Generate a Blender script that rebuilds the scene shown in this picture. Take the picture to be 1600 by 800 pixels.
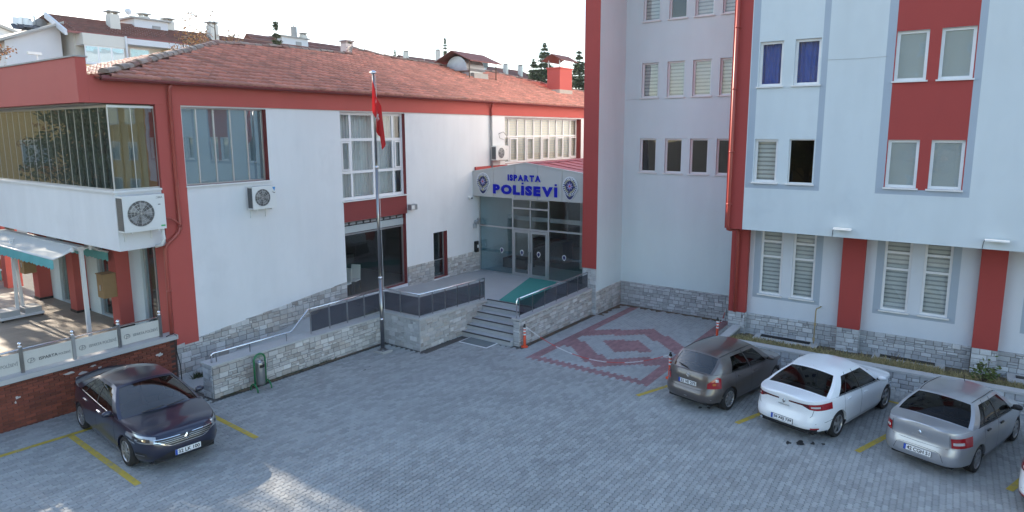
import bpy, math, random
from mathutils import Vector, Matrix
random.seed(7)
R_ = math.radians
scene = bpy.context.scene
for o_ in list(bpy.data.objects):
    bpy.data.objects.remove(o_)
COL = scene.collection

# ------------------------------------------------------------------ camera
YAW, PITCH, ROLL, FPX, CYP = R_(34.597), R_(-8.7226), R_(0.1716), 998.4, 358.5
fw = Vector((math.cos(YAW)*math.cos(PITCH), math.sin(YAW)*math.cos(PITCH), math.sin(PITCH)))
rt0 = Vector((math.sin(YAW), -math.cos(YAW), 0.0))
dn0 = fw.cross(rt0)
rt = rt0*math.cos(ROLL) + dn0*math.sin(ROLL)
dn = -rt0*math.sin(ROLL) + dn0*math.cos(ROLL)
CAM = Vector((0, 0, 7.0))
cd = bpy.data.cameras.new('camera')
cam = bpy.data.objects.new('camera', cd)
COL.objects.link(cam)
cam.matrix_world = Matrix(((rt.x, -dn.x, -fw.x, CAM.x), (rt.y, -dn.y, -fw.y, CAM.y), (rt.z, -dn.z, -fw.z, CAM.z), (0, 0, 0, 1)))
cd.sensor_fit = 'HORIZONTAL'
cd.sensor_width = 36.0
cd.lens = FPX/1600*36
cd.shift_y = -(400-CYP)/1600
cd.clip_start = 0.1
cd.clip_end = 6000
scene.camera = cam

# ------------------------------------------------------------------ light
SUN_EL, SUN_AZ = R_(21), R_(1.0)          # azimuth measured from +Y towards +X
world = bpy.data.worlds.new('World')
scene.world = world
world.use_nodes = True
wn = world.node_tree
wn.nodes.clear()
sky = wn.nodes.new('ShaderNodeTexSky')
sky.sky_type = 'NISHITA'
sky.sun_disc = False
sky.sun_elevation = SUN_EL
sky.sun_rotation = SUN_AZ
sky.altitude = 1000
sky.air_density = 1.15
sky.dust_density = 0.9
sky.ozone_density = 1.0
bg = wn.nodes.new('ShaderNodeBackground')
bg.inputs['Strength'].default_value = 0.15
wo = wn.nodes.new('ShaderNodeOutputWorld')
wn.links.new(sky.outputs[0], bg.inputs[0])
wn.links.new(bg.outputs[0], wo.inputs[0])
sd = bpy.data.lights.new('sun', 'SUN')
sd.energy = 5.0
sd.angle = R_(0.5)
sd.color = (1.0, 0.87, 0.70)
sun = bpy.data.objects.new('sun', sd)
COL.objects.link(sun)
sv = Vector((math.sin(SUN_AZ)*math.cos(SUN_EL), math.cos(SUN_AZ)*math.cos(SUN_EL), math.sin(SUN_EL)))
sun.rotation_euler = sv.to_track_quat('Z', 'Y').to_euler()
sun.location = sv*60

scene.render.engine = 'CYCLES'
scene.view_settings.view_transform = 'Standard'
scene.view_settings.look = 'None'
scene.view_settings.gamma = 1.0
scene.view_settings.use_curve_mapping = False
scene.view_settings.exposure = 1.58
scene.cycles.max_bounces = 8
scene.cycles.transparent_max_bounces = 12
scene.cycles.caustics_reflective = False
scene.cycles.caustics_refractive = False

# ------------------------------------------------------------------ materials
MATS = {}
def pm(name, col, rough=0.7, var=0.08, vs=1.5, bump=0.0, bs=60.0, metal=0.0, rand=0.0, streak=0.0, spec=0.5, coat=0.0, hue=None, fine=0.0, dirt=None):
    """procedural surface: base colour with uneven wear, optional per-piece tint, streaks and fine relief"""
    m = bpy.data.materials.new(name)
    MATS[name] = m
    m.use_nodes = True
    t = m.node_tree
    N, L = t.nodes, t.links
    p = N['Principled BSDF']
    p.inputs['Roughness'].default_value = rough
    p.inputs['Metallic'].default_value = metal
    p.inputs['Specular IOR Level'].default_value = spec
    if coat:
        p.inputs['Coat Weight'].default_value = coat
        p.inputs['Coat Roughness'].default_value = 0.04
    geo = N.new('ShaderNodeNewGeometry')
    nz = N.new('ShaderNodeTexNoise')
    nz.inputs['Scale'].default_value = vs
    nz.inputs['Detail'].default_value = 6
    nz.inputs['Roughness'].default_value = 0.65
    L.new(geo.outputs['Position'], nz.inputs['Vector'])
    val = nz.outputs[0]
    def math_(op, a, b):
        n = N.new('ShaderNodeMath')
        n.operation = op
        for i, x in enumerate((a, b)):
            if hasattr(x, 'links'):
                L.new(x, n.inputs[i])
            else:
                n.inputs[i].default_value = x
        return n.outputs[0]
    f = math_('MULTIPLY_ADD', val, 2.4*var)
    f.node.inputs[2].default_value = 1-1.2*var
    if fine:
        n2 = N.new('ShaderNodeTexNoise')
        n2.inputs['Scale'].default_value = 70
        n2.inputs['Detail'].default_value = 3
        L.new(geo.outputs['Position'], n2.inputs['Vector'])
        f2 = math_('MULTIPLY_ADD', n2.outputs[0], 2*fine)
        f2.node.inputs[2].default_value = 1-fine
        f = math_('MULTIPLY', f, f2)
    if streak:
        mp = N.new('ShaderNodeMapping')
        mp.inputs['Scale'].default_value = (1.1, 1.1, 0.22)
        L.new(geo.outputs['Position'], mp.inputs['Vector'])
        n3 = N.new('ShaderNodeTexNoise')
        n3.inputs['Scale'].default_value = 1.3
        n3.inputs['Detail'].default_value = 9
        n3.inputs['Roughness'].default_value = 0.6
        L.new(mp.outputs[0], n3.inputs['Vector'])
        f3 = math_('MULTIPLY_ADD', n3.outputs[0], 2*streak)
        f3.node.inputs[2].default_value = 1-streak
        f = math_('MULTIPLY', f, f3)
    if rand:
        oi = N.new('ShaderNodeObjectInfo')
        a = math_('ADD', oi.outputs['Random'], geo.outputs['Random Per Island'])
        a = math_('FRACT', a, 0)
        f4 = math_('MULTIPLY_ADD', a, 2*rand)
        f4.node.inputs[2].default_value = 1-rand
        f = math_('MULTIPLY', f, f4)
    mul = N.new('ShaderNodeMix')
    mul.data_type = 'RGBA'
    mul.blend_type = 'MULTIPLY'
    mul.inputs[0].default_value = 1
    c4 = (*col, 1)
    if hue is not None and rand:          # second tint chosen per piece
        mh = N.new('ShaderNodeMix')
        mh.data_type = 'RGBA'
        mh.inputs[6].default_value = c4
        mh.inputs[7].default_value = (*hue, 1)
        b_ = math_('FRACT', math_('MULTIPLY', a, 7.31), 0)
        b_ = math_('POWER', b_, 2.0)
        L.new(b_, mh.inputs[0])
        L.new(mh.outputs[2], mul.inputs[6])
    else:
        mul.inputs[6].default_value = c4
    comb = N.new('ShaderNodeCombineColor')
    for i in range(3):
        L.new(f, comb.inputs[i])
    L.new(comb.outputs[0], mul.inputs[7])
    out = mul.outputs[2]
    if dirt is not None:                  # blotchy stains with a shape of their own
        n5 = N.new('ShaderNodeTexNoise')
        n5.inputs['Scale'].default_value = dirt[1]
        n5.inputs['Detail'].default_value = 8
        n5.inputs['Roughness'].default_value = 0.7
        L.new(geo.outputs['Position'], n5.inputs['Vector'])
        rmp = N.new('ShaderNodeMapRange')
        rmp.inputs[1].default_value = dirt[2]
        rmp.inputs[2].default_value = dirt[2]+0.16
        rmp.inputs[4].default_value = dirt[3]
        L.new(n5.outputs[0], rmp.inputs[0])
        md = N.new('ShaderNodeMix')
        md.data_type = 'RGBA'
        L.new(rmp.outputs[0], md.inputs[0])
        L.new(out, md.inputs[6])
        md.inputs[7].default_value = (*dirt[0], 1)
        out = md.outputs[2]
    L.new(out, p.inputs['Base Color'])
    if bump:
        nb = N.new('ShaderNodeTexNoise')
        nb.inputs['Scale'].default_value = bs
        nb.inputs['Detail'].default_value = 4
        L.new(geo.outputs['Position'], nb.inputs['Vector'])
        bp = N.new('ShaderNodeBump')
        bp.inputs['Strength'].default_value = bump
        bp.inputs['Distance'].default_value = 0.01
        L.new(nb.outputs[0], bp.inputs['Height'])
        L.new(bp.outputs[0], p.inputs['Normal'])
    return m

def glassmat(name, tint=(0.8, 0.88, 0.9), refl=1.5, rough=0.0, wav=0.02):
    m = bpy.data.materials.new(name)
    MATS[name] = m
    m.use_nodes = True
    t = m.node_tree
    N, L = t.nodes, t.links
    N.clear()
    o = N.new('ShaderNodeOutputMaterial')
    lw = N.new('ShaderNodeLayerWeight')          # Schlick reflectance, same from both sides of the pane
    lw.inputs['Blend'].default_value = 0.5
    f0 = ((refl-1)/(refl+1))**2
    pw_ = N.new('ShaderNodeMath'); pw_.operation = 'POWER'; pw_.inputs[1].default_value = 4.0
    L.new(lw.outputs['Facing'], pw_.inputs[0])
    fr = N.new('ShaderNodeMath'); fr.operation = 'MULTIPLY_ADD'; fr.inputs[1].default_value = (1-f0)*0.8; fr.inputs[2].default_value = f0
    L.new(pw_.outputs[0], fr.inputs[0])
    tr = N.new('ShaderNodeBsdfTransparent')
    tr.inputs[0].default_value = (*tint, 1)
    gl = N.new('ShaderNodeBsdfGlossy')
    gl.inputs['Roughness'].default_value = rough
    mx = N.new('ShaderNodeMixShader')
    if wav:
        geo = N.new('ShaderNodeNewGeometry')
        nb = N.new('ShaderNodeTexNoise')
        nb.inputs['Scale'].default_value = 0.9
        L.new(geo.outputs['Position'], nb.inputs['Vector'])
        bp = N.new('ShaderNodeBump')
        bp.inputs['Strength'].default_value = wav
        bp.inputs['Distance'].default_value = 0.3
        L.new(nb.outputs[0], bp.inputs['Height'])
        L.new(bp.outputs[0], gl.inputs['Normal'])
    L.new(fr.outputs[0], mx.inputs[0])
    L.new(tr.outputs[0], mx.inputs[1])
    L.new(gl.outputs[0], mx.inputs[2])
    L.new(mx.outputs[0], o.inputs[0])
    return m

def transluc(name, col, mix=0.5, rough=0.8, var=0.06, vs=6):
    m = pm(name, col, rough=rough, var=var, vs=vs)
    t = m.node_tree
    N, L = t.nodes, t.links
    p = N['Principled BSDF']
    tl = N.new('ShaderNodeBsdfTranslucent')
    src = p.inputs['Base Color'].links[0].from_socket
    L.new(src, tl.inputs[0])
    mx = N.new('ShaderNodeMixShader')
    mx.inputs[0].default_value = mix
    L.new(p.outputs[0], mx.inputs[1])
    L.new(tl.outputs[0], mx.inputs[2])
    L.new(mx.outputs[0], N['Material Output'].inputs[0])
    return m

pm('plaster_white', (0.72, 0.725, 0.735), 0.85, 0.06, 0.5, 0.3, 90, streak=0.10, fine=0.04, dirt=((0.55, 0.55, 0.56), 0.5, 0.55, 0.35))
pm('plaster_pale_blue', (0.58, 0.64, 0.67), 0.85, 0.06, 0.5, 0.3, 90, streak=0.10, fine=0.04, dirt=((0.44, 0.49, 0.53), 0.5, 0.55, 0.35))
pm('plaster_lower', (0.60, 0.635, 0.685), 0.85, 0.05, 0.6, 0.3, 90, streak=0.06, fine=0.03)
pm('plaster_pale_grey', (0.63, 0.715, 0.735), 0.85, 0.05, 0.6, 0.3, 90, streak=0.07, fine=0.03)
pm('plaster_strip_grey', (0.36, 0.42, 0.49), 0.85, 0.06, 0.8, 0.25, 90, streak=0.05)
pm('paint_red_low', (0.45, 0.082, 0.068), 0.75, 0.08, 0.8, 0.25, 90, streak=0.06, fine=0.04)
pm('paint_red', (0.35, 0.046, 0.040), 0.75, 0.08, 0.8, 0.25, 90, streak=0.06, fine=0.04)
pm('paint_dark_red', (0.22, 0.035, 0.035), 0.7, 0.08, 1.0, 0.2, 90)
pm('pipe_red', (0.34, 0.060, 0.045), 0.35, 0.08, 2.0)
pm('gutter_red', (0.20, 0.035, 0.035), 0.4, 0.10, 2.0)
pm('upvc_white', (0.76, 0.76, 0.77), 0.4, 0.06, 3.0, streak=0.05)
pm('sill_white', (0.72, 0.71, 0.70), 0.6, 0.10, 5.0, streak=0.12)
pm('aluminium', (0.55, 0.56, 0.57), 0.38, 0.06, 3.0, metal=0.85)
pm('steel', (0.30, 0.30, 0.31), 0.28, 0.06, 4.0, metal=1.0)
pm('galvanised', (0.45, 0.47, 0.49), 0.45, 0.2, 3.0, metal=0.7)
pm('porch_panel', (0.50, 0.49, 0.48), 0.45, 0.04, 1.0, metal=0.15)
pm('grout', (0.20, 0.19, 0.18), 0.95, 0.15, 4.0, 0.4, 60)
pm('stone', (0.53, 0.515, 0.50), 0.9, 0.16, 9.0, 0.8, 45, rand=0.22, hue=(0.40, 0.36, 0.325), fine=0.12)
pm('stone_cool', (0.50, 0.51, 0.52), 0.9, 0.16, 9.0, 0.8, 45, rand=0.22, hue=(0.38, 0.385, 0.40), fine=0.12)
pm('coping', (0.46, 0.455, 0.45), 0.75, 0.12, 3.0, 0.2, 70, fine=0.06)
pm('marble_step', (0.44, 0.45, 0.46), 0.5, 0.12, 2.5, 0.1, 50, fine=0.06)
pm('step_edge', (0.045, 0.045, 0.05), 0.6, 0.1, 4)
pm('podium_floor', (0.43, 0.45, 0.455), 0.5, 0.12, 2.0, 0.1, 60, fine=0.05)
pm('paver_lightened', (0.37, 0.39, 0.39), 0.88, 0.12, 0.7, 0.5, 80, rand=0.09, fine=0.10)  # lighter paver_grey; colour makes up for sky light blocked around the inlay
pm('paver_grey', (0.325, 0.332, 0.325), 0.88, 0.22, 0.55, 0.5, 80, rand=0.14, fine=0.10, dirt=((0.19, 0.19, 0.20), 0.42, 0.57, 0.4))
pm('paver_red', (0.31, 0.175, 0.18), 0.88, 0.16, 0.55, 0.5, 80, rand=0.13, fine=0.10, dirt=((0.14, 0.10, 0.10), 0.6, 0.58, 0.5))
pm('joint_sand', (0.09, 0.087, 0.083), 0.95, 0.25, 1.2, 0.6, 60, fine=0.15)
pm('asphalt', (0.06, 0.06, 0.06), 0.9, 0.2, 0.3, 0.5, 60)
pm('dry_earth', (0.15, 0.11, 0.075), 0.95, 0.25, 3, 0.8, 30)
pm('yellow_paint', (0.50, 0.36, 0.05), 0.8, 0.22, 7, 0.3, 80, fine=0.12, dirt=((0.27, 0.25, 0.18), 6.0, 0.50, 0.8))
pm('brick', (0.235, 0.062, 0.036), 0.85, 0.18, 6, 0.5, 60, rand=0.25, fine=0.1, hue=(0.17, 0.045, 0.03))
pm('brick_joint', (0.075, 0.045, 0.04), 0.95, 0.2, 4, 0.4, 60)
pm('whitewash', (0.55, 0.52, 0.5), 0.9, 0.2, 12)
pm('roof_tile', (0.53, 0.225, 0.175), 0.45, 0.22, 0.9, 0.3, 40, rand=0.22, hue=(0.42, 0.20, 0.16), fine=0.12, dirt=((0.15, 0.12, 0.11), 1.4, 0.56, 0.5))
pm('ridge_tile', (0.27, 0.215, 0.18), 0.8, 0.22, 5, 0.4, 30, rand=0.2, hue=(0.25, 0.13, 0.10))
pm('mortar', (0.40, 0.37, 0.33), 0.9, 0.2, 6, 0.5, 30)
pm('metal_roof', (0.30, 0.055, 0.055), 0.42, 0.12, 2.0, streak=0.05)
pm('deck_floor', (0.25, 0.205, 0.165), 0.6, 0.15, 2.0, 0.1, 40, rand=0.08)
pm('concrete', (0.38, 0.375, 0.36), 0.9, 0.15, 3, 0.4, 50)
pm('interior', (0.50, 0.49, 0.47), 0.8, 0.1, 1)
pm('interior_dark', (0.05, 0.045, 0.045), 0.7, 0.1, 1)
pm('interior_floor', (0.16, 0.15, 0.14), 0.35, 0.1, 1)
transluc('curtain_white', (0.85, 0.85, 0.83), 0.3)
pm('curtain_blue', (0.028, 0.10, 0.42), 0.85, 0.15, 5)
pm('blind_cloth', (0.60, 0.60, 0.58), 0.85, 0.05, 5)
pm('blind_dark', (0.34, 0.35, 0.35), 0.8, 0.1, 5)
pm('blind_cream', (0.70, 0.66, 0.55), 0.85, 0.05, 5)
pm('frost', (0.42, 0.46, 0.47), 0.35, 0.07, 1.2)
pm('plastic_white', (0.72, 0.72, 0.70), 0.45, 0.05, 4, streak=0.04)
pm('plastic_grey', (0.28, 0.28, 0.28), 0.5, 0.05, 4)
pm('black', (0.012, 0.012, 0.013), 0.5, 0.1, 4)
pm('rubber', (0.016, 0.016, 0.017), 0.85, 0.15, 10, 0.2, 60)
pm('fan_dark', (0.10, 0.10, 0.10), 0.6, 0.1, 10)
pm('fin_metal', (0.12, 0.125, 0.13), 0.5, 0.1, 10, metal=0.5)
pm('green_sticker', (0.05, 0.40, 0.12), 0.6)
pm('blue_sticker', (0.02, 0.22, 0.55), 0.6)
pm('letter_blue', (0.004, 0.010, 0.36), 0.6, 0.04, 3, spec=0.15)
pm('letter_side', (0.70, 0.71, 0.74), 0.5, 0.04, 3)
pm('badge_navy', (0.012, 0.016, 0.10), 0.4, 0.05, 3)
pm('badge_gold', (0.36, 0.34, 0.20), 0.45, 0.05, 3)
pm('badge_violet', (0.32, 0.30, 0.52), 0.5, 0.05, 3)
pm('badge_red', (0.45, 0.05, 0.07), 0.5, 0.05, 3)
pm('carpet_green', (0.055, 0.29, 0.25), 0.95, 0.10, 3, 0.5, 200, fine=0.1)
pm('mat_grey', (0.17, 0.19, 0.19), 0.95, 0.12, 6, 0.5, 150, fine=0.1)
pm('bin_green', (0.015, 0.16, 0.06), 0.35, 0.1, 5)
pm('bin_steel', (0.34, 0.34, 0.34), 0.3, 0.15, 5, metal=0.8)
pm('cone_orange', (0.72, 0.075, 0.02), 0.45, 0.08, 8)
pm('cone_white', (0.72, 0.72, 0.72), 0.5, 0.06, 8)
pm('chain_red', (0.60, 0.045, 0.035), 0.45, 0.05, 8)
pm('awning_teal', (0.14, 0.46, 0.45), 0.8, 0.1, 4)
transluc('awning_cloth', (0.78, 0.80, 0.78), 0.4)
pm('frame_white', (0.74, 0.74, 0.74), 0.4, 0.05, 4)
pm('cardboard', (0.30, 0.185, 0.085), 0.85, 0.12, 4)
pm('frosted_panel', (0.56, 0.55, 0.51), 0.45, 0.10, 1.6)
pm('panel_print', (0.25, 0.25, 0.25), 0.6, 0.25, 6)
pm('panel_print_dark', (0.05, 0.05, 0.055), 0.6, 0.1, 6)
pm('gas_yellow', (0.36, 0.28, 0.15), 0.5, 0.15, 5)
pm('grass_dry', (0.40, 0.32, 0.16), 0.95, 0.3, 3, rand=0.35, hue=(0.14, 0.14, 0.05))
pm('weed', (0.045, 0.065, 0.022), 0.9, 0.3, 3, rand=0.3)
pm('soil', (0.12, 0.095, 0.06), 0.95, 0.3, 4, 0.8, 30)
pm('moss', (0.055, 0.06, 0.028), 0.95, 0.3, 8, 0.8, 60)
pm('leaf_green', (0.07, 0.11, 0.025), 0.7, 0.2, 3, rand=0.35, hue=(0.12, 0.13, 0.03))
pm('needle', (0.075, 0.11, 0.05), 0.8, 0.25, 1.5, rand=0.35, hue=(0.11, 0.145, 0.07))
pm('leaf_orange', (0.42, 0.19, 0.07), 0.8, 0.2, 3, rand=0.3, hue=(0.30, 0.22, 0.10))
pm('bark', (0.10, 0.075, 0.055), 0.9, 0.2, 4, 0.6, 30)
pm('house_white', (0.62, 0.63, 0.66), 0.85, 0.05, 0.3, streak=0.04)
pm('house_cream', (0.62, 0.60, 0.55), 0.85, 0.05, 0.3, streak=0.04)
pm('house_yellow', (0.58, 0.37, 0.09), 0.8, 0.06, 0.4)
pm('house_yellow_wall', (0.72, 0.50, 0.20), 0.8, 0.06, 0.4)
pm('far_roof', (0.19, 0.075, 0.065), 0.85, 0.15, 0.8, rand=0.15, hue=(0.15, 0.075, 0.07))
pm('solar_tank', (0.66, 0.66, 0.66), 0.35, 0.05, 1, metal=0.3)
pm('solar_panel', (0.03, 0.04, 0.06), 0.2, 0.05, 1)
pm('hill', (0.20, 0.185, 0.15), 0.95, 0.2, 0.01)
pm('plate_white', (0.74, 0.74, 0.74), 0.45, 0.05, 10)
pm('plate_blue', (0.01, 0.07, 0.42), 0.45, 0.03, 10)
pm('plate_text', (0.01, 0.01, 0.012), 0.5, 0.03, 10)
pm('car_trim', (0.018, 0.018, 0.02), 0.45, 0.05, 10)
pm('car_seat', (0.035, 0.035, 0.038), 0.85, 0.1, 10)
pm('chrome', (0.75, 0.75, 0.76), 0.09, 0.02, 5, metal=1.0)
pm('rim_silver', (0.46, 0.46, 0.47), 0.3, 0.06, 8, metal=0.8)
pm('tail_red', (0.30, 0.012, 0.018), 0.12, 0.12, 14, coat=0.6)
pm('tail_dark', (0.10, 0.008, 0.012), 0.12, 0.12, 14, coat=0.6)
pm('tail_clear', (0.50, 0.46, 0.46), 0.12, 0.12, 14, coat=0.6)
pm('lamp_orange', (0.50, 0.16, 0.03), 0.15, 0.1, 12, coat=0.5)
pm('lamp_clear', (0.42, 0.44, 0.46), 0.10, 0.2, 16, metal=0.5, coat=0.8)
pm('lamp_dark', (0.05, 0.05, 0.055), 0.15, 0.2, 12, coat=0.8)
glassmat('glass', (0.94, 0.96, 0.96), 1.6)
glassmat('glass_blue', (0.80, 0.90, 0.93), 2.0)
glassmat('glass_mirror', (0.80, 0.88, 0.90), 2.7, wav=0.004)
glassmat('glass_balcony', (0.75, 0.80, 0.80), 2.4, wav=0.006)
glassmat('glass_smoke', (0.46, 0.47, 0.50), 1.5, wav=0)
glassmat('glass_car', (0.24, 0.29, 0.30), 2.1, wav=0)
glassmat('glass_tint', (0.10, 0.105, 0.11), 1.42, wav=0)

# ------------------------------------------------------------------ mesh helpers
class MB:
    """collects faces for one mesh object"""
    def __init__(s):
        s.v, s.f, s.m = [], [], []
    def face(s, pts, mi=0):
        b = len(s.v)
        s.v += [tuple(p) for p in pts]
        s.f.append(tuple(range(b, b+len(pts))))
        s.m.append(mi)
        return s
    def mesh(s, verts, faces, mi=0):
        b = len(s.v)
        s.v += [tuple(p) for p in verts]
        for f in faces:
            s.f.append(tuple(i+b for i in f))
            s.m.append(mi)
        return s
    def hexa(s, p, mi=0):
        return s.mesh(p, [(3, 2, 1, 0), (4, 5, 6, 7), (0, 1, 5, 4), (1, 2, 6, 5), (2, 3, 7, 6), (3, 0, 4, 7)], mi)
    def box(s, x0, x1, y0, y1, z0, z1, mi=0):
        return s.hexa([(x0, y0, z0), (x1, y0, z0), (x1, y1, z0), (x0, y1, z0), (x0, y0, z1), (x1, y0, z1), (x1, y1, z1), (x0, y1, z1)], mi)
    def cyl(s, p0, p1, r0, r1=None, n=10, mi=0, caps=True):
        r1 = r0 if r1 is None else r1
        p0, p1 = Vector(p0), Vector(p1)
        d = (p1-p0).normalized()
        a = d.orthogonal().normalized()
        b = d.cross(a)
        vs = []
        for p, r in ((p0, r0), (p1, r1)):
            for i in range(n):
                t = 2*math.pi*i/n
                vs.append(p+a*(r*math.cos(t))+b*(r*math.sin(t)))
        fs = [(i, (i+1) % n, n+(i+1) % n, n+i) for i in range(n)]
        if caps:
            fs += [tuple(range(n-1, -1, -1)), tuple(range(n, 2*n))]
        return s.mesh(vs, fs, mi)
    def tube(s, path, r, n=8, mi=0):
        path = [Vector(p) for p in path]
        rs = r if isinstance(r, (list, tuple)) else [r]*len(path)
        vs = []
        up = None
        for i, p in enumerate(path):
            d = (path[min(i+1, len(path)-1)]-path[max(i-1, 0)]).normalized()
            if up is None:
                up = d.orthogonal().normalized()
            a = (up-d*up.dot(d))
            a = a.normalized() if a.length > 1e-6 else d.orthogonal().normalized()
            up = a
            b = d.cross(a)
            for k in range(n):
                t = 2*math.pi*k/n
                vs.append(p+a*(rs[i]*math.cos(t))+b*(rs[i]*math.sin(t)))
        fs = []
        for i in range(len(path)-1):
            for k in range(n):
                fs.append((i*n+k, i*n+(k+1) % n, (i+1)*n+(k+1) % n, (i+1)*n+k))
        fs += [tuple(range(n-1, -1, -1)), tuple(range((len(path)-1)*n, len(path)*n))]
        return s.mesh(vs, fs, mi)
    def lathe(s, prof, c=(0, 0, 0), n=16, mi=0, axis='z'):
        vs, fs = [], []
        for r, h in prof:
            for k in range(n):
                t = 2*math.pi*k/n
                x, y = r*math.cos(t), r*math.sin(t)
                if axis == 'z':
                    vs.append((c[0]+x, c[1]+y, c[2]+h))
                else:
                    vs.append((c[0]+x, c[1]+h, c[2]+y))
        for i in range(len(prof)-1):
            for k in range(n):
                fs.append((i*n+k, i*n+(k+1) % n, (i+1)*n+(k+1) % n, (i+1)*n+k))
        return s.mesh(vs, fs, mi)
    def grid(s, fn, us, vs_, mi=0, flip=False):
        vs = [fn(u, v) for u in us for v in vs_]
        nv = len(vs_)
        fs = []
        for i in range(len(us)-1):
            for j in range(nv-1):
                q = (i*nv+j, (i+1)*nv+j, (i+1)*nv+j+1, i*nv+j+1)
                fs.append(q[::-1] if flip else q)
        return s.mesh(vs, fs, mi)
    def prism(s, pts, vec, mi=0):
        """closed outline pts pushed along vec"""
        n = len(pts)
        v = Vector(vec)
        a = [Vector(p) for p in pts]
        return s.mesh(a+[p+v for p in a], [tuple(range(n-1, -1, -1)), tuple(range(n, 2*n))]+[(i, (i+1) % n, n+(i+1) % n, n+i) for i in range(n)], mi)
    def data(s, name, mats, smooth=False):
        me = bpy.data.meshes.new(name)
        me.from_pydata(s.v, [], s.f)
        for m in (mats if isinstance(mats, (list, tuple)) else [mats]):
            me.materials.append(MATS[m])
        if any(s.m):
            me.polygons.foreach_set('material_index', s.m)
        if smooth:
            me.polygons.foreach_set('use_smooth', [True]*len(s.f))
        me.update()
        return me

ORG = {}
def link(name, data, parent=None, loc=None):
    o = bpy.data.objects.new(name, data)
    COL.objects.link(o)
    if parent is not None:
        o.parent = parent
        if loc is None:
            g = ORG[parent.name]
            o.location = (-g[0], -g[1], -g[2])
            ORG[o.name] = (0, 0, 0)
        else:
            o.location = loc
            ORG[o.name] = (0, 0, 0)
    else:
        ORG[o.name] = (0, 0, 0)
    return o
def tag(o, label=None, cat=None, group=None, kind=None):
    if label: o['label'] = label
    if cat: o['category'] = cat
    if group: o['group'] = group
    if kind: o['kind'] = kind
    return o
def thing(name, loc, label, cat, group=None, rz=0.0):
    o = bpy.data.objects.new(name, None)
    COL.objects.link(o)
    o.location = loc
    o.rotation_euler = (0, 0, rz)
    o.empty_display_size = 0.3
    ORG[o.name] = tuple(loc)
    return tag(o, label, cat, group)
def part(name, mb, mats, parent=None, smooth=False, kind=None):
    """mesh in world coordinates, hung under parent"""
    o = link(name, mb.data(name, mats, smooth), parent)
    if kind: o['kind'] = kind
    return o
def lpart(name, mb, mats, parent, smooth=False):
    """mesh in the parent's own coordinates"""
    o = bpy.data.objects.new(name, mb.data(name, mats, smooth))
    COL.objects.link(o)
    o.parent = parent
    ORG[o.name] = (0, 0, 0)
    return o
def bx(x0, x1, y0, y1, z0, z1):
    return MB().box(x0, x1, y0, y1, z0, z1)

class FP:
    """facade plane: 'Y' faces -Y at y=c (u is x); 'X' faces -X at x=c (u is y). d runs inwards."""
    def __init__(s, ax, c):
        s.ax, s.c = ax, c
    def p(s, u, d, z):
        return (u, s.c+d, z) if s.ax == 'Y' else (s.c+d, u, z)
    def box(s, mb, u0, u1, d0, d1, z0, z1, mi=0):
        return mb.hexa([s.p(u0, d0, z0), s.p(u1, d0, z0), s.p(u1, d1, z0), s.p(u0, d1, z0), s.p(u0, d0, z1), s.p(u1, d0, z1), s.p(u1, d1, z1), s.p(u0, d1, z1)], mi)
    def wall(s, mb, u0, u1, z0, z1, holes=(), paint=None, depth=0.25, rev=None, extra_u=(), extra_z=()):
        """sheet with openings and their reveals; paint(u, z) picks the material slot, rev(h) the reveal's"""
        us = sorted({u0, u1, *[min(max(h[i], u0), u1) for h in holes for i in (0, 1)], *[e for e in extra_u if u0 < e < u1]})
        zs = sorted({z0, z1, *[min(max(h[i], z0), z1) for h in holes for i in (2, 3)], *[e for e in extra_z if z0 < e < z1]})
        for i in range(len(us)-1):
            for j in range(len(zs)-1):
                um, zm = (us[i]+us[i+1])/2, (zs[j]+zs[j+1])/2
                if any(h[0] < um < h[1] and h[2] < zm < h[3] for h in holes):
                    continue
                mb.face([s.p(us[i], 0, zs[j]), s.p(us[i+1], 0, zs[j]), s.p(us[i+1], 0, zs[j+1]), s.p(us[i], 0, zs[j+1])], paint(um, zm) if paint else 0)
        for h in holes:
            a, b, c, d = h[:4]
            mi = rev(h) if rev else 0
            mb.face([s.p(a, 0, c), s.p(a, depth, c), s.p(a, depth, d), s.p(a, 0, d)], mi)
            mb.face([s.p(b, 0, d), s.p(b, depth, d), s.p(b, depth, c), s.p(b, 0, c)], mi)
            mb.face([s.p(a, 0, d), s.p(a, depth, d), s.p(b, depth, d), s.p(b, 0, d)], mi)
            mb.face([s.p(b, 0, c), s.p(b, depth, c), s.p(a, depth, c), s.p(a, 0, c)], mi)
        return mb

def gz(x):
    return -0.025*(min(max(x, -4), 27)-9)

def lerp(a, b, t):
    return a+(b-a)*t

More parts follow.
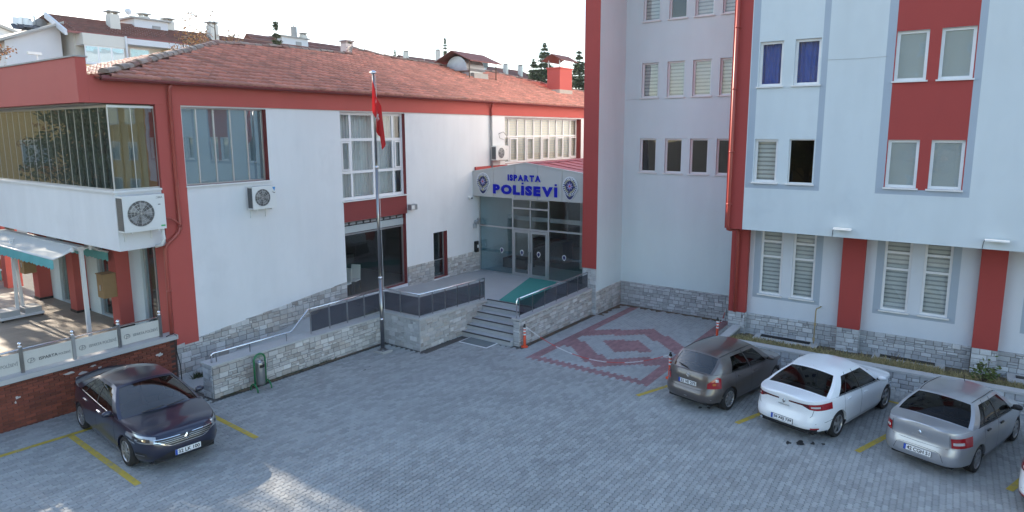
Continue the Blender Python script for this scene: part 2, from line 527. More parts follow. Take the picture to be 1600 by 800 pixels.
def window(parent, F, u0, u1, z0, z1, d=0.10, cols=(), rows=(), fw_=0.055, fmat='upvc_white', gmat='glass', back=None, sill=True, split=None, name='window', bd=0.10, sillmat='sill_white', fd=0.06):
    """frame (part) with its panes, sill and what hangs behind the panes (sub-parts). cols/rows: mullion centres; split(uc, zc) skips"""
    mb = MB()
    F.box(mb, u0, u0+fw_, d, d+fd, z0, z1)
    F.box(mb, u1-fw_, u1, d, d+fd, z0, z1)
    F.box(mb, u0+fw_, u1-fw_, d, d+fd, z0, z0+fw_)
    F.box(mb, u0+fw_, u1-fw_, d, d+fd, z1-fw_, z1)
    h = fw_*0.5
    ue = [u0+fw_]+[x for c in cols for x in (c-h, c+h)]+[u1-fw_]
    ze = [z0+fw_]+[x for r in rows for x in (r-h, r+h)]+[z1-fw_]
    for c in cols:
        F.box(mb, c-h, c+h, d+0.001, d+fd-0.001, z0+fw_, z1-fw_)
    for r in rows:
        for i in range(0, len(ue), 2):
            F.box(mb, ue[i], ue[i+1], d+0.001, d+fd-0.001, r-h, r+h)
    w = part(name, mb, fmat, parent)
    for i in range(0, len(ue), 2):
        for j in range(0, len(ze), 2):
            pb = MB()
            F.box(pb, ue[i]-0.005, ue[i+1]+0.005, d+0.025, d+0.031, ze[j]-0.005, ze[j+1]+0.005)
            part('pane', pb, gmat, w)
    if sill:
        sb = MB()
        F.box(sb, u0-0.05, u1+0.05, -0.07, d-0.002, z0-0.045, z0-0.003)
        part('sill', sb, sillmat, w)
    if back:
        b_ = MB()
        D = d+fd+bd
        if back == 'zebra' or back == 'cream':
            n = max(4, int((z1-z0)/0.13))
            for k in range(n):
                za, zb = z0+(z1-z0)*k/n, z0+(z1-z0)*(k+0.62)/n
                F.box(b_, u0+0.04, u1-0.04, D, D+0.012, za, zb)
            F.box(b_, u0+0.04, u1-0.04, D+0.02, D+0.026, z0+0.03, z1-0.02, 1)
            part('blind', b_, ['blind_cloth', 'blind_dark'] if back == 'zebra' else ['blind_cream', 'blind_cloth'], w)
        elif back in ('curtain_white', 'curtain_blue'):
            nn = max(8, int((u1-u0)*26))
            ph = random.random()*6
            def cf(u, v):
                t = (u-u0)/(u1-u0)
                return F.p(u, D+0.03+0.022*math.sin(t*nn*1.9+ph)+0.012*math.sin(t*nn*0.73+ph*2), v)
            b_.grid(cf, [lerp(u0+0.03, u1-0.03, k/(nn*3)) for k in range(nn*3+1)], [z0+0.02, z1-0.02])
            part('curtain', b_, back, w, smooth=True)
        elif back == 'frost':
            F.box(b_, u0+fw_, u1-fw_, d+0.035, d+0.04, z0+fw_, z1-fw_)
            part('privacy_film', b_, 'frost', w)
    return w

def stone_mesh(F, u0, u1, za, zb, zc, zd_, d0, pr):
    """one bevelled stone: bottom za..zb, top zc..zd_ (left, right), proud by pr"""
    e = 0.009
    def ring(dd, g):
        return [F.p(u0+g, dd, za+g), F.p(u1-g, dd, zb+g), F.p(u1-g, dd, zd_-g), F.p(u0+g, dd, zc-g)]
    mb = MB()
    mb.mesh(ring(d0, 0)+ring(-pr+e, 0)+ring(-pr, e), [(0, 1, 5, 4), (1, 2, 6, 5), (2, 3, 7, 6), (3, 0, 4, 7), (4, 5, 9, 8), (5, 6, 10, 9), (6, 7, 11, 10), (7, 4, 8, 11), (8, 9, 10, 11)])
    return mb
def cladding(parent, F, u0, u1, bot, top, mat='stone', ch=0.15, wmin=0.17, wmax=0.34, seed=1, gap=0.014, pr=0.03):
    rnd = random.Random(seed)
    fb = bot if callable(bot) else (lambda u: bot)
    ft = top if callable(top) else (lambda u: top)
    z = min(fb(u0), fb(u1))
    zmax = max(ft(u0), ft(u1))
    cnt = 0
    while z < zmax-0.02:
        h = ch*rnd.uniform(0.85, 1.2)
        if zmax-(z+h) < 0.06: h = zmax-z
        u = u0
        first = True
        while u < u1-0.01:
            w = rnd.uniform(wmin, wmax)*(0.6 if first and rnd.random() < 0.5 else 1)
            first = False
            if u1-(u+w) < 0.12: w = u1-u
            cells = [(u, u+w, z, z+h)]
            if rnd.random() < 0.28 and h > 0.11:
                k = rnd.uniform(0.4, 0.6)
                cells = [(u, u+w, z, z+h*k), (u, u+w, z+h*k, z+h)]
                if rnd.random() < 0.5:
                    s_ = u+w*rnd.uniform(0.4, 0.6)
                    cells = [(u, s_, z, z+h*k), (s_, u+w, z, z+h*k), cells[1]]
            for a, b, c, d in cells:
                g = gap/2
                a2, b2 = a+g, b-g
                c1, c2 = max(c+g, fb(a2)), max(c+g, fb(b2))
                d1, d2 = min(d-g, ft(a2)), min(d-g, ft(b2))
                if d1-c1 < 0.02 and d2-c2 < 0.02: continue
                d1, d2 = max(d1, c1+0.012), max(d2, c2+0.012)
                if b2-a2 < 0.04: continue
                mb = stone_mesh(F, a2, b2, c1, c2, d1, d2, 0.02, pr*rnd.uniform(0.45, 1.25))
                part('stone', mb, mat, parent)
                cnt += 1
            u += w
        z += h
    return cnt

_txt = {}
def text_mb(txt, size, depth=0.01, bold=0.0, mi=0, mi_side=None):
    """glyphs as geometry, baseline at origin, reading along +x, up +y, front +z"""
    cu = bpy.data.curves.new('glyph', 'FONT')
    cu.body = txt
    cu.size = size
    cu.extrude = depth/2
    cu.offset = bold
    cu.resolution_u = 3
    ob = bpy.data.objects.new('glyph', cu)
    COL.objects.link(ob)
    dg = bpy.context.evaluated_depsgraph_get()
    me = bpy.data.meshes.new_from_object(ob.evaluated_get(dg))
    mb = MB()
    vs = [tuple(v.co) for v in me.vertices]
    fs = [tuple(p.vertices) for p in me.polygons]
    ns = [p.normal.z for p in me.polygons]
    bpy.data.objects.remove(ob)
    bpy.data.curves.remove(cu)
    bpy.data.meshes.remove(me)
    mb.v = vs
    mb.f = fs
    mb.m = [mi if (n > 0.5 or mi_side is None) else mi_side for n in ns]
    return mb
def xform(mb, M):
    mb.v = [tuple(M @ Vector(v)) for v in mb.v]
    return mb
def bounds(mb):
    return [(min(v[i] for v in mb.v), max(v[i] for v in mb.v)) for i in range(3)] if mb.v else [(0, 0)]*3
# ================================================================== ground
mb = MB()
xs = [-400, -120, -30, -4]+[lerp(-4, 27, i/12) for i in range(1, 13)]+[60, 200, 900]
ys = [-300, -60, -12, 0, 10, 18, 40, 120, 400, 1200]
mb.grid(lambda x, y: (x, y, gz(x)-0.03), xs, ys, flip=False)
tag(part('ground', mb, 'joint_sand'), kind='structure')

def red_paver(x, y):
    if 16.42 <= x <= 24.9 and 6.62 <= y <= 10.78:
        if y > 10.44 or y < 6.95 or x < 16.85: return True
        ax, ay = abs(x-19.5), abs(y-8.72)
        if ax/2.5+ay/3.04 < 1 and ax/1.6+ay/2.0 > 1: return True
        if ax/0.82+ay/0.98 < 1: return True
    return False
def zig(x):
    t = ((x-1.0)/0.1125) % 1.0
    return 0.019*(4*abs(t-0.5)-1)
PL, PW = 0.225, 0.1125
def paver_poly(cx, cy, g=0.0055, ox=0.0, oy=0.0):
    ge = 0.0022
    xs_ = [cx-PL/2+ge, cx-PL/4, cx, cx+PL/4, cx+PL/2-ge]
    lo = [(x+ox, cy-PW/2+g+zig(x)+oy) for x in xs_]
    hi = [(x+ox, cy+PW/2-g+zig(x)+oy) for x in xs_[::-1]]
    return lo+hi
def pix(x, y, z):
    v = Vector((x, y, z))-CAM
    d = v.dot(fw)
    return 800+FPX*v.dot(rt)/d, CYP+FPX*v.dot(dn)/d, d
rnd = random.Random(3)
cells = []
j = 0
y = -7.0
while y < 17.7:
    i0 = (j % 2)*PL/2
    x = 1.0+i0
    while x < 25.0:
        x += PL
        v = Vector((x, y, gz(x)))-CAM
        dd = v.dot(fw)
        if dd < 5.5 or abs(v.dot(rt)/dd) > 0.96: continue
        if x > 8.6 and y > 15.45: continue
        if x > 14.75 and y > 13.7: continue
        if x > 17.0 and y > 11.35 and y < 14: continue
        if x > 20.45 and y < 5.95: continue
        if x > 22.5 and y > 11.3: continue
        cells.append((x, y, dd))
    y += PW
    j += 1
def onscreen(c):
    px, py, d = pix(c[0], c[1], gz(c[0]))
    return 4 < px < 1596 and py < 797
near = sorted([c for c in cells if onscreen(c)], key=lambda c: c[2])[:300]
nearset = set(near)
court = thing('paving', (14, 8, 0), 'grey interlocking block paving of the parking court with a red diamond inlay', 'paving')
court['kind'] = 'structure'
def paver_into(mb, c, mi):
    x, y, _ = c
    h = rnd.uniform(-0.003, 0.003)
    tx, ty = rnd.uniform(-0.012, 0.012), rnd.uniform(-0.012, 0.012)
    po = paver_poly(x, y)
    top, low, bot = [], [], []
    for px, py in po:
        z = gz(px)+h+tx*(px-x)+ty*(py-y)
        ix, iy = x+(px-x)*0.95, y+(py-y)*0.95
        top.append((ix, iy, z))
        low.append((px, py, z-0.006))
        bot.append((px, py, z-0.03))
    n = len(po)
    mb.mesh(top+low+bot, [tuple(range(n))]+[(n+i, n+(i+1) % n, (i+1) % n, i) for i in range(n)]+[(2*n+i, 2*n+(i+1) % n, n+(i+1) % n, n+i) for i in range(n)], mi)
mbp = MB()
for c in cells:
    if c in nearset: continue
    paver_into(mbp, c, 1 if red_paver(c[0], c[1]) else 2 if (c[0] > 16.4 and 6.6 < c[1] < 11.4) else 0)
part('block_paving', mbp, ['paver_grey', 'paver_red', 'paver_lightened'], court, kind='stuff')
for c in near:
    m_ = MB()
    paver_into(m_, c, 0)
    part('paver', m_, 'paver_grey', court)

def ground_strip(name, p0, p1, w, mat, dz=0.006):
    p0, p1 = Vector((*p0, 0)), Vector((*p1, 0))
    d = (p1-p0).normalized()
    n = Vector((-d.y, d.x, 0))*(w/2)
    k = max(2, int((p1-p0).length/0.25))
    mb = MB()
    def f(t, s):
        q = p0.lerp(p1, t)+n*s
        return (q.x, q.y, gz(q.x)+dz)
    mb.grid(f, [i/k for i in range(k+1)], [1, -1])
    return tag(part(name, mb, mat), kind='structure')
for (a, b) in (((15.6, 6.62), (19.6, 5.2)), ((15.42, 3.90), (19.5, 2.42)), ((15.5, 1.26), (19.5, -0.2)), ((15.45, -1.46), (19.5, -2.92)), ((15.4, -4.15), (19.5, -5.6)),
               ((5.62, 16.32), (5.47, 12.8)), ((8.2, 16.3), (8.04, 12.72)), ((2.6, 16.45), (8.25, 16.22)), ((19.35, 1.3), (19.2, 0.3)), ((2.9, 16.4), (2.75, 12.9))):
    ground_strip('parking_line', a, b, 0.13, 'yellow_paint')
# dirt and damp stains on the blocks, moss along the wall feet
def blot(x, y, r, mat, seed, dz=0.005):
    q = random.Random(seed)
    n = 14
    pts = []
    for i in range(n):
        t = 2*math.pi*i/n
        rr = r*q.uniform(0.45, 1.1)
        px_, py_ = x+rr*math.cos(t)*1.3, y+rr*math.sin(t)*0.8
        pts.append((px_, py_, gz(px_)+dz))
    return pts
mbs = MB()
for i, (x, y, r) in enumerate(((15.2, 2.40, 0.13), (15.05, 2.62, 0.09), (15.35, 2.15, 0.07), (15.45, 1.95, 0.06), (15.85, 4.95, 0.08), (15.95, 4.75, 0.06), (12.6, 14.1, 0.05), (12.9, 14.2, 0.04))):
    mbs.face(blot(x, y, r, '', i))
pm('oil_stain', (0.035, 0.033, 0.033), 0.5, 0.2, 8)
o = part('oil_stain', mbs, 'oil_stain'); tag(o, 'dark oil drips on the paving behind the parked cars', kind='stuff')
# ================================================================== low building (tiled roof)
YA = 17.85
low = thing('low_building', (20, 20, 0), 'two-storey white building with a red band under its red tiled hip roof', 'building')
FA = FP('Y', YA)
hA = [(9.67, 12.34, 5.50, 7.70), (15.28, 18.50, 4.52, 7.70), (15.28, 18.42, 0.93, 3.78), (20.03, 20.92, 0.78, 2.77), (25.3, 32.9, 5.45, 7.68)]
mb = MB()
FA.wall(mb, 8.96, 44, -0.45, 7.76, hA, paint=lambda u, z: 1 if (15.28 < u < 18.5 and 3.78 < z < 4.52) else 0, rev=lambda h: 1, depth=0.30)
# remaining sides
mb.face([(44, YA, -0.5), (44, 27.4, -0.5), (44, 27.4, 8.3), (44, YA, 8.3)])
mb.face([(9.64, 27.4, -0.5), (9.64, 27.4, 8.3), (44, 27.4, 8.3), (44, 27.4, -0.5)])
part('wall', mb, ['plaster_white', 'paint_dark_red'], low)
part('column', bx(8.95, 9.64, YA-0.03, 18.5, 0.95, 7.76), 'paint_red_low', low)
b = MB().box(7.362, 44.02, YA-0.05, YA+0.3, 7.745, 8.40)
part('fascia_band', b, 'paint_red_low', low)
# parapet turning the corner along the terrace side
b = MB().box(7.12, 7.36, YA-0.05, 27.4, 7.74, 8.83)
pp = part('parapet', b, 'paint_red_low', low)
part('coping', bx(7.08, 7.40, YA-0.09, 27.4, 8.83, 8.865), 'concrete', pp)
# gutter and soffit
mb = MB()
prof = [(-0.04, 0.05), (-0.05, -0.03), (-0.01, -0.075), (0.07, -0.075), (0.12, -0.03), (0.12, 0.05)]
mb.grid(lambda x, k: (x, 17.50+prof[k][0], 8.36+prof[k][1]), [7.55, 16, 24, 34, 44], list(range(6)))
mb.box(7.5, 44, 17.53, YA-0.05, 8.345, 8.36)
part('gutter', mb, 'gutter_red', low)
# floors and partitions inside
ib = MB()
ib.box(9.64, 44, YA+0.32, 27.3, 4.0, 4.15)
ib.box(9.64, 44, YA+0.32, 27.3, 7.9, 8.0)
ib.box(9.66, 22.8, YA+0.32, 27.3, 0.80, 0.90, 1)
ib.box(9.66, 22.8, 23.6, 23.7, 0.9, 4.0, 2)
ib.box(9.66, 44, 22.0, 22.1, 4.15, 7.9)
ib.box(13.6, 13.7, YA+0.32, 22, 4.15, 7.9)
ib.box(14.6, 14.7, YA+0.32, 23.6, 0.9, 4.0, 2)
ib.box(19.5, 19.6, YA+0.32, 23.6, 0.9, 4.0, 2)
ib.box(22.0, 22.1, YA+0.32, 23.6, 0.9, 4.0, 2)
part('interior', ib, ['interior', 'interior_floor', 'interior_dark'], low)
# serving counter and shelves in the dim hall
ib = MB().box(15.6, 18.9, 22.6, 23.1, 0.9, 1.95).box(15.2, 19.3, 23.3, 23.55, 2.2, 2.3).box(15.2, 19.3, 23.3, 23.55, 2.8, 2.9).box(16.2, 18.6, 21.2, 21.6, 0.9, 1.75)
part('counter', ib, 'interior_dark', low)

# windows of the front
window(low, FA, 9.67, 12.34, 5.50, 7.70, d=0.2, cols=[10.19, 10.72, 11.25, 11.78], fw_=0.035, fmat='aluminium', gmat='glass_mirror', back='frost', sill=True)
w2 = window(low, FA, 15.28, 18.50, 4.55, 7.70, d=0.16, cols=[15.86, 16.95, 17.98], rows=[5.55, 6.72], fw_=0.10, gmat='glass', back='curtain_white', bd=0.25)
for (a, b_) in ((15.40, 15.80), (18.04, 18.38)):        # opening casements
    m_ = MB()
    for (u0, u1, z0, z1) in ((a, a+0.06, 5.61, 6.66), (b_-0.06, b_, 5.61, 6.66), (a+0.06, b_-0.06, 5.61, 5.67), (a+0.06, b_-0.06, 6.60, 6.66)):
        FA.box(m_, u0, u1, 0.13, 0.158, z0, z1)
    part('casement', m_, 'upvc_white', w2)
    m_ = MB()
    FA.box(m_, a+0.07, b_-0.07, 0.20, 0.205, 5.68, 6.59)
    part('insect_screen', m_, 'blind_dark', w2)
dw = window(low, FA, 15.28, 18.42, 0.93, 3.78, d=0.18, rows=[3.28], fw_=0.05, fmat='aluminium', gmat='glass', sill=False, name='shopfront_window')
m_ = MB()
FA.box(m_, 15.3, 18.40, 0.14, 0.178, 3.34, 3.60)
part('signboard', m_, 'frost', dw)
m_ = MB()
for k in range(9):
    FA.box(m_, 15.3+k*0.345, 15.3+k*0.345+0.26, 0.12, 0.16, 3.64, 3.72)
part('shutter_box', m_, 'plastic_grey', dw)
window(low, FA, 20.03, 20.92, 0.78, 2.77, d=0.2, rows=[1.52], fw_=0.04, fmat='aluminium', gmat='glass_blue', sill=True)
cols3 = [25.3+0.76*k for k in range(1, 10)]
w3 = window(low, FA, 25.3, 32.9, 5.45, 7.68, d=0.3, cols=cols3, rows=[6.75], fw_=0.085, gmat='glass', back='cream', sill=False, bd=0.06)
for k in range(1, 10, 2):
    m_ = MB()
    a = 25.3+0.76*k+0.05
    for (u0, u1, z0, z1) in ((a, a+0.07, 5.54, 6.68), (a+0.59, a+0.66, 5.54, 6.68), (a+0.07, a+0.59, 5.54, 5.60), (a+0.07, a+0.59, 6.62, 6.68)):
        FA.box(m_, u0, u1, 0.27, 0.298, z0, z1)
    part('casement', m_, 'upvc_white', w3)

# stone plinth of the front
pl = MB()
rampz = lambda x: max(-0.02, min(0.95, (x-9.0)*0.158))
podz = lambda x: 0.95-0.042*(x-15)
topl = lambda x: 1.0+(x-9.05)*0.098
pl.mesh([(8.96, YA-0.012, -0.3), (15.26, YA-0.012, -0.3), (15.26, YA-0.012, topl(15.26)-0.015), (8.96, YA-0.012, topl(8.96)-0.015)], [(0, 1, 2, 3)])
p_ = part('plinth', pl, 'grout', low)
Fp = FP('Y', YA-0.012)
cladding(p_, Fp, 8.96, 15.26, lambda u: rampz(u)-0.03, topl, seed=11)
p2_ = part('plinth', bx(18.44, 20.02, YA-0.012, YA+0.05, 0.4, 1.585), 'grout', low)
p3_ = part('plinth', bx(20.93, 23.2, YA-0.012, YA+0.05, 0.4, 1.545), 'grout', low)
cladding(p2_, Fp, 18.44, 20.02, lambda u: podz(u)-0.03, 1.60, seed=12, ch=0.13, wmin=0.16, wmax=0.34)
cladding(p3_, Fp, 20.93, 23.2, lambda u: podz(u)-0.03, 1.56, seed=13, ch=0.13, wmin=0.16, wmax=0.34)
# down pipes
mb = MB()
mb.tube([(9.30, 17.62, 8.28), (9.30, 17.72, 8.12), (9.31, 17.74, 5.0), (9.32, 17.74, 4.40), (9.26, 17.73, 4.24), (9.05, 17.72, 4.05), (8.93, 17.75, 3.95), (8.88, 17.78, 3.80), (8.87, 17.80, 2.5), (8.86, 17.80, 1.35)], 0.055, 10)
for z in (7.0, 5.55, 2.6):
    mb.cyl((9.31 if z > 4 else 8.87, 17.74, z), (9.31 if z > 4 else 8.87, 17.74, z+0.04), 0.066, n=10)
part('downpipe', mb, 'pipe_red', low, smooth=True)
mb = MB().tube([(24.02, 17.62, 8.30), (24.03, 17.66, 8.18), (24.06, 17.74, 8.02), (24.08, 17.76, 7.70)], 0.055, 10)
dp = part('downpipe', mb, 'pipe_red', low, smooth=True)
part('lower_pipe', MB().tube([(24.08, 17.76, 7.70), (24.10, 17.76, 6.5), (24.12, 17.76, 5.1)], 0.055, 10), 'plastic_grey', dp, smooth=True)

# glazed balcony over the terrace
XB = 7.75
mb = MB()
mb.box(XB, XB+0.15, YA+0.02, 27.3, 3.95, 5.44)
mb.box(XB+0.15, 8.949, YA+0.02, YA+0.17, 3.95, 5.44)
bal = part('balcony', mb, 'plaster_white', low)
part('balcony_slab', bx(XB, 9.3, YA+0.022, 27.3, 3.90, 3.948), 'plaster_white', bal)
mb = MB().box(XB-0.06, XB+0.2, YA-0.04, 27.3, 5.442, 5.50).box(XB+0.2, 8.948, YA-0.04, YA+0.2, 5.442, 5.50)
part('balcony_sill', mb, 'sill_white', bal)
part('balcony_ceiling', bx(7.36, 9.6, YA+0.25, 27.3, 7.70, 7.735), 'concrete', bal)
mb = MB().box(XB+0.02, XB+0.07, YA+0.06, 27.3, 7.64, 7.70).box(XB+0.07, 8.948, YA+0.06, YA+0.11, 7.64, 7.70).box(XB+0.02, XB+0.07, YA+0.06, 27.3, 5.50, 5.54).box(XB+0.07, 8.948, YA+0.06, YA+0.11, 5.50, 5.54)
part('balcony_track', mb, 'aluminium', bal)
y = YA+0.10
k = 0
while y < 27.0:
    part('glass_panel', bx(XB+0.035, XB+0.043, y+0.012, y+0.47, 5.54, 7.64), 'glass_balcony', bal)
    part('panel_edge', bx(XB+0.032, XB+0.046, y-0.006, y+0.006, 5.54, 7.64), 'aluminium', bal)
    y += 0.482
for (a, b_) in ((XB+0.06, 8.34), (8.36, 8.93)):
    part('glass_panel', bx(a, b_, YA+0.08, YA+0.088, 5.54, 7.64), 'glass_balcony', bal)
for a in (XB+0.045, 8.35, 8.94):
    part('panel_edge', bx(a-0.008, a+0.008, YA+0.075, YA+0.093, 5.54, 7.64), 'aluminium', bal)
mb = MB().box(9.5, 9.63, 18.5, 27.3, 4.0, 7.7).box(XB+0.15, 9.5, 27.1, 27.3, 3.95, 7.7)
part('balcony_back_wall', mb, 'interior', bal)
mb = MB()
for k in range(14):
    mb.box(9.35, 9.36, 19.2+k*0.55, 19.2+k*0.55+0.40, 4.4, 7.3)
part('balcony_curtain', mb, 'blind_dark', bal)
# ground floor side along the terrace
FS = FP('X', 9.25)
mb = MB()
cy_ = [20.8, 23.87, 26.92]
hs = [(18.75, 20.05, 1.0, 3.75), (21.75, 23.05, 1.0, 3.4), (24.85, 26.1, 1.0, 3.4), (27.9, 29.2, 1.0, 3.4)]
FS.wall(mb, 18.5, 27.4, 0.9, 3.9, hs[:3], depth=0.2)
part('side_wall', mb, 'plaster_pale_grey', low)
for h in hs[:3]:
    window(low, FS, h[0], h[1], h[2], h[3], d=0.08, cols=[(h[0]+h[1])/2], rows=[], fw_=0.06, fmat='aluminium', gmat='glass_blue', sill=False, name='terrace_door', back='curtain_white', bd=0.3)
for y in cy_:
    part('column', bx(8.85, 9.25, y, y+0.48, 1.0, 3.90), 'paint_red_low', low)
    part('column_foot', bx(8.83, 9.25, y-0.02, y+0.5, 1.0, 1.08), 'black', low)
mb = MB().box(9.3, 9.64, 18.5, 27.4, 3.9, 3.95)
part('side_soffit', mb, 'plaster_white', low)
part('interior_side', bx(11.0, 11.1, 18.3, 27.3, 0.9, 3.9), 'interior', low)

# ------------------------------------------------------------------ tiled roof
SL = 0.40
def roofz(x, y):                       # front slope
    return 8.40+SL*(y-17.5)
RIDGE = [(7.6, 17.5), (13.2, 21.7), (16.5, 22.2), (19.9, 22.45), (21.0, 23.6), (22.7, 22.75), (27.2, 22.4), (30.6, 22.4), (34.1, 21.1), (38.2, 20.1), (44.3, 18.7)]
def ridge_y(x):
    for (a, b) in zip(RIDGE, RIDGE[1:]):
        if a[0] <= x <= b[0]:
            return lerp(a[1], b[1], (x-a[0])/(b[0]-a[0]))
    return 17.5
rb = MB()
tri = [(x, y, roofz(x, y)-0.03) for x, y in RIDGE]
for a, b in zip(tri, tri[1:]):
    rb.face([(a[0], 17.48, 8.36), (b[0], 17.48, 8.36), b, a])
# hip slope facing the terrace side and rear slopes
rb.face([(7.6, 17.5, 8.36), tri[1], (7.6, 27.5, 8.36)])
back = [(13.2, 21.7), (16.5, 22.2), (19.9, 22.45), (21.0, 23.6), (22.7, 22.75), (27.2, 22.4), (30.6, 22.4), (34.1, 21.1), (38.2, 20.1), (44.3, 18.7)]
for a, b in zip(back, back[1:]):
    rb.face([(a[0], a[1], roofz(*a)-0.03), (b[0], b[1], roofz(*b)-0.03), (b[0], 27.5, 8.0), (a[0], 27.5, 8.0)])
rb.face([(7.6, 27.5, 8.36), (13.2, 21.7, roofz(0, 21.7)-0.03), (13.2, 27.5, 8.0)])
rb.face([(44.3, 17.5, 8.36), (44.3, 27.5, 8.0), (44.3, 18.7, roofz(44, 18.7)-0.03)])
rb.box(7.36, 9.7, 18.0, 27.4, 7.74, 7.86)
roof = part('roof', rb, 'gutter_red', low)
def add_tile(mb, O, U, V, Nn, w, l, k):
    """one tile: U across, V up the slope, Nn normal; a low S-shaped pan"""
    pr = ((0, 0.0), (0.18, 0.016), (0.38, 0.024), (0.6, 0.014), (0.78, 0.002), (1.0, 0.0))
    top, bot = [], []
    for t, h in pr:
        bot.append(O+U*(w*t)+Nn*(h+0.075+k))
        top.append(O+U*(w*t)+V*(l*1.18)+Nn*(h+0.002))
    fr = [O+U*(w*t)+V*0.05+Nn*(h*0.5-0.01) for t, h in pr]
    n = len(pr)
    mb.mesh(bot+top+fr, [(i, i+1, n+i+1, n+i) for i in range(n-1)]+[(2*n+i, 2*n+i+1, i+1, i) for i in range(n-1)])
mbt = MB()
rt_ = random.Random(5)
tw, tl = 0.245, 0.335
Vv = Vector((0, 1, SL)).normalized()
Nn_ = Vector((0, -SL, 1)).normalized()
Uu = Vector((1, 0, 0))
row = 0
yy = 17.40
while yy < 23.7:
    x = 7.5
    while x < 44.2:
        if yy < ridge_y(x+tw/2)-0.12:
            O = Vector((x, yy, 8.40+SL*(yy-17.5)-0.01))
            add_tile(mbt, O, Uu, Vv, Nn_, tw*0.985, tl, rt_.uniform(-0.006, 0.008))
        x += tw
    yy += tl*Vv.y
    row += 1
t_ = part('roof_tiles', mbt, 'roof_tile', roof, smooth=True, kind='stuff')
# side hip tiles (face the terrace side)
mbt = MB()
slx = 0.30
Vx = Vector((1, 0, slx)).normalized()
Nx = Vector((-slx, 0, 1)).normalized()
Ux = Vector((0, 1, 0))
xx = 7.5
while xx < 13.0:
    y = 17.5+(xx-7.6)*0.75+0.1
    ymax = 27.5-(xx-7.6)*1.03-0.1
    while y < ymax-tw:
        add_tile(mbt, Vector((xx, y, 8.39+slx*(xx-7.6))), Ux, Vx, Nx, tw*0.985, tl, rt_.uniform(-0.006, 0.008))
        y += tw
    xx += tl*Vx.x
part('hip_tiles', mbt, 'roof_tile', roof, smooth=True, kind='stuff')
# ridge and hip cappings, one by one
def caps(a, b, n, r=0.10, mat='ridge_tile'):
    a, b = Vector(a), Vector(b)
    L = (b-a).length
    d = (b-a).normalized()
    sd_ = d.cross(Vector((0, 0, 1))).normalized()
    up = sd_.cross(d)
    for i in range(n):
        c0 = a+d*(L*i/n)
        c1 = a+d*(L*(i+1)/n+0.05)
        mb = MB()
        vs = []
        k = rt_.uniform(0.9, 1.1)
        off = up*rt_.uniform(-0.01, 0.02)+sd_*rt_.uniform(-0.02, 0.02)
        for c, rr in ((c0+off, r*1.12*k), (c1+off, r*0.92*k)):
            for q in range(7):
                t = math.pi*q/6
                vs.append(c+sd_*(math.cos(t)*rr*1.25)+up*(math.sin(t)*rr-0.02))
        mb.mesh(vs, [(q, q+1, 8+q, 7+q) for q in range(6)]+[tuple(range(6, -1, -1)), tuple(range(7, 14))])
        part('ridge_tile', mb, mat, roof, smooth=False)
P3 = lambda q, dz=0.05: (q[0], q[1], roofz(*q)+dz)
for i_, (n_, r_) in enumerate(((22, 0.11), (10, 0.09), (10, 0.09), (5, 0.09), (6, 0.09), (13, 0.09), (10, 0.09), (11, 0.09), (12, 0.09))):
    caps(P3(RIDGE[i_], 0.07 if i_ == 0 else 0.04), P3(RIDGE[i_+1], 0.04), n_, r_)
# red rendered chimney with its own little roof
cz = 9.2
mb = MB().box(33.0, 34.45, 19.35, 20.2, 8.9, 10.62)
ch = part('chimney', mb, 'paint_red_low', low)
part('chimney_rim', bx(32.95, 34.5, 19.30, 20.25, 10.62, 10.70), 'paint_red_low', ch)
part('chimney_flashing', bx(32.97, 34.48, 19.33, 20.23, 8.9, 9.42), 'mortar', ch)
for x in (33.05, 34.4):
    for y in (19.4, 20.15):
        part('cap_post', MB().cyl((x, y, 10.7), (x, y, 11.1), 0.03, n=6), 'galvanised', ch)
mb = MB()
for s in (-1, 1):
    yb = 19.78+s*0.68
    mb.prism([(32.75, 19.78, 11.42), (34.75, 19.78, 11.42), (34.75, yb, 11.05), (32.75, yb, 11.05)], (0, 0, 0.04))
part('cap_roof', mb, 'far_roof', ch)
# kitchen vent hood straddling the ridge
vb = MB().box(26.5, 27.7, 20.95, 22.2, 9.4, 10.15)
vh = part('vent_hood', vb, 'galvanised', low)
mb = MB()
n = 9
pts = [(26.3, 22.25, 10.1)]+[(26.3, 21.6+0.68*math.cos(math.pi*k/n), 10.22+0.62*math.sin(math.pi*k/n)) for k in range(n+1)]+[(26.3, 20.85, 10.1)]
mb.prism(pts, (1.5, 0, 0))
part('hood_drum', mb, 'galvanised', vh)
part('hood_base', bx(26.7, 27.9, 20.75, 21.0, 9.3, 10.0), 'concrete', vh)
mb = MB()
for s in (-1, 1):
    yb = 21.6+s*1.25
    mb.prism([(25.9, 21.6, 11.05), (28.6, 21.6, 11.05), (28.6, yb, 10.5), (25.9, yb, 10.5)], (0, 0, 0.05))
part('hood_roof', mb, 'far_roof', vh)
for x in (26.1, 28.4):
    for y in (20.6, 22.6):
        part('hood_post', MB().cyl((x, y, 9.6), (x, y, 10.6), 0.03, n=6), 'bark', vh)
# small white chimney on the rear ridge
mb = MB().box(21.3, 21.72, 24.2, 24.62, 9.6, 11.15)
c2 = part('chimney', mb, 'house_cream', low)
part('chimney_cap', MB().box(21.24, 21.78, 24.14, 24.68, 11.25, 11.32).box(21.3, 21.38, 24.2, 24.62, 11.15, 11.25).box(21.64, 21.72, 24.2, 24.62, 11.15, 11.25), 'concrete', c2)

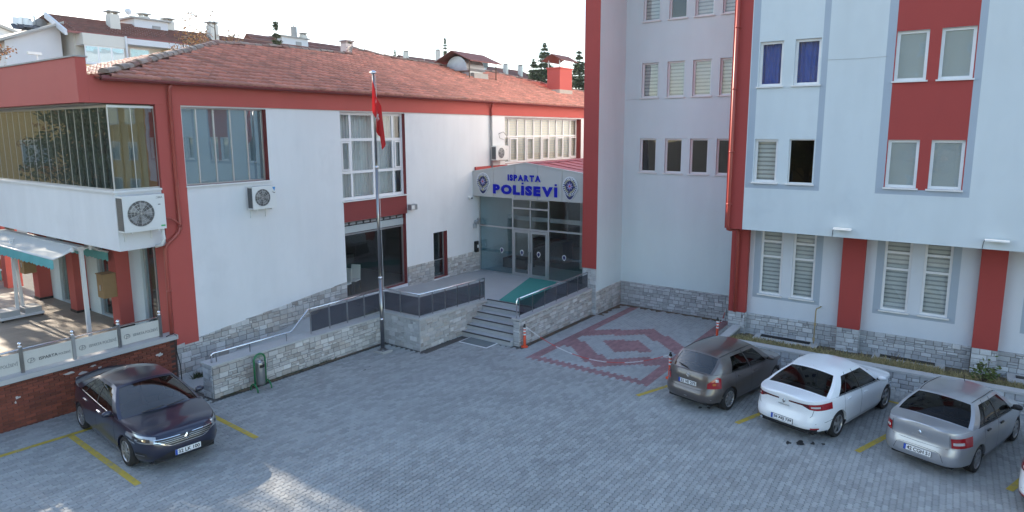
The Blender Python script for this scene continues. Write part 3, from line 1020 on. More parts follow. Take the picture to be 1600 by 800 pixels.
# ================================================================== terrace
ter = thing('terrace', (6, 24, 0), None, None)
ter['kind'] = 'structure'
part('terrace_base', bx(-3, 9.25, 17.95, 32, -0.3, 0.975), 'concrete', ter)
k = 0
y = 18.0
while y < 31.8:
    part('deck_strip', bx(-1.0 if y > 20 else 2.0, 9.24, y+0.004, y+0.296, 0.975, 1.0+rnd.uniform(-0.001, 0.001)), 'deck_floor', ter)
    y += 0.3
# brick retaining wall
bw = thing('brick_wall', (5.5, 17.8, 0), 'dark red brick retaining wall under the terrace fence, with scraps of whitewash', 'wall')
part('wall_core', bx(-2, 8.94, 17.775, 17.95, -0.2, 1.24), 'brick_joint', bw)
part('coping', bx(-2, 8.945, 17.62, 18.1, 1.24, 1.36), 'coping', bw)
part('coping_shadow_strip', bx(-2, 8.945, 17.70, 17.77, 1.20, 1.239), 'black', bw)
rr = random.Random(8)
bricks = []
zc = -0.05
j = 0
while zc < 1.17:
    x = -2+(0.11 if j % 2 else 0)
    while x < 8.72:
        bricks.append((x, zc))
        x += 0.22
    zc += 0.0745
    j += 1
vis = [q for q in bricks if 4.7 < q[0] < 8.7 and q[1] > gz(q[0])-0.07]
rest = [q for q in bricks if q not in set(vis)]
vis.sort(key=lambda q: (q[0] > 6.3 and q[1] < 0.55, -q[1]*0+q[0]))
keep, more = vis[:300], vis[300:]
unit = MB()
e = 0.05
unit.mesh([(-.5, .5, -.5), (.5, .5, -.5), (.5, .5, .5), (-.5, .5, .5), (-.5, -.3, -.5), (.5, -.3, -.5), (.5, -.3, .5), (-.5, -.3, .5), (-.48, -.5, -.44), (.48, -.5, -.44), (.48, -.5, .44), (-.48, -.5, .44)],
          [(0, 1, 5, 4), (1, 2, 6, 5), (2, 3, 7, 6), (3, 0, 4, 7), (4, 5, 9, 8), (5, 6, 10, 9), (6, 7, 11, 10), (7, 4, 8, 11), (8, 9, 10, 11)])
ume = unit.data('brick', 'brick')
for (x, z) in keep:
    o = link('brick', ume, bw, loc=(x+0.105-5.5, 17.765+rr.uniform(-0.003, 0.003)-17.8, z+0.032))
    o.scale = (0.208, 0.03, 0.064)
mb = MB()
for (x, z) in more+rest:
    if x < 8.72:
        mb.box(x, x+0.208, 17.752+rr.uniform(-0.003, 0.003), 17.78, z, z+0.064)
part('brickwork', mb, 'brick', bw, kind='stuff')
mb = MB()
for i, (x, z, w, h) in enumerate(((6.25, 1.07, 0.30, 0.06), (6.55, 0.98, 0.34, 0.07), (6.8, 1.09, 0.18, 0.05), (6.45, 0.90, 0.22, 0.05), (6.95, 1.0, 0.12, 0.05), (5.15, 0.82, 0.13, 0.08), (5.1, 0.72, 0.06, 0.06), (8.45, 0.9, 0.22, 0.12), (6.7, 0.86, 0.15, 0.04))):
    n = 11
    mb.face([(x+w*0.5*math.cos(2*math.pi*q/n)*rr.uniform(0.5, 1.1), 17.745, z+h*0.6*math.sin(2*math.pi*q/n)*rr.uniform(0.4, 1.2)) for q in range(n)])
part('whitewash_patch', mb, 'whitewash', bw)
n = 12
mb = MB().prism([(6.83+0.07*math.cos(2*math.pi*q/n), 17.742, 0.66+0.06*math.sin(2*math.pi*q/n)) for q in range(n)], (0, -0.012, 0))
part('blue_paint_spot', mb, 'plate_blue', bw)
# steel and frosted glass fence
fe = thing('terrace_fence', (6.5, 17.85, 1.36), 'low steel-post fence with printed frosted glass panels on the brick wall', 'fence')
posts = [0.95, 2.05, 3.15, 4.25, 5.34, 6.44, 7.51, 8.58]
for i, x in enumerate(posts):
    mb = MB().box(x-0.035, x+0.035, 17.80, 17.87, 1.36, 1.98)
    p_ = part('post', mb, 'steel' if i != 5 else 'plastic_grey', fe)
    mb = MB().box(x-0.04, x+0.04, 17.795, 17.875, 1.98, 2.02).lathe([(0.001, -0.05), (0.035, -0.035), (0.05, 0), (0.035, 0.035), (0.001, 0.05)], (x, 17.835, 2.07), 10)
    part('post_finial', mb, 'chrome', p_, smooth=True)
part('rail', MB().tube([(0.8, 17.835, 1.93), (8.6, 17.835, 1.93)], 0.025, 8), 'chrome', fe, smooth=True)
FT = FP('Y', 17.83)
for i in range(len(posts)-1):
    a, b_ = posts[i]+0.04, posts[i+1]-0.04
    g = part('glass_panel', bx(a, b_, 17.83, 17.84, 1.40, 1.86), 'frosted_panel', fe)
    # faded print: a curled monogram and the name
    segs = [('ISPARTA POLİSEVİ', 0.085, a+0.30, 'panel_print')] if i != 4 else [('ISPARTA', 0.085, a+0.30, 'panel_print_dark'), ('POLİSEVİ', 0.06, a+0.72, 'panel_print')]
    for s_, sz, xx_, mt in segs:
        t = text_mb(s_, sz*1.25, 0.004, 0.001)
        bb = bounds(t)
        sc_ = min(1.0, (b_-0.04-xx_)/max(0.01, bb[0][1]))
        xform(t, Matrix.Translation((xx_, 17.826, 1.57)) @ Matrix.Rotation(math.pi/2, 4, 'X') @ Matrix.Diagonal((sc_, 1, 1, 1)))
        part('lettering', t, mt, g)
    mono = MB()
    cx, cz = a+0.15, 1.61
    mono.tube([(cx+0.075*math.cos(t*0.5), 17.824, cz+0.06*math.sin(t*0.5)) for t in range(-2, 12)], 0.006, 4)
    mono.tube([(cx-0.02, 17.824, cz-0.07), (cx+0.0, 17.824, cz+0.05), (cx+0.05, 17.824, cz+0.045), (cx+0.045, 17.824, cz), (cx+0.0, 17.824, cz-0.01)], 0.007, 4)
    part('monogram', mono, 'panel_print', g)
# far end of the terrace
fw2 = thing('end_wall', (4, 31.9, 0), 'low brick wall closing the far end of the terrace', 'wall')
part('wall_body', bx(-1, 9.3, 31.8, 32.1, 0.9, 1.9), 'brick', fw2)
part('coping', bx(-1.05, 9.35, 31.75, 32.15, 1.9, 1.98), 'coping', fw2)
part('end_column', bx(8.85, 9.35, 30.0, 30.45, 1.0, 3.95), 'paint_red_low', fw2)

# awnings
def awning(y0, y1, label, xb=8.3):
    a = thing('awning', (xb, y0, 1.0), label, 'awning', 'retractable awnings over the terrace')
    part('beam', MB().box(xb-0.09, xb+0.09, y0, y1, 3.58, 3.70), 'frame_white', a)
    for s in (-1, 1):
        mb = MB()
        n = 24
        def f(t, v):
            sag = 0.03*math.sin(t*math.pi*3)*v
            return (xb+s*(0.09+0.62*v), lerp(y0+0.05, y1-0.05, t), 3.69-0.26*v-0.05*math.sin(math.pi*v)+sag)
        mb.grid(f, [i/n for i in range(n+1)], [0, .33, .66, 1])
        part('canopy', mb, 'awning_cloth', a, smooth=True)
        part('front_bar', MB().tube([(xb+s*0.71, y0+0.03, 3.43), (xb+s*0.71, y1-0.03, 3.43)], 0.03, 8), 'frame_white', a, smooth=True)
        mb = MB()
        n = 120
        L = y1-y0-0.1
        def g(t, v):
            sc = 0.25+0.05*abs(math.sin(t*L*math.pi/0.26))
            return (xb+s*(0.72+0.02*math.sin(t*40)*v), y0+0.05+t*L, 3.42-sc*v)
        mb.grid(g, [i/n for i in range(n+1)], [0, .5, 1])
        part('valance', mb, 'awning_teal', a, smooth=True)
        mb = MB().tube([(xb, y0+0.02, 3.60), (xb+s*0.25, y0+0.02, 3.66), (xb+s*0.5, y0+0.02, 3.50), (xb+s*0.71, y0+0.02, 3.44)], 0.022, 6)
        part('arm', mb, 'frame_white', a, smooth=True)
        part('arm_joint', MB().cyl((xb+s*0.24, y0-0.02, 3.58), (xb+s*0.24, y0-0.02, 3.72), 0.05, n=8), 'frame_white', a)
    part('post', MB().box(xb-0.05, xb+0.05, y0-0.01, y0+0.09, 1.0, 3.58), 'frame_white', a)
    for dy in (0, 0.22):
        ym = (y0+y1)/2+0.9+dy
        part('post', MB().hexa([(xb-0.5+dy-0.04, ym-0.04, 1.2), (xb-0.5+dy+0.04, ym-0.04, 1.2), (xb-0.5+dy+0.04, ym+0.04, 1.2), (xb-0.5+dy-0.04, ym+0.04, 1.2), (xb-0.45+dy*.5-0.04, ym-0.04, 3.6), (xb-0.45+dy*.5+0.04, ym-0.04, 3.6), (xb-0.45+dy*.5+0.04, ym+0.04, 3.6), (xb-0.45+dy*.5-0.04, ym+0.04, 3.6)]), 'frame_white', a)
    ym = (y0+y1)/2+1.0
    part('base_frame', MB().box(xb-1.05, xb+0.15, ym-0.35, ym+0.35, 1.06, 1.14), 'frame_white', a)
    for (dx, w) in ((-1.02, 0.52), (-0.36, 0.46)):
        part('base_block', bx(xb+dx, xb+dx+w, ym-0.3, ym+0.3, 1.14, 1.32), 'coping', a)
    for dx in (-1.0, 0.1):
        for dy in (-0.33, 0.33):
            part('caster', MB().cyl((xb+dx, ym+dy-0.02, 1.03), (xb+dx, ym+dy+0.02, 1.03), 0.03, n=8), 'black', a)
    return a
awning(20.86, 27.0, 'teal-edged white awning on a white stand beside the red columns', xb=8.0)
awning(20.4, 27.6, 'second teal-edged white awning, cut off by the picture edge', xb=5.2)
# brown boxes on the columns
for i, (y, lab) in enumerate(((20.86, 'brown cupboard box on the column nearest the terrace fence'), (26.98, 'brown cupboard box on the far red column of the terrace'))):
    t = thing('column_box', (8.6, y+0.2, 2.0), lab, 'box', 'brown boxes on the terrace columns')
    part('box_body', bx(8.48, 8.849, y-0.02, y+0.40, 2.02, 2.74), 'cardboard', t)
    part('lid', bx(8.46, 8.849, y-0.04, y+0.42, 2.74, 2.77), 'cardboard', t)
    part('handle', bx(8.455, 8.479, y+0.16, y+0.20, 2.25, 2.42), 'aluminium', t)
# ================================================================== tall building
tall = thing('tall_building', (30, 2, 0), 'tall pale blue building with red strips, overhanging upper floors and stone base', 'building')
XC, XL, XP, XBk = 21.3, 22.7, 22.45, 24.8
TOP = 15.6
FC, FL, FPi, FB, FF = FP('X', XC), FP('X', XL), FP('X', XP), FP('X', XBk), FP('Y', 11.43)
bays = [(5.28, 4.58, 4.25, 3.53, 0), (1.60, 0.84, 0.56, -0.21, 1), (-2.1, -2.86, -3.1, -3.86, 0), (-5.75, -6.5, -6.75, -7.5, 1)]
sills = [5.376, 8.366, 11.36]
H = 1.355
holes = [(b, a, s, s+H) for (a, b, c, d, r) in bays for s in sills]+[(d, c, s, s+H) for (a, b, c, d, r) in bays for s in sills]
def paintC(u, z):
    if u > 5.54: return 1
    for (a, b, c, d, r) in bays:
        hi, lo = a+0.03, d-0.03
        if lo-0.17 < u < hi+0.21 and z > 5.18:
            if u > hi or u < lo or z < 5.33: return 2
            return 1 if r else 0
    return 0
ex = [5.54]+[e for (a, b, c, d, r) in bays for e in (a+0.03, a+0.24, d-0.03, d-0.20)]
mb = MB()
FC.wall(mb, -8, 6.11, 3.81, TOP, holes, paint=paintC, depth=0.16, extra_u=ex, extra_z=[5.18, 5.33])
mb.face([(XC, 6.11, 3.81), (XC, 6.11, TOP), (XBk, 6.11, TOP), (XBk, 6.11, 3.81)], 1)
mb.face([(XC, -8, 3.81), (XBk, -8, 3.81), (XBk, -8, TOP), (XC, -8, TOP)])
mb.face([(XC, -8, 3.81), (XC, 6.11, 3.81), (XBk, 6.11, 3.81), (XBk, -8, 3.81)])
part('upper_wall', mb, ['plaster_pale_blue', 'paint_red', 'plaster_strip_grey'], tall)
for (a, b, c, d, r) in bays:
    for k, s in enumerate(sills):
        for n, (hi, lo) in enumerate(((a, b), (c, d))):
            bk = 'frost' if r else 'zebra'
            if not r and k == 1: bk = 'curtain_blue'
            if not r and k == 0 and n == 1:
                # casement folded open on a dark room
                w = window(tall, FC, lo, hi, s, s+H, d=0.10, fw_=0.03, gmat='glass_tint', sill=True)
                continue
            if not r and k == 0: bk = 'zebra'
            window(tall, FC, lo, hi, s, s+H, d=0.095, fw_=0.075, back=bk, gmat='glass', sill=True, bd=0.05)
# lower storey, set back under the overhang
lz0, lz1 = 1.41, 3.74
lowb = [(5.23, 4.52, 4.20, 3.50), (1.55, 0.82, 0.50, -0.21), (-2.15, -2.86, -3.16, -3.86), (-5.8, -6.5, -6.8, -7.5)]
lh = [(b, a, lz0, lz1) for (a, b, c, d) in lowb]+[(d, c, lz0, lz1) for (a, b, c, d) in lowb]
def paintL(u, z):
    for (a, b, c, d) in lowb:
        if d-0.2 < u < a+0.21 and z > 1.26:
            return 0 if (c < u < b and z > 1.36) else 1
    return 0
mb = MB()
FL.wall(mb, -8, 6.1, -0.5, 3.80, lh, paint=paintL, depth=0.16, extra_u=[e for (a, b, c, d) in lowb for e in (a+0.21, d-0.2)], extra_z=[1.26, 1.36])
part('lower_wall', mb, ['plaster_lower', 'plaster_strip_grey'], tall)
for (a, b, c, d) in lowb:
    for (hi, lo) in ((a, b), (c, d)):
        window(tall, FL, lo, hi, lz0, lz1, d=0.05, rows=[2.74, 3.26], fw_=0.07, back='zebra', sill=True, bd=0.04)
pil = [(6.17, 5.60), (2.70, 2.05), (-0.87, -1.48), (-4.5, -5.1)]
for (a, b) in pil:
    part('pilaster', bx(XP, XL-0.002, b, a, 0.70, 3.805), 'paint_red', tall)
    q = part('pilaster_base', bx(XP+0.012, XL-0.002, b, a, -0.5, 0.70), 'grout', tall)
    cladding(q, FP('X', XP+0.012), b, a, -0.40, 0.70, 'stone_cool', seed=int(40+a*3), ch=0.13, wmin=0.17, wmax=0.34)
    cladding(q, FP('Y', b), XP+0.02, XL-0.002, -0.40, 0.70, 'stone_cool', seed=int(60+a*3), ch=0.13, wmin=0.1, wmax=0.25, pr=0.015)
edges = [(5.60, 2.70), (2.05, -0.87), (-1.48, -4.5)]
for i, (a, b) in enumerate(edges):
    q = part('plinth', bx(XL-0.012, XL+0.02, b, a, -0.5, 0.655), 'grout', tall)
    cladding(q, FP('X', XL-0.012), b, a, -0.30, 0.66, 'stone_cool', seed=70+i, ch=0.135)
# recessed wing
bh = []
for s in (5.33, 8.33, 11.31):
    for (hi, lo) in ((10.70, 10.0), (9.63, 8.92), (8.60, 7.88), (7.56, 6.86)):
        bh.append((lo, hi, s, s+1.37))
mb = MB()
FB.wall(mb, 6.11, 11.43, 3.8, TOP, bh, depth=0.18)
mb.face([(XBk, 11.43, -0.6), (XBk, 5, -0.6), (XBk, 5, 3.8), (XBk, 11.43, 3.8)])
part('recessed_wall', mb, 'plaster_pale_grey', tall)
rr = random.Random(4)
for i, h in enumerate(bh):
    fl, cl = divmod(i, 4)
    bk = 'zebra' if fl else None
    if fl == 2 and cl == 1: bk = None
    window(tall, FB, h[0], h[1], h[2], h[3], d=0.10, fw_=0.065, back=bk, gmat='glass', bd=0.04)
# fin wall between recess and entrance
mb = MB()
FF.wall(mb, 22.5, XBk, 0.6, TOP)
FF.wall(mb, 22.5, XBk, -0.6, 0.6)
part('fin_side', mb, 'plaster_pale_grey', tall)
part('fin_edge', bx(22.47, 22.5, 11.428, 12.07, 1.55, TOP), 'paint_red', tall)
mb = MB()
mb.face([(22.5, 12.05, -0.6), (22.5, 12.05, TOP), (46, 12.05, TOP), (46, 12.05, -0.6)])
mb.face([(22.5, 11.43, -0.6), (22.5, 11.43, TOP), (22.5, 12.05, TOP), (22.5, 12.05, -0.6)])
mb.face([(46, -8, -0.6), (46, 12.05, -0.6), (46, 12.05, TOP), (46, -8, TOP)])
mb.face([(22.5, -8, -0.6), (46, -8, -0.6), (46, -8, TOP), (22.5, -8, TOP)])
part('outer_wall', mb, 'plaster_white', tall)
mb = MB().box(22.45, 46.1, 5.0, 12.1, TOP, TOP+0.25).box(21.25, 46.1, -8.05, 6.16, TOP+0.26, TOP+0.5)
part('roof_slab', mb, 'concrete', tall)
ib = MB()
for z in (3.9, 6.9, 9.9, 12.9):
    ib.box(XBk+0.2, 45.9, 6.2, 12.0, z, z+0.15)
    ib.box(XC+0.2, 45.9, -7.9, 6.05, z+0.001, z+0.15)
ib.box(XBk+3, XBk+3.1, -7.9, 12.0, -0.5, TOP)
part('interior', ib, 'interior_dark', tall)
q = part('fin_base', bx(22.51, 22.52, 11.43, 12.05, -0.5, 1.55), 'grout', tall)
cladding(q, FP('X', 22.495), 11.43, 12.05, -0.40, 1.55, 'stone_cool', seed=31, ch=0.15, wmin=0.18, wmax=0.36)
q = part('fin_plinth', MB().box(22.5, XBk, 11.425, 11.43, -0.5, 0.63), 'grout', tall)
cladding(q, FP('Y', 11.425), 22.5, XBk, -0.42, 0.64, 'stone', seed=32, ch=0.14)
q = part('plinth', bx(XBk-0.012, XBk, 6.0, 11.42, -0.5, 0.63), 'grout', tall)
cladding(q, FP('X', XBk-0.012), 6.0, 11.40, -0.44, 0.635, 'stone_cool', seed=33, ch=0.145)
# down pipe at the corner
mb = MB().tube([(21.20, 5.98, TOP), (21.20, 5.98, 3.95), (21.24, 5.98, 3.80), (21.5, 5.97, 3.74), (22.2, 5.95, 3.70), (22.34, 5.94, 3.60), (22.36, 5.93, 3.4), (22.36, 5.93, 0.72)], 0.06, 10)
for z in (12.2, 10.2, 8.3, 6.3, 4.6):
    mb.cyl((21.20, 5.98, z), (21.20, 5.98, z+0.05), 0.075, n=10)
    mb.box(21.19, 21.3, 5.90, 5.93, z, z+0.03)
part('downpipe', mb, 'pipe_red', tall, smooth=True)
# hairline cracks
mb = MB()
pts = [(XC-0.004, 3.35, 9.06), (XC-0.004, 2.9, 9.055), (XC-0.004, 2.5, 9.04), (XC-0.004, 2.25, 9.055), (XC-0.004, 1.8, 9.06)]
mb.tube(pts, 0.005, 4)
mb.tube([(XBk-0.004, 11.4, 8.26), (XBk-0.004, 10.9, 8.28), (XBk-0.004, 10.2, 8.27)], 0.005, 4)
part('crack', mb, 'plastic_grey', tall)
# flat floodlights on the overhang
for (a, b, lab) in ((2.84, 2.35, 'flat floodlight on the overhang above the grey hatchback'), (-0.85, -1.38, 'flat floodlight on the overhang above the silver saloon')):
    t = thing('floodlight', (XC, (a+b)/2, 4.05), lab, 'lamp', 'floodlights on the tall building')
    mb = MB().hexa([(XC-0.25, b, 4.055), (XC-0.25, a, 4.055), (XC-0.05, a, 4.075), (XC-0.05, b, 4.075), (XC-0.25, b, 4.08), (XC-0.25, a, 4.08), (XC-0.05, a, 4.105), (XC-0.05, b, 4.105)])
    part('lamp_head', mb, 'plastic_white', t)
    part('bracket', bx(XC-0.08, XC-0.001, (a+b)/2-0.1, (a+b)/2+0.1, 4.03, 4.07), 'plastic_grey', t)
    part('cable', MB().tube([(XC-0.06, a-0.02, 4.08), (XC-0.03, a+0.02, 4.0), (XC-0.015, a+0.03, 3.82)], 0.008, 5), 'black', t)
# gas pipe
t = thing('gas_pipe', (22.6, 3.35, 0), 'thin ochre gas pipe rising from the flower bed to the stone-based wall', 'pipe')
part('riser', MB().tube([(22.50, 3.36, -0.12), (22.50, 3.35, 1.12), (22.50, 3.33, 1.2), (22.52, 3.25, 1.24), (22.68, 3.23, 1.24)], 0.02, 8), 'gas_yellow', t, smooth=True)
part('joint', MB().cyl((22.50, 3.36, 0.1), (22.50, 3.36, 0.2), 0.04, n=8).cyl((22.50, 3.352, 0.62), (22.50, 3.352, 0.70), 0.036, n=8), 'gas_yellow', t)

# ------------------------------------------------------------------ flower bed along the tall building
pk = thing('planter_wall', (20.5, 0, -0.3), 'low stone-faced kerb wall of the flower bed in front of the parked cars', 'wall')
part('core', bx(20.42, 20.66, -8, 5.95, -0.5, 0.22), 'grout', pk)
part('core_return', bx(20.66, 22.4, 5.72, 5.95, -0.5, 0.16), 'grout', pk)
part('coping', bx(20.37, 20.69, -8, 5.98, 0.22, 0.285), 'coping', pk)
part('coping', bx(20.69, 22.43, 5.70, 5.98, 0.16, 0.22), 'coping', pk)
cladding(pk, FP('X', 20.42), -7.0, 5.95, -0.36, 0.22, 'stone_cool', seed=80, ch=0.14, wmin=0.17, wmax=0.34)
mb = MB()
rs = random.Random(2)
mb.grid(lambda x, y: (x, y, lerp(0.15, -0.10, (x-20.66)/2.04)+rs.uniform(-0.02, 0.03)), [20.66+i*0.17 for i in range(13)], [-8+i*0.3 for i in range(47)])
tag(part('soil', mb, 'soil'), kind='structure')
mb = MB()
for i in range(42000):
    x = 20.68+abs(rs.gauss(0, 0.5))
    y = rs.uniform(-6, 5.7)
    if x > 22.6: continue
    z = lerp(0.15, -0.10, (x-20.66)/2.04)
    n_ = rs.random()
    h = rs.uniform(0.05, 0.17)*(1.4 if math.sin(y*2.3)+math.sin(y*0.9+1) > 0.4 else 0.8)
    a = rs.uniform(0, 6.28)
    w = 0.016
    dx, dy = math.cos(a)*w, math.sin(a)*w
    lx, ly = rs.gauss(0, 0.05), rs.gauss(0, 0.05)
    mb.face([(x-dx, y-dy, z), (x+dx, y+dy, z), (x+lx, y+ly, z+h)])
tag(part('grass', mb, 'grass_dry'), 'dry yellowing grass filling the flower bed', kind='stuff')
for (a, b, lab) in ((5.2, 3.2, 'concrete light-well ledge with dark grate behind the grey hatchback'), (1.62, -0.28, 'concrete light-well ledge with dark grate behind the white saloon')):
    t = thing('light_well', (22.2, (a+b)/2, -0.1), lab, 'ledge', 'light wells along the stone base')
    part('ledge', bx(21.95, 22.68, b, a, -0.2, 0.0), 'coping', t)
    for k in range(6):
        part('grate_bar', MB().box(22.30+k*0.035, 22.322+k*0.035, b+0.25, a-0.2, 0.0, 0.03), 'black', t)
t = thing('light_well', (22.2, -2.3, -0.1), 'pale concrete ledge by the wall at the picture edge', 'ledge', 'light wells along the stone base')
part('ledge', bx(21.95, 22.68, -3.6, -1.75, -0.2, 0.05), 'coping', t)
part('grate', bx(22.3, 22.5, -3.4, -1.95, 0.05, 0.07), 'black', t)
def bush(x, y, z, h, n, lab, seed, spread=0.35, leafy=True):
    q = random.Random(seed)
    t = thing('shrub', (x, y, z), lab, 'shrub')
    st, lf = MB(), MB()
    for i in range(n):
        a = q.uniform(0, 6.28)
        ex, ey, ez = math.cos(a)*spread*q.uniform(.3, 1), math.sin(a)*spread*q.uniform(.3, 1), h*q.uniform(.55, 1)
        st.tube([(x, y, z), (x+ex*.35, y+ey*.35, z+ez*.5), (x+ex, y+ey, z+ez)], [0.012, 0.008, 0.004], 5)
        if leafy:
            for k in range(16):
                f = q.uniform(0.55, 1.05)
                c = Vector((x+ex*f+q.gauss(0, .05), y+ey*f+q.gauss(0, .05), z+ez*f+q.gauss(0, .05)))
                d1 = Vector((q.gauss(0, 1), q.gauss(0, 1), q.gauss(0, .5))).normalized()*q.uniform(.035, .07)
                d2 = d1.cross(Vector((q.gauss(0, 1), q.gauss(0, 1), q.gauss(0, 1)))).normalized()*q.uniform(.02, .04)
                lf.face([c-d1, c+d2, c+d1, c-d2])
    part('stems', st, 'bark', t)
    if leafy: part('leaves', lf, 'leaf_green', t)
    return t
bush(21.0, -1.15, 0.12, 0.62, 14, 'small green-leaved shrub in the flower bed beside the red pilaster', 5)
bush(21.75, 1.0, 0.0, 0.42, 9, 'bare brown twiggy bush in front of the dark grate', 6, 0.2, False)
# ================================================================== podium, ramp, stairs
def podium_z(x): return 0.95-0.042*(x-15)
pod = thing('podium', (19, 15, 0), None, None)
ORG['podium'] = (19, 15, 0)
pod['kind'] = 'structure'
mb = MB()
out = [(14.95, 15.7), (14.95, 14.0), (18.62, 14.0), (18.62, 11.75), (26, 11.75), (26, 17.84), (14.95, 17.84)]
tp = [(x, y, podium_z(x)) for x, y in out]
bt = [(x, y, -0.5) for x, y in out]
n = len(out)
mb.mesh(tp+bt, [tuple(range(n))]+[(i, n+i, n+(i+1) % n, (i+1) % n) for i in range(n)])
part('podium_slab', mb, 'podium_floor', pod)
mb = MB()
mb.mesh([(8.8, 16.1, 0.02), (15.0, 16.1, 0.945), (15.0, YA-0.02, 0.945), (8.8, YA-0.02, 0.02), (8.8, 16.1, -0.4), (15.0, 16.1, -0.4), (15.0, YA-0.02, -0.4), (8.8, YA-0.02, -0.4)], [(0, 1, 2, 3), (0, 4, 5, 1), (1, 5, 6, 2), (3, 2, 6, 7), (0, 3, 7, 4)])
part('ramp', mb, 'podium_floor', pod)
# ramp wall, stone faced
rw = thing('ramp_wall', (11.8, 15.9, 0), 'stone-clad ramp wall carrying the long handrail, beside the green litter bin', 'wall')
wt = lambda x: lerp(0.88, 0.74, (x-8.75)/6.1)
mb = MB().hexa([(8.76, 15.67, -0.3), (14.96, 15.67, -0.3), (14.96, 16.12, -0.3), (8.76, 16.12, -0.3), (8.76, 15.67, wt(8.75)), (14.96, 15.67, wt(14.9)), (14.96, 16.12, wt(14.9)), (8.76, 16.12, wt(8.75))])
part('core', mb, 'grout', rw)
cap = MB().hexa([(8.72, 15.62, wt(8.7)), (14.93, 15.62, wt(14.93)), (14.93, 16.17, wt(14.93)), (8.72, 16.17, wt(8.7)), (8.72, 15.62, wt(8.7)+0.05), (14.93, 15.62, wt(14.93)+0.05), (14.93, 16.17, wt(14.93)+0.05), (8.72, 16.17, wt(8.7)+0.05)])
part('coping', cap, 'coping', rw)
cladding(rw, FP('Y', 15.67), 8.76, 14.93, lambda u: gz(u)-0.02, wt, 'stone', seed=21, ch=0.135, wmin=0.17, wmax=0.34)
cladding(rw, FP('X', 8.76), 15.67, 16.12, -0.02, 0.88, 'stone_cool', seed=22, ch=0.145)
part('moss', MB().grid(lambda t, v: (lerp(8.9, 12.6, t), 15.63-v*(0.03+0.10*abs(math.sin(t*17)*math.sin(t*41+1))), gz(lerp(8.9, 12.6, t))+0.012-0.004*v), [i/60 for i in range(61)], [0, 1]), 'moss', rw)
# podium walls
pw = thing('podium_wall', (15, 14.5, 0), 'stone-clad podium wall between the flagpole and the steps', 'wall')
pz = lambda x: podium_z(x)-0.085
part('core', MB().box(14.965, 15.2, 14.02, 15.66, -0.4, 0.86).hexa([(14.97, 14.02, -0.4), (18.6, 14.02, -0.4), (18.6, 14.2, -0.4), (14.97, 14.2, -0.4), (14.97, 14.02, pz(15)), (18.6, 14.02, pz(18.6)), (18.6, 14.2, pz(18.6)), (14.97, 14.2, pz(15))]), 'grout', pw)
cladding(pw, FP('X', 14.955), 14.02, 15.62, -0.17, 0.86, 'stone_cool', seed=23, ch=0.135, wmin=0.17, wmax=0.33)
cladding(pw, FP('Y', 14.005), 14.95, 18.6, lambda u: gz(u)-0.03 if u < 17.1 else max(-0.22, -0.2+(u-17.1)*0.60), lambda u: pz(u), 'stone', seed=24, ch=0.13, wmin=0.18, wmax=0.38)
part('corner_trim', bx(14.915, 14.94, 13.965, 13.99, -0.17, 0.86), 'coping', pw)
mb = MB().hexa([(14.90, 13.95, 0.87), (18.66, 13.95, 0.71), (18.66, 14.25, 0.71), (14.90, 14.25, 0.87), (14.90, 13.95, 0.925), (18.66, 13.95, 0.765), (18.66, 14.25, 0.765), (14.90, 14.25, 0.925)])
part('coping', mb, 'coping', pw)
part('coping', bx(14.90, 15.2, 14.25, 15.62, 0.87, 0.925), 'coping', pw)
# stairs
sts = thing('stairs', (17.8, 12.8, -0.2), 'six grey stone steps with black nosings up to the entrance', 'stairs')
nst = 6
x0, x1 = 17.10, 18.62
zb0, zt0 = gz(17.1), podium_z(18.62)
for i in range(nst):
    xa = x0+(x1-x0)*i/(nst-1) if i < nst else x1
    za, zb_ = zb0+(zt0-zb0)*i/nst, zb0+(zt0-zb0)*(i+1)/nst
    xe = x0+(x1-x0)*(i+1)/(nst-1) if i < nst-1 else x1+0.3
    if i < nst-1:
        st = part('step', bx(xa, xe+0.04, 11.86, 13.99, za-0.25, zb_-0.03), 'marble_step', sts)
        part('tread', bx(xa-0.025, xe, 11.86, 13.99, zb_-0.03, zb_), 'marble_step', st)
    else:
        st = part('step', bx(xa-0.02, xa-0.002, 11.86, 13.99, za-0.02, zb_-0.02), 'marble_step', sts)
    part('nosing', bx(xa-0.032, xa+0.03, 11.88, 13.97, zb_-0.018, zb_+0.007), 'step_edge', st)
# right side wall of the stairs
sw = thing('stair_wall', (19.8, 11.7, 0), 'stone-clad wall with handrail on the car park side of the steps', 'wall')
tz = lambda x: lerp(0.66, 0.70, (x-17.2)/5.3)
part('core', bx(17.26, 22.48, 11.62, 11.86, -0.5, 0.62), 'grout', sw)
cladding(sw, FP('Y', 11.62), 17.25, 22.47, lambda u: gz(u)-0.03, tz, 'stone', seed=26, ch=0.14, wmin=0.18, wmax=0.36)
cladding(sw, FP('X', 17.26), 11.62, 11.86, -0.22, 0.66, 'stone_cool', seed=27, ch=0.14)
part('coping', bx(17.2, 22.46, 11.56, 11.90, 0.70, 0.755), 'coping', sw)
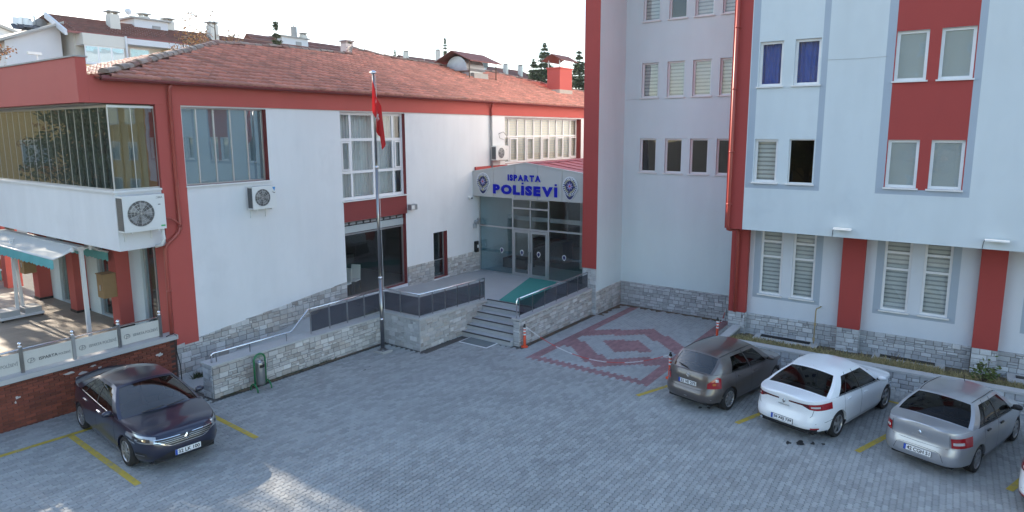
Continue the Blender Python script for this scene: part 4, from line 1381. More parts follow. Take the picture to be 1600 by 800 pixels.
# rails with smoked glass
def railing(name, lab, pts, n_glass, h=0.80, zbase=None, glassz=(0.08, 0.70), first_plain=0, seed=0):
    """pts: list of (x, y, zfoot); posts at each sub-division, tinted panels between"""
    t = thing(name, pts[0], lab, 'railing', 'steel railings with smoked glass')
    allp = []
    for (a, b, k) in zip(pts, pts[1:], n_glass):
        for i in range(k):
            allp.append((tuple(lerp(a[j], b[j], i/k) for j in range(3)), tuple(lerp(a[j], b[j], (i+1)/k) for j in range(3))))
    path = [Vector(p)+Vector((0, 0, h)) for p in pts]
    part('handrail', MB().tube(path, 0.026, 8), 'chrome', t, smooth=True)
    for i, (a, b) in enumerate(allp):
        part('post', MB().cyl(a, (a[0], a[1], a[2]+h), 0.016, n=6), 'steel', t)
        A, B = Vector(a), Vector(b)
        d = (B-A).normalized()
        A2, B2 = A+d*0.03, B-d*0.03
        nn = Vector((-d.y, d.x, 0))*0.004
        g0, g1 = Vector((0, 0, glassz[0])), Vector((0, 0, glassz[1]))
        part('glass_panel', MB().hexa([A2+g0-nn, B2+g0-nn, B2+g0+nn, A2+g0+nn, A2+g1-nn, B2+g1-nn, B2+g1+nn, A2+g1+nn]), 'glass_smoke', t)
    part('post', MB().cyl(allp[-1][1], Vector(allp[-1][1])+Vector((0, 0, h)), 0.016, n=6), 'steel', t)
    return t
cz_ = lambda x: wt(x)+0.05
t = railing('railing', 'railing along the ramp wall, its lower half plain steel without glass', [(12.08, 15.85, cz_(12.08)), (14.98, 15.85, 0.83)], [4], h=0.80)
part('lower_handrail', MB().tube([(8.86, 15.85, cz_(8.8)), (8.86, 15.85, 1.12), (8.90, 15.85, 1.18), (11.37, 15.85, 1.12), (11.99, 15.85, 1.64), (12.08, 15.85, 1.655)], 0.026, 8), 'chrome', t, smooth=True)
for x in (9.0, 10.0, 11.2):
    part('post', MB().cyl((x, 15.85, cz_(x)), (x, 15.85, 1.15), 0.014, n=6), 'steel', t)
railing('railing', 'smoked glass railing around the podium corner by the flagpole', [(15.05, 15.80, 0.90), (15.03, 14.08, 0.925), (18.3, 14.08, 0.79), (18.58, 14.08, 0.78)], [2, 5, 1], h=0.80)
t = railing('railing', 'smoked glass railing on the car park side of the steps', [(17.45, 11.74, 0.755), (22.35, 11.74, 0.755)], [6], h=0.66, glassz=(0.06, 0.58))
part('end_loop', MB().tube([(17.45, 11.74, 1.415), (17.33, 11.74, 1.41), (17.28, 11.74, 1.36), (17.28, 11.74, 0.755)], 0.026, 8), 'chrome', t, smooth=True)
# carpet and mats
mb = MB()
mb.grid(lambda t_, v: (lerp(18.7, 23.1, t_), lerp(lerp(13.50, 15.0, t_), lerp(12.0, 13.6, t_), v), podium_z(lerp(18.7, 23.1, t_))+0.012), [i/8 for i in range(9)], [0, .5, 1])
tag(part('carpet', mb, 'carpet_green'), 'teal green carpet runner leading to the entrance doors', 'carpet')
dm = thing('doormat', (16.8, 13.0, gz(16.8)), 'grey doormat with pale edging at the foot of the steps', 'mat')
part('mat_pile', MB().grid(lambda a, b: (lerp(16.46, 17.06, a), lerp(12.42, 13.55, b), gz(16.8)+0.02-0.025*(lerp(16.46, 17.06, a)-16.8)), [0, 1], [0, 1]), 'mat_grey', dm)
part('mat_edge', MB().hexa([(16.42, 12.38, gz(16.42)), (17.08, 12.38, gz(17.08)), (17.08, 13.58, gz(17.08)), (16.42, 13.58, gz(16.42)), (16.42, 12.38, gz(16.42)+0.018), (17.08, 12.38, gz(17.08)+0.018), (17.08, 13.58, gz(17.08)+0.018), (16.42, 13.58, gz(16.42)+0.018)]), 'upvc_white', dm)

# ================================================================== entrance porch
por = thing('entrance_porch', (23.2, 15, 0.6), 'glazed entrance porch with a low gabled grey front and red metal roof', 'porch')
XE, XS = 23.2, 22.75
FE, FSg = FP('X', XE), FP('X', XS)
ye = [17.84, 15.945, 14.09, 12.2]
mb = MB()
def vbar(y, z0, z1, w=0.07): FE.box(mb, y-w/2, y+w/2, -0.03, 0.05, z0, z1)
def hbar(y0, y1, z, w=0.07): FE.box(mb, min(y0, y1)+0.035, max(y0, y1)-0.035, -0.029, 0.049, z-w/2, z+w/2)
for y in (17.80, 15.945, 14.09, 12.24):
    vbar(y, 0.58, 4.15)
hbar(17.80, 15.945, 2.74); hbar(14.09, 12.24, 2.78); hbar(15.945, 14.09, 2.74, 0.08); hbar(15.945, 14.09, 3.66); hbar(15.945, 14.09, 4.06)
hbar(17.80, 15.945, 0.62); hbar(14.09, 12.24, 0.62)
FE.box(mb, 14.99, 15.04, -0.028, 0.048, 2.78, 3.62); FE.box(mb, 14.99, 15.04, -0.028, 0.048, 3.70, 4.02)
fr = part('porch_frame', mb, 'aluminium', por)
def pane(y0, y1, z0, z1, m='glass'):
    m_ = MB()
    FE.box(m_, y0, y1, 0.0, 0.008, z0, z1)
    part('pane', m_, m, fr)
pane(15.98, 17.77, 2.78, 4.12, 'glass_blue'); pane(15.98, 17.77, 0.66, 2.70, 'glass_blue')
pane(12.28, 14.05, 2.82, 4.12); pane(12.28, 14.05, 0.66, 2.74)
for (a, b) in ((15.05, 15.91), (14.13, 14.98)):
    pane(a, b, 2.79, 3.62); pane(a, b, 3.70, 4.02)
for i, (a, b) in enumerate(((15.03, 15.905), (14.13, 15.005))):
    m_ = MB()
    for (y0, y1, z0, z1) in ((a, a+0.10, 0.60, 2.69), (b-0.10, b, 0.60, 2.69), (a+0.10, b-0.10, 0.60, 0.76), (a+0.10, b-0.10, 2.57, 2.69)):
        FE.box(m_, y0, y1, -0.045, 0.02, z0, z1)
    d_ = part('door', m_, 'aluminium', por)
    m_ = MB(); FE.box(m_, a+0.09, b-0.09, -0.02, -0.012, 0.75, 2.58)
    part('pane', m_, 'glass', d_)
    hy = a+0.05 if i == 0 else b-0.05
    part('handle', MB().tube([(XE-0.05, hy, 1.25), (XE-0.10, hy, 1.28), (XE-0.10, hy, 1.72), (XE-0.05, hy, 1.75)], 0.014, 6), 'steel', d_)
def crest(parent, y, z, h, x, simple=False):
    """pear-shaped badge outline"""
    pts = []
    n = 26
    for k in range(n):
        t = 2*math.pi*k/n
        cy, czv = math.cos(t), math.sin(t)
        w = 0.37 if czv > 0 else 0.37*(1-0.42*(-czv)**0.8)
        pts.append((y+cy*w*h*1.0, z+(czv*0.5 if czv > 0 else czv*0.5)*h+0.0))
    return pts
# frosted strip and small badges on the glass
for y in (16.55, 15.46, 14.58, 13.3):
    pts = crest(None, y, 1.68, 0.26, XE)
    part('badge_sticker', MB().prism([(XE-0.026, a, b) for a, b in pts], (-0.002, 0, 0), 0), 'letter_side', fr)
    part('badge_centre', MB().prism([(XE-0.030, a*0.7+y*0.3, b*0.7+1.68*0.3) for a, b in pts], (-0.002, 0, 0), 0), 'badge_navy', fr)
for (a, b) in ((16.0, 17.75), (12.3, 14.03)):
    m_ = MB(); FE.box(m_, a, b, -0.008, -0.004, 1.55, 1.68)
    part('frosted_strip', m_, 'glass_blue', fr)
# gabled fascia made of panels
ys = [17.93, 16.69, 15.53, 14.37, 13.19, 11.98]
def ftop(y): return lerp(5.66, 5.20, (y-15.0)/2.93) if y > 15 else lerp(5.66, 5.27, (15.0-y)/3.02)
for a, b in zip(ys, ys[1:]):
    g = 0.008
    pts = [(a-g, 4.14), (b+g, 4.14), (b+g, ftop(b+g))]
    if b < 15 < a: pts.append((15.0, ftop(15.0)))
    pts.append((a-g, ftop(a-g)))
    part('fascia_panel', MB().prism([(XS, p, q) for p, q in pts], (0.03, 0, 0)), 'porch_panel', por)
part('fascia_back', MB().prism([(XS+0.04, p, q) for p, q in ((17.84, 4.15), (12.06, 4.15), (12.06, 5.2), (15.0, 5.6), (17.84, 5.16))], (0.1, 0, 0)), 'plastic_grey', por)
part('fascia_soffit', bx(XS+0.03, XE+0.05, 12.06, 17.84, 4.12, 4.148), 'porch_panel', por)
mb = MB()
for (a, b) in ((17.95, 15.0), (15.0, 11.96)):
    mb.hexa([(XS-0.03, a, ftop(a)), (XS-0.03, b, ftop(b)), (XS+0.08, b, ftop(b)), (XS+0.08, a, ftop(a)), (XS-0.03, a, ftop(a)+0.035), (XS-0.03, b, ftop(b)+0.035), (XS+0.08, b, ftop(b)+0.035), (XS+0.08, a, ftop(a)+0.035)])
part('fascia_cap', mb, 'aluminium', por)
# ribbed red metal roof running back between the buildings
mb = MB()
nr = 26
def mr(side):
    y1 = 17.83 if side > 0 else 12.06
    def f(x, v):
        y = lerp(15.0, y1, v)
        return (x, y, 5.62-0.14*abs(y-15.0)+0.02*((int(round(v*nr*2)) % 2)))
    return f
for s in (1, -1):
    mb.grid(mr(s), [22.9, 26, 30, 36], [i/(nr*2) for i in range(nr*2+1)])
for i in range(14):
    x = 23.2+i*0.9
    for s in (1, -1):
        y1 = 17.82 if s > 0 else 12.07
        mb.hexa([(x, 15, 5.64), (x+0.05, 15, 5.64), (x+0.05, y1, 5.64-0.14*abs(y1-15)), (x, y1, 5.64-0.14*abs(y1-15)), (x, 15, 5.665), (x+0.05, 15, 5.665), (x+0.05, y1, 5.665-0.14*abs(y1-15)), (x, y1, 5.665-0.14*abs(y1-15))])
part('metal_roof', mb, 'metal_roof', por)
part('ridge_cap', MB().hexa([(22.85, 14.85, 5.64), (36, 14.85, 5.64), (36, 15.15, 5.64), (22.85, 15.15, 5.64), (22.85, 14.95, 5.69), (36, 14.95, 5.69), (36, 15.05, 5.69), (22.85, 15.05, 5.69)]), 'metal_roof', por)
part('flashing', MB().hexa([(22.9, 17.70, 5.22), (25.4, 17.70, 5.22), (25.4, 17.84, 5.22), (22.9, 17.84, 5.22), (22.9, 17.78, 5.42), (25.4, 17.78, 5.42), (25.4, 17.84, 5.42), (22.9, 17.84, 5.42)]), 'paint_red', por)
# lobby behind the glass
mb = MB()
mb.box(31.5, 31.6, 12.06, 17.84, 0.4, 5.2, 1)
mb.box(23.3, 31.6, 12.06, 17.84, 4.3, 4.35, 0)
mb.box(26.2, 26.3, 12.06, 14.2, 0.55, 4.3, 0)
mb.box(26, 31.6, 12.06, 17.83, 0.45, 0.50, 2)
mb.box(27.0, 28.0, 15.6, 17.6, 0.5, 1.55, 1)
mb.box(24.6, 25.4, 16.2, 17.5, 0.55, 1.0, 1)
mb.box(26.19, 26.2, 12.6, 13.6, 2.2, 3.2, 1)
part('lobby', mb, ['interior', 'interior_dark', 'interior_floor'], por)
part('lobby_lintel', bx(25.5, 25.6, 12.06, 17.84, 2.75, 2.95), 'aluminium', por)

# lettering
sg = thing('entrance_sign', (XS, 15.0, 4.3), 'raised blue letters reading ISPARTA POLİSEVİ over the entrance', 'sign')
def letters(txt, ystart, yend, z0, z1):
    glyph, adv = [], []
    for chh in txt:
        g = text_mb('I' if chh == 'İ' else chh, 1.0, 0.02, 0.078, 0, 1)
        bb = bounds(g)
        glyph.append((g, bb))
        adv.append(bb[0][1]-bb[0][0])
    capH = max(b[1][1] for g, b in glyph)
    gap = 0.07
    sx = (ystart-yend)/(sum(adv)+gap*(len(txt)-1))
    sz = (z1-z0)/capH
    y = ystart
    for (g, bb), w, chh in zip(glyph, adv, txt):
        if chh == 'İ':
            m_ = (bb[0][0]+bb[0][1])/2
            g.mesh([(m_+a_, b_, c_) for c_ in (-0.01, 0.01) for a_, b_ in ((-0.085, capH+0.09), (0.085, capH+0.09), (0.085, capH+0.25), (-0.085, capH+0.25))], [(4, 5, 6, 7)], 0)
            n_ = len(g.v)
            g.f += [(n_-8+i_, n_-8+(i_+1) % 4, n_-4+(i_+1) % 4, n_-4+i_) for i_ in range(4)]
            g.m += [1]*4
        g.v = [(XS-0.03-(c_+0.01)*2.2, y-(a_-bb[0][0])*sx, z0+b_*sz) for a_, b_, c_ in g.v]
        part('letter', g, ['letter_blue', 'letter_side'], sg)
        y -= (w+gap)*sx
letters('ISPARTA', 15.87, 14.17, 4.92, 5.17)
letters('POLİSEVİ', 16.66, 13.36, 4.335, 4.72)
def emblem(y, z, h, lab):
    t = thing('badge_emblem', (XS, y, z), lab, 'emblem', 'pear-shaped badges on the porch front')
    o = crest(None, y, z, h, XS)
    def lay(s, d0, th, mat, nm, pts=None):
        q = [(XS-d0, y+(a-y)*s, z+(b-z)*s) for a, b in (pts or o)]
        part(nm, MB().prism(q, (-th, 0, 0)), mat, t)
    lay(1.0, 0.0, 0.06, 'letter_side', 'backing')
    lay(0.94, 0.06, 0.006, 'badge_navy', 'navy_field')
    zc = z+0.10*h
    def ring(r0, r1, mat, nm, d, n=24, dash=None):
        m_ = MB()
        for k in range(n):
            if dash and (k % abs(dash) == 0) == (dash > 0): continue
            a0, a1 = 2*math.pi*k/n, 2*math.pi*(k+0.92)/n
            m_.mesh([(XS-d, y+r*math.cos(a)*h, zc+r*math.sin(a)*h*1.15) for r, a in ((r0, a0), (r1, a0), (r1, a1), (r0, a1))], [(0, 1, 2, 3)])
        part(nm, m_, mat, t)
    ring(0.345, 0.36, 'letter_side', 'outer_ring', 0.069)
    ring(0.26, 0.33, 'letter_side', 'ring_lettering', 0.069, 48, -2)
    ring(0.20, 0.255, 'badge_gold', 'wreath', 0.069, 20, 5)
    st = []
    for k in range(16):
        r = (0.17 if k % 2 == 0 else 0.075)*h
        st.append((XS-0.069, y+r*math.sin(2*math.pi*k/16), zc+r*math.cos(2*math.pi*k/16)*1.1))
    part('star', MB().prism(st, (-0.004, 0, 0)), 'badge_violet', t)
    part('star_centre', MB().prism([(XS-0.074, y+0.05*h*math.cos(q*0.785), zc+0.05*h*math.sin(q*0.785)) for q in range(8)], (-0.003, 0, 0)), 'badge_red', t)
    part('lower_device', MB().prism([(XS-0.069, y+0.06*h*math.cos(q*0.785), z-0.28*h+0.07*h*math.sin(q*0.785)) for q in range(8)], (-0.003, 0, 0)), 'badge_gold', t)
    w = text_mb('POLİS', 0.10*h/0.95, 0.004, 0.002)
    bb = bounds(w)
    wid = bb[0][1]-bb[0][0]
    w.v = [(XS-0.072-c, y+wid/2-(a-bb[0][0]), z+0.36*h+b-((a-bb[0][0]-wid/2)**2)*1.3) for a, b, c in w.v]
    part('badge_word', w, 'letter_side', t)
emblem(17.22, 4.71, 0.96, 'navy and white pear-shaped badge on the porch front next to the white wall')
emblem(12.79, 4.69, 0.96, 'navy and white pear-shaped badge on the porch front next to the red fin')
# ================================================================== cars
def crv(pts):
    """smooth curve through (x, y) points"""
    pts = sorted(pts)
    xs_ = [p[0] for p in pts]
    ys_ = [p[1] for p in pts]
    n = len(pts)
    dl = [(ys_[i+1]-ys_[i])/(xs_[i+1]-xs_[i]) for i in range(n-1)]
    m = [dl[0]]+[0 if dl[i-1]*dl[i] <= 0 else 2*dl[i-1]*dl[i]/(dl[i-1]+dl[i]) for i in range(1, n-1)]+[dl[-1]]
    def f(x):
        if x <= xs_[0]: return ys_[0]
        if x >= xs_[-1]: return ys_[-1]
        i = 0
        while x > xs_[i+1]: i += 1
        h = xs_[i+1]-xs_[i]
        t = (x-xs_[i])/h
        return (2*t**3-3*t*t+1)*ys_[i]+(t**3-2*t*t+t)*h*m[i]+(-2*t**3+3*t*t)*ys_[i+1]+(t**3-t*t)*h*m[i+1]
    return f
def lin(a, b, n):
    return [lerp(a, b, i/n) for i in range(n+1)]

def paintmat(name, col, metal, rough, flake=0.0):
    m = pm(name, col, rough=rough, var=0.05, vs=1.5, metal=metal, coat=0.9, spec=0.5)
    return name
paintmat('paint_navy', (0.010, 0.015, 0.040), 0.3, 0.28)
paintmat('paint_white', (0.80, 0.81, 0.82), 0.0, 0.35)
paintmat('paint_umber', (0.125, 0.108, 0.103), 0.55, 0.33)
paintmat('paint_silver', (0.40, 0.41, 0.44), 0.6, 0.33)

def make_car(S, loc, rz, label, plate, group='cars parked in the court'):
    car = thing('parked_car', loc, label, 'car', group, rz)
    tilt = -0.025
    dxw = math.cos(rz)
    dyw = math.sin(rz)
    car.rotation_euler = (0.025*dyw, 0.025*dxw, rz)
    P = S['paint']
    wb, W = S['wb'], S['W']
    xF, xR = wb/2+S['ohf'], -(wb/2+S['ohr'])
    Xf = crv([(z, xF+d) for z, d in S['front']])
    Xr = crv([(z, xR+d) for z, d in S['rear']])
    Wz = crv([(z, W/2*k) for z, k in S['width']])
    zb = crv(S['belt'])
    nf, nr_, xm = S.get('nf', 4.2), S.get('nr', 5.0), 0.1
    ra, zax = S['ra'], S['rw']
    sill = S.get('sill', 0.20)
    def zlow(x):
        z = sill
        for xa in (wb/2, -wb/2):
            if abs(x-xa) < ra:
                z = max(z, zax+math.sqrt(max(0, ra*ra-(x-xa)**2))*0.98)
        return z
    def sideY(x, z):
        if x >= xm:
            t = (x-xm)/(Xf(z)-xm)
            return Wz(z)*max(0.0, 1-min(1, t)**nf)**(1/nf)
        t = (x-xm)/(Xr(z)-xm)
        return Wz(z)*max(0.0, 1-min(1, t)**nr_)**(1/nr_)
    xsf, xsr = wb/2+ra+0.03, -(wb/2+ra+0.03)
    znose, ztail = S['znose'], S['ztail']
    def sm(t): return t*t*(3-2*t)
    def cap(front, k, z, off=0.0):
        X, nn, xs_ = (Xf, nf, xsf) if front else (Xr, nr_, xsr)
        ts = (xs_-xm)/(X(z)-xm)
        qe = max(0.05, 1-min(0.999, ts)**nn)**(1/nn)
        q = qe*(1-k**1.5)
        return Vector((xm+(X(z)-xm)*(1-q**nn)**(1/nn)+(off if front else -off), q*Wz(z)+off*(1-k), z))
    def captop(front, k):
        return lerp(zb(xsf if front else xsr), znose if front else ztail, sm(min(1, k*1.0)))
    def shell(front, c, z, off=0.0):
        if c < 0:
            x = (xsf+c) if front else (xsr-c)
            return Vector((x, sideY(x, z)+off, z))
        return cap(front, c, z, off)
    def M(v, s): return (v[0], v[1]*s, v[2])
    body = MB()
    # stations
    def stations(a, b):
        out = set(lin(a, b, max(2, int(abs(b-a)/0.07))))
        for xa in (wb/2, -wb/2):
            for k in range(15):
                x = xa+ra*math.cos(math.pi*k/14)*0.9999
                if a < x < b: out.add(x)
        return sorted(out)
    vz = [0, 0.08, 0.2, 0.35, 0.5, 0.65, 0.8, 0.9, 1]
    fd0, fd1, rd1 = S['doors']
    zdoor = lambda x: max(zlow(x), sill+0.10)
    for s in (1, -1):
        fl = s < 0
        def sp(x, v, lo=zlow, hi=zb):
            z = lerp(lo(x), hi(x), v)
            return (x, s*sideY(x, z), z)
        body.grid(sp, stations(fd0, xsf), vz, flip=fl)
        body.grid(sp, stations(xsr, rd1), vz, flip=fl)
        body.grid(lambda x, v: sp(x, v, zlow, zdoor), stations(rd1, fd0), [0, .5, 1], flip=fl)
        body.grid(lambda x, v: sp(x, v, lambda q: zb(q)-0.012, zb), stations(rd1, fd0), [0, 1], flip=fl)
        # bumpers
        body.grid(lambda k, v: M(cap(True, k, lerp(S.get('fsill', 0.22), captop(True, k), v)), s), lin(0, 1, 18), vz, flip=fl)
        body.grid(lambda k, v: M(cap(False, k, lerp(S.get('rsill', 0.28), captop(False, k), v)), s), lin(0, 1, 18), vz, flip=not fl)
        # arch lips
        for xa in (wb/2, -wb/2):
            def lip(a, v):
                x = xa+ra*math.cos(a)*0.995
                z = zax+ra*math.sin(a)*0.98
                return (x, s*(sideY(x, z)-0.05*v), z-0.012*v)
            body.grid(lip, lin(0.08, math.pi-0.08, 16), [0, 1], flip=not fl)
    # decks (bonnet and boot): rows across between the shell's top edges
    def deck(front, xe, mbk, crown, lift=0.0):
        rows = []
        xs_ = xsf if front else xsr
        for x in lin(xe, xs_, 12):
            z = zb(x)
            rows.append((x, sideY(x, z), z))
        for k in lin(0, 1, 18)[1:]:
            z = captop(front, k)
            p = cap(front, k, z)
            rows.append((p.x, p.y, z))
        qs = lin(-1, 1, 12)
        vs = []
        x_end = rows[-1][0]
        for (x, y, z) in rows:
            t = abs((x-xe)/(x_end-xe))
            c = crown(t)
            for q in qs:
                vs.append((x, q*y, z+c*(1-abs(q)**2.4)*(min(1, y/(0.25*W)))))
        nq = len(qs)
        fs = []
        for i in range(len(rows)-1):
            for j in range(nq-1):
                f = (i*nq+j, (i+1)*nq+j, (i+1)*nq+j+1, i*nq+j+1)
                fs.append(f if not front else f[::-1])
        mbk.mesh(vs, fs)
    bon = MB()
    deck(True, S['xcs']-0.25, bon, S['crownf'])
    boot = MB()
    deck(False, S['xce']+0.25, boot, S['crownr'])
    # greenhouse
    xcs, xce, xRf, xRr = S['xcs'], S['xce'], S['xRf'], S['xRr']
    zr = crv(S['roof'])
    yr = crv(S['roofw'])
    def B(u):
        x = lerp(xcs, xce, u)
        z = zb(x)
        return Vector((x, sideY(x, z)-0.015, z-0.005))
    def Rr(u):
        x = lerp(xRf, xRr, u)
        return Vector((x, yr(x), zr(x)))
    def gs(u, v, s, ins=0.0):
        p = B(u).lerp(Rr(u), v)
        p.y += 0.035*math.sin(math.pi*v)-ins
        return (p.x, s*p.y, p.z)
    win = S['windows']              # (u0, u1) ranges on each side
    vb_, vt_ = 0.06, 0.88
    us = sorted({0.0, 1.0, *[a for w in win for a in w]})
    for s in (1, -1):
        fl = s < 0
        for a, b in zip(us, us[1:]):
            isw = any(abs(w[0]-a) < 1e-6 for w in win)
            um = lin(a, b, 6)
            if isw:
                body.grid(lambda u, v: gs(u, v, s), um, [0, vb_], flip=not fl)
                body.grid(lambda u, v: gs(u, v, s), um, [vt_, 1], flip=not fl)
            else:
                body.grid(lambda u, v: gs(u, v, s), um, lin(0, 1, 6), 1 if b-a < 0.05 else 0, flip=not fl)
    def screen(front, q, v, ins=0.0):
        u = 0.0 if front else 1.0
        b, r = B(u), Rr(u)
        sg_ = 1 if front else -1
        cb = S['bulge'][0] if front else S['bulge'][1]
        crb = S['crownf'](0)*0.95 if front else S['crownr'](0)*0.95
        pb = Vector((b.x+sg_*cb*(1-q*q), b.y*q, b.z+crb*(1-abs(q)**2.4)))
        pr2 = Vector((r.x+sg_*0.06*(1-q*q), r.y*q, r.z+S['rcrown']*(1-q*q)))
        p = pb.lerp(pr2, v)
        p.z += 0.02*math.sin(math.pi*v)*(1-q*q)-ins
        p.y += q*abs(q)*0.035*math.sin(math.pi*v)
        p.x -= sg_*ins
        return tuple(p)
    for front in (True, False):
        q0 = 0.92 if front else 0.90
        for (qa, qb_, va, vb2) in ((-1, -q0, 0, 1), (q0, 1, 0, 1), (-q0, q0, 0.93, 1), (-q0, q0, 0, 0.03)):
            body.grid(lambda q, v: screen(front, q, v), lin(qa, qb_, 8), lin(va, vb2, 6), flip=front)
    def roofp(u, q):
        r = Rr(u)
        ex = (0.06*(1-q*q))*(1-u)-0.06*(1-q*q)*u
        return (r.x+ex, q*r.y, r.z+S['rcrown']*(1-q*q))
    body.grid(roofp, lin(0, 1, 14), lin(-1, 1, 12), flip=True)
    lpart('body', body, [P, 'car_trim'], car, smooth=True)
    lpart('bonnet', bon, P, car, smooth=True)
    lpart('boot_lid', boot, P, car, smooth=True)
    # glass
    g = MB().grid(lambda q, v: screen(True, q, v, 0.006), lin(-0.935, 0.935, 12), lin(0.01, 0.945, 6), flip=True)
    lpart('windscreen', g, S.get('glass', 'glass_car'), car, smooth=True)
    g = MB().grid(lambda q, v: screen(False, q, v, 0.006), lin(-0.92, 0.92, 12), lin(0.01, 0.945, 6), flip=False)
    lpart('rear_window', g, S.get('rglass', 'glass_tint'), car, smooth=True)
    for s in (1, -1):
        for (a, b) in win:
            g = MB().grid(lambda u, v: gs(u, v, s, 0.008), lin(a-0.005, b+0.005, 6), lin(vb_-0.01, vt_+0.01, 5), flip=s > 0)
            lpart('side_window', g, S.get('sglass', 'glass_tint'), car, smooth=True)
        tr = MB().tube([gs(u, vb_*0.6, s, -0.004) for u in lin(win[0][0], win[-1][1], 14)], 0.009, 5)
        lpart('window_trim', tr, S.get('trim', 'car_trim'), car, smooth=True)
        # doors
        for (a, b) in ((fd1, fd0), (rd1, fd1)):
            g = 0.006
            d_ = MB().grid(lambda x, v: (x, s*(sideY(x, lerp(zdoor(x)+0.004, zb(x)-0.014, v))+0.001), lerp(zdoor(x)+0.004, zb(x)-0.014, v)), [x for x in stations(a+g, b-g)], lin(0, 1, 10), flip=s < 0)
            dd = lpart('door', d_, P, car, smooth=True)
            hx = a+0.12
            hz = zb(hx)-0.115
            y = sideY(hx, hz)
            h_ = MB().hexa([(hx-0.01, s*(y-0.005), hz-0.018), (hx+0.17, s*(y-0.005), hz-0.022), (hx+0.17, s*(y+0.028), hz-0.018), (hx-0.01, s*(y+0.028), hz-0.014), (hx-0.01, s*(y-0.005), hz+0.016), (hx+0.17, s*(y-0.005), hz+0.012), (hx+0.17, s*(y+0.028), hz+0.010), (hx-0.01, s*(y+0.028), hz+0.014)])
            lpart('door_handle', h_, S.get('handle', P), dd)
        # mirror
        mx, mz = xcs-0.28, zb(xcs-0.28)+0.09
        my = sideY(mx, zb(mx))
        m_ = MB().lathe([(0.001, -0.10), (0.06, -0.085), (0.082, -0.03), (0.08, 0.03), (0.055, 0.085), (0.001, 0.10)], (0, 0, 0), 12, axis='y')
        m_.v = [(mx+v[0]*0.75, s*(my+0.10+v[1]), mz+v[2]*0.8) for v in m_.v]
        m_.box(mx-0.03, mx+0.03, min(s*(my-0.02), s*(my+0.06)), max(s*(my-0.02), s*(my+0.06)), mz-0.06, mz-0.02, 1)
        lpart('wing_mirror', m_, [S.get('mirror', P), 'car_trim'], car, smooth=True)
    # wheels
    rw_, tw_ = S['rw'], 0.20
    for xa in (wb/2, -wb/2):
        for s in (1, -1):
            yc = s*(W/2-0.025)
            t_ = MB().lathe([(rw_*0.66, -0.005), (rw_*0.80, 0.008), (rw_*0.94, 0.0), (rw_, -0.03), (rw_, -tw_+0.03), (rw_*0.93, -tw_), (rw_*0.6, -tw_)], (0, 0, 0), 28, axis='y')
            t_.v = [(xa+v[0], yc+s*v[1]-s*0.012, rw_+v[2]) for v in t_.v]
            tyre = lpart('wheel', t_, 'rubber', car, smooth=True)
            rim = MB()
            rim.lathe([(rw_*0.69, 0.0), (rw_*0.67, 0.004), (rw_*0.62, -0.012), (rw_*0.61, -0.07)], (0, 0, 0), 28, axis='y')
            ns = S['spokes']
            for k in range(ns):
                a = 2*math.pi*k/ns+0.3
                ca, sa = math.cos(a), math.sin(a)
                w0, w1 = S['spw']
                def sppt(r, o, d): return (r*ca-o*sa, d, r*sa+o*ca)
                rim.hexa([sppt(0.03, -w0, -0.03), sppt(0.03, w0, -0.03), sppt(rw_*0.64, w1, -0.03), sppt(rw_*0.64, -w1, -0.03), sppt(0.03, -w0, -0.004), sppt(0.03, w0, -0.004), sppt(rw_*0.64, w1, -0.008), sppt(rw_*0.64, -w1, -0.008)])
            rim.lathe([(0.001, 0.003), (0.045, 0.0), (0.05, -0.02)], (0, 0, 0), 12, axis='y')
            rim.lathe([(0.001, -0.075), (rw_*0.66, -0.07)], (0, 0, 0), 24, 1, axis='y')
            rim.v = [(xa+v[0], yc+s*v[1]-s*0.014, rw_+v[2]) for v in rim.v]
            lpart('rim', rim, ['rim_silver', 'black'], tyre, smooth=False)
    # under body, arches, cabin
    u_ = MB().box(xR+0.25, xF-0.25, -W/2+0.26, W/2-0.26, 0.18, 0.60)
    u_.box(-wb/2+ra+0.05, wb/2-ra-0.05, -W/2+0.08, W/2-0.08, 0.19, 0.34)
    u_.box(xR+0.12, xR+0.4, -W/2+0.3, W/2-0.3, 0.22, 0.4).box(xF-0.4, xF-0.14, -W/2+0.3, W/2-0.3, 0.2, 0.4)
    lpart('underbody', u_, 'black', car)
    c_ = MB().box(xce, xcs, -W/2+0.2, W/2-0.2, 0.45, 0.60)
    c_.box(xcs-0.55, xcs-0.08, -W/2+0.16, W/2-0.16, 0.60, zb(xcs)-0.06)
    for y in (-0.36, 0.36):
        c_.box(-0.35, 0.15, y-0.24, y+0.24, 0.55, 0.72)
        c_.hexa([(-0.42, y-0.23, 0.6), (-0.28, y-0.23, 0.6), (-0.28, y+0.23, 0.6), (-0.42, y+0.23, 0.6), (-0.60, y-0.2, 1.12), (-0.50, y-0.2, 1.12), (-0.50, y+0.2, 1.12), (-0.60, y+0.2, 1.12)])
        c_.box(-0.66, -0.57, y-0.12, y+0.12, 1.14, 1.30)
    c_.box(xce+0.45, -0.75, -0.62, 0.62, 0.55, 0.75)
    c_.hexa([(xce+0.45, -0.6, 0.7), (xce+0.6, -0.6, 0.7), (xce+0.6, 0.6, 0.7), (xce+0.45, 0.6, 0.7), (xce+0.28, -0.55, 1.05), (xce+0.4, -0.55, 1.05), (xce+0.4, 0.55, 1.05), (xce+0.28, 0.55, 1.05)])
    c_.box(xce-0.0, xce+0.35, -0.62, 0.62, zb(xce)-0.12, zb(xce)-0.07)
    lpart('seats', c_, 'car_seat', car)
    st_ = MB()
    st_.tube([(xcs-0.62+0.07*math.sin(a)*0.5, 0.36+0.17*math.cos(a), 0.92+0.15*math.sin(a)) for a in lin(0, 2*math.pi, 16)], 0.014, 5)
    lpart('steering_wheel', st_, 'black', car)
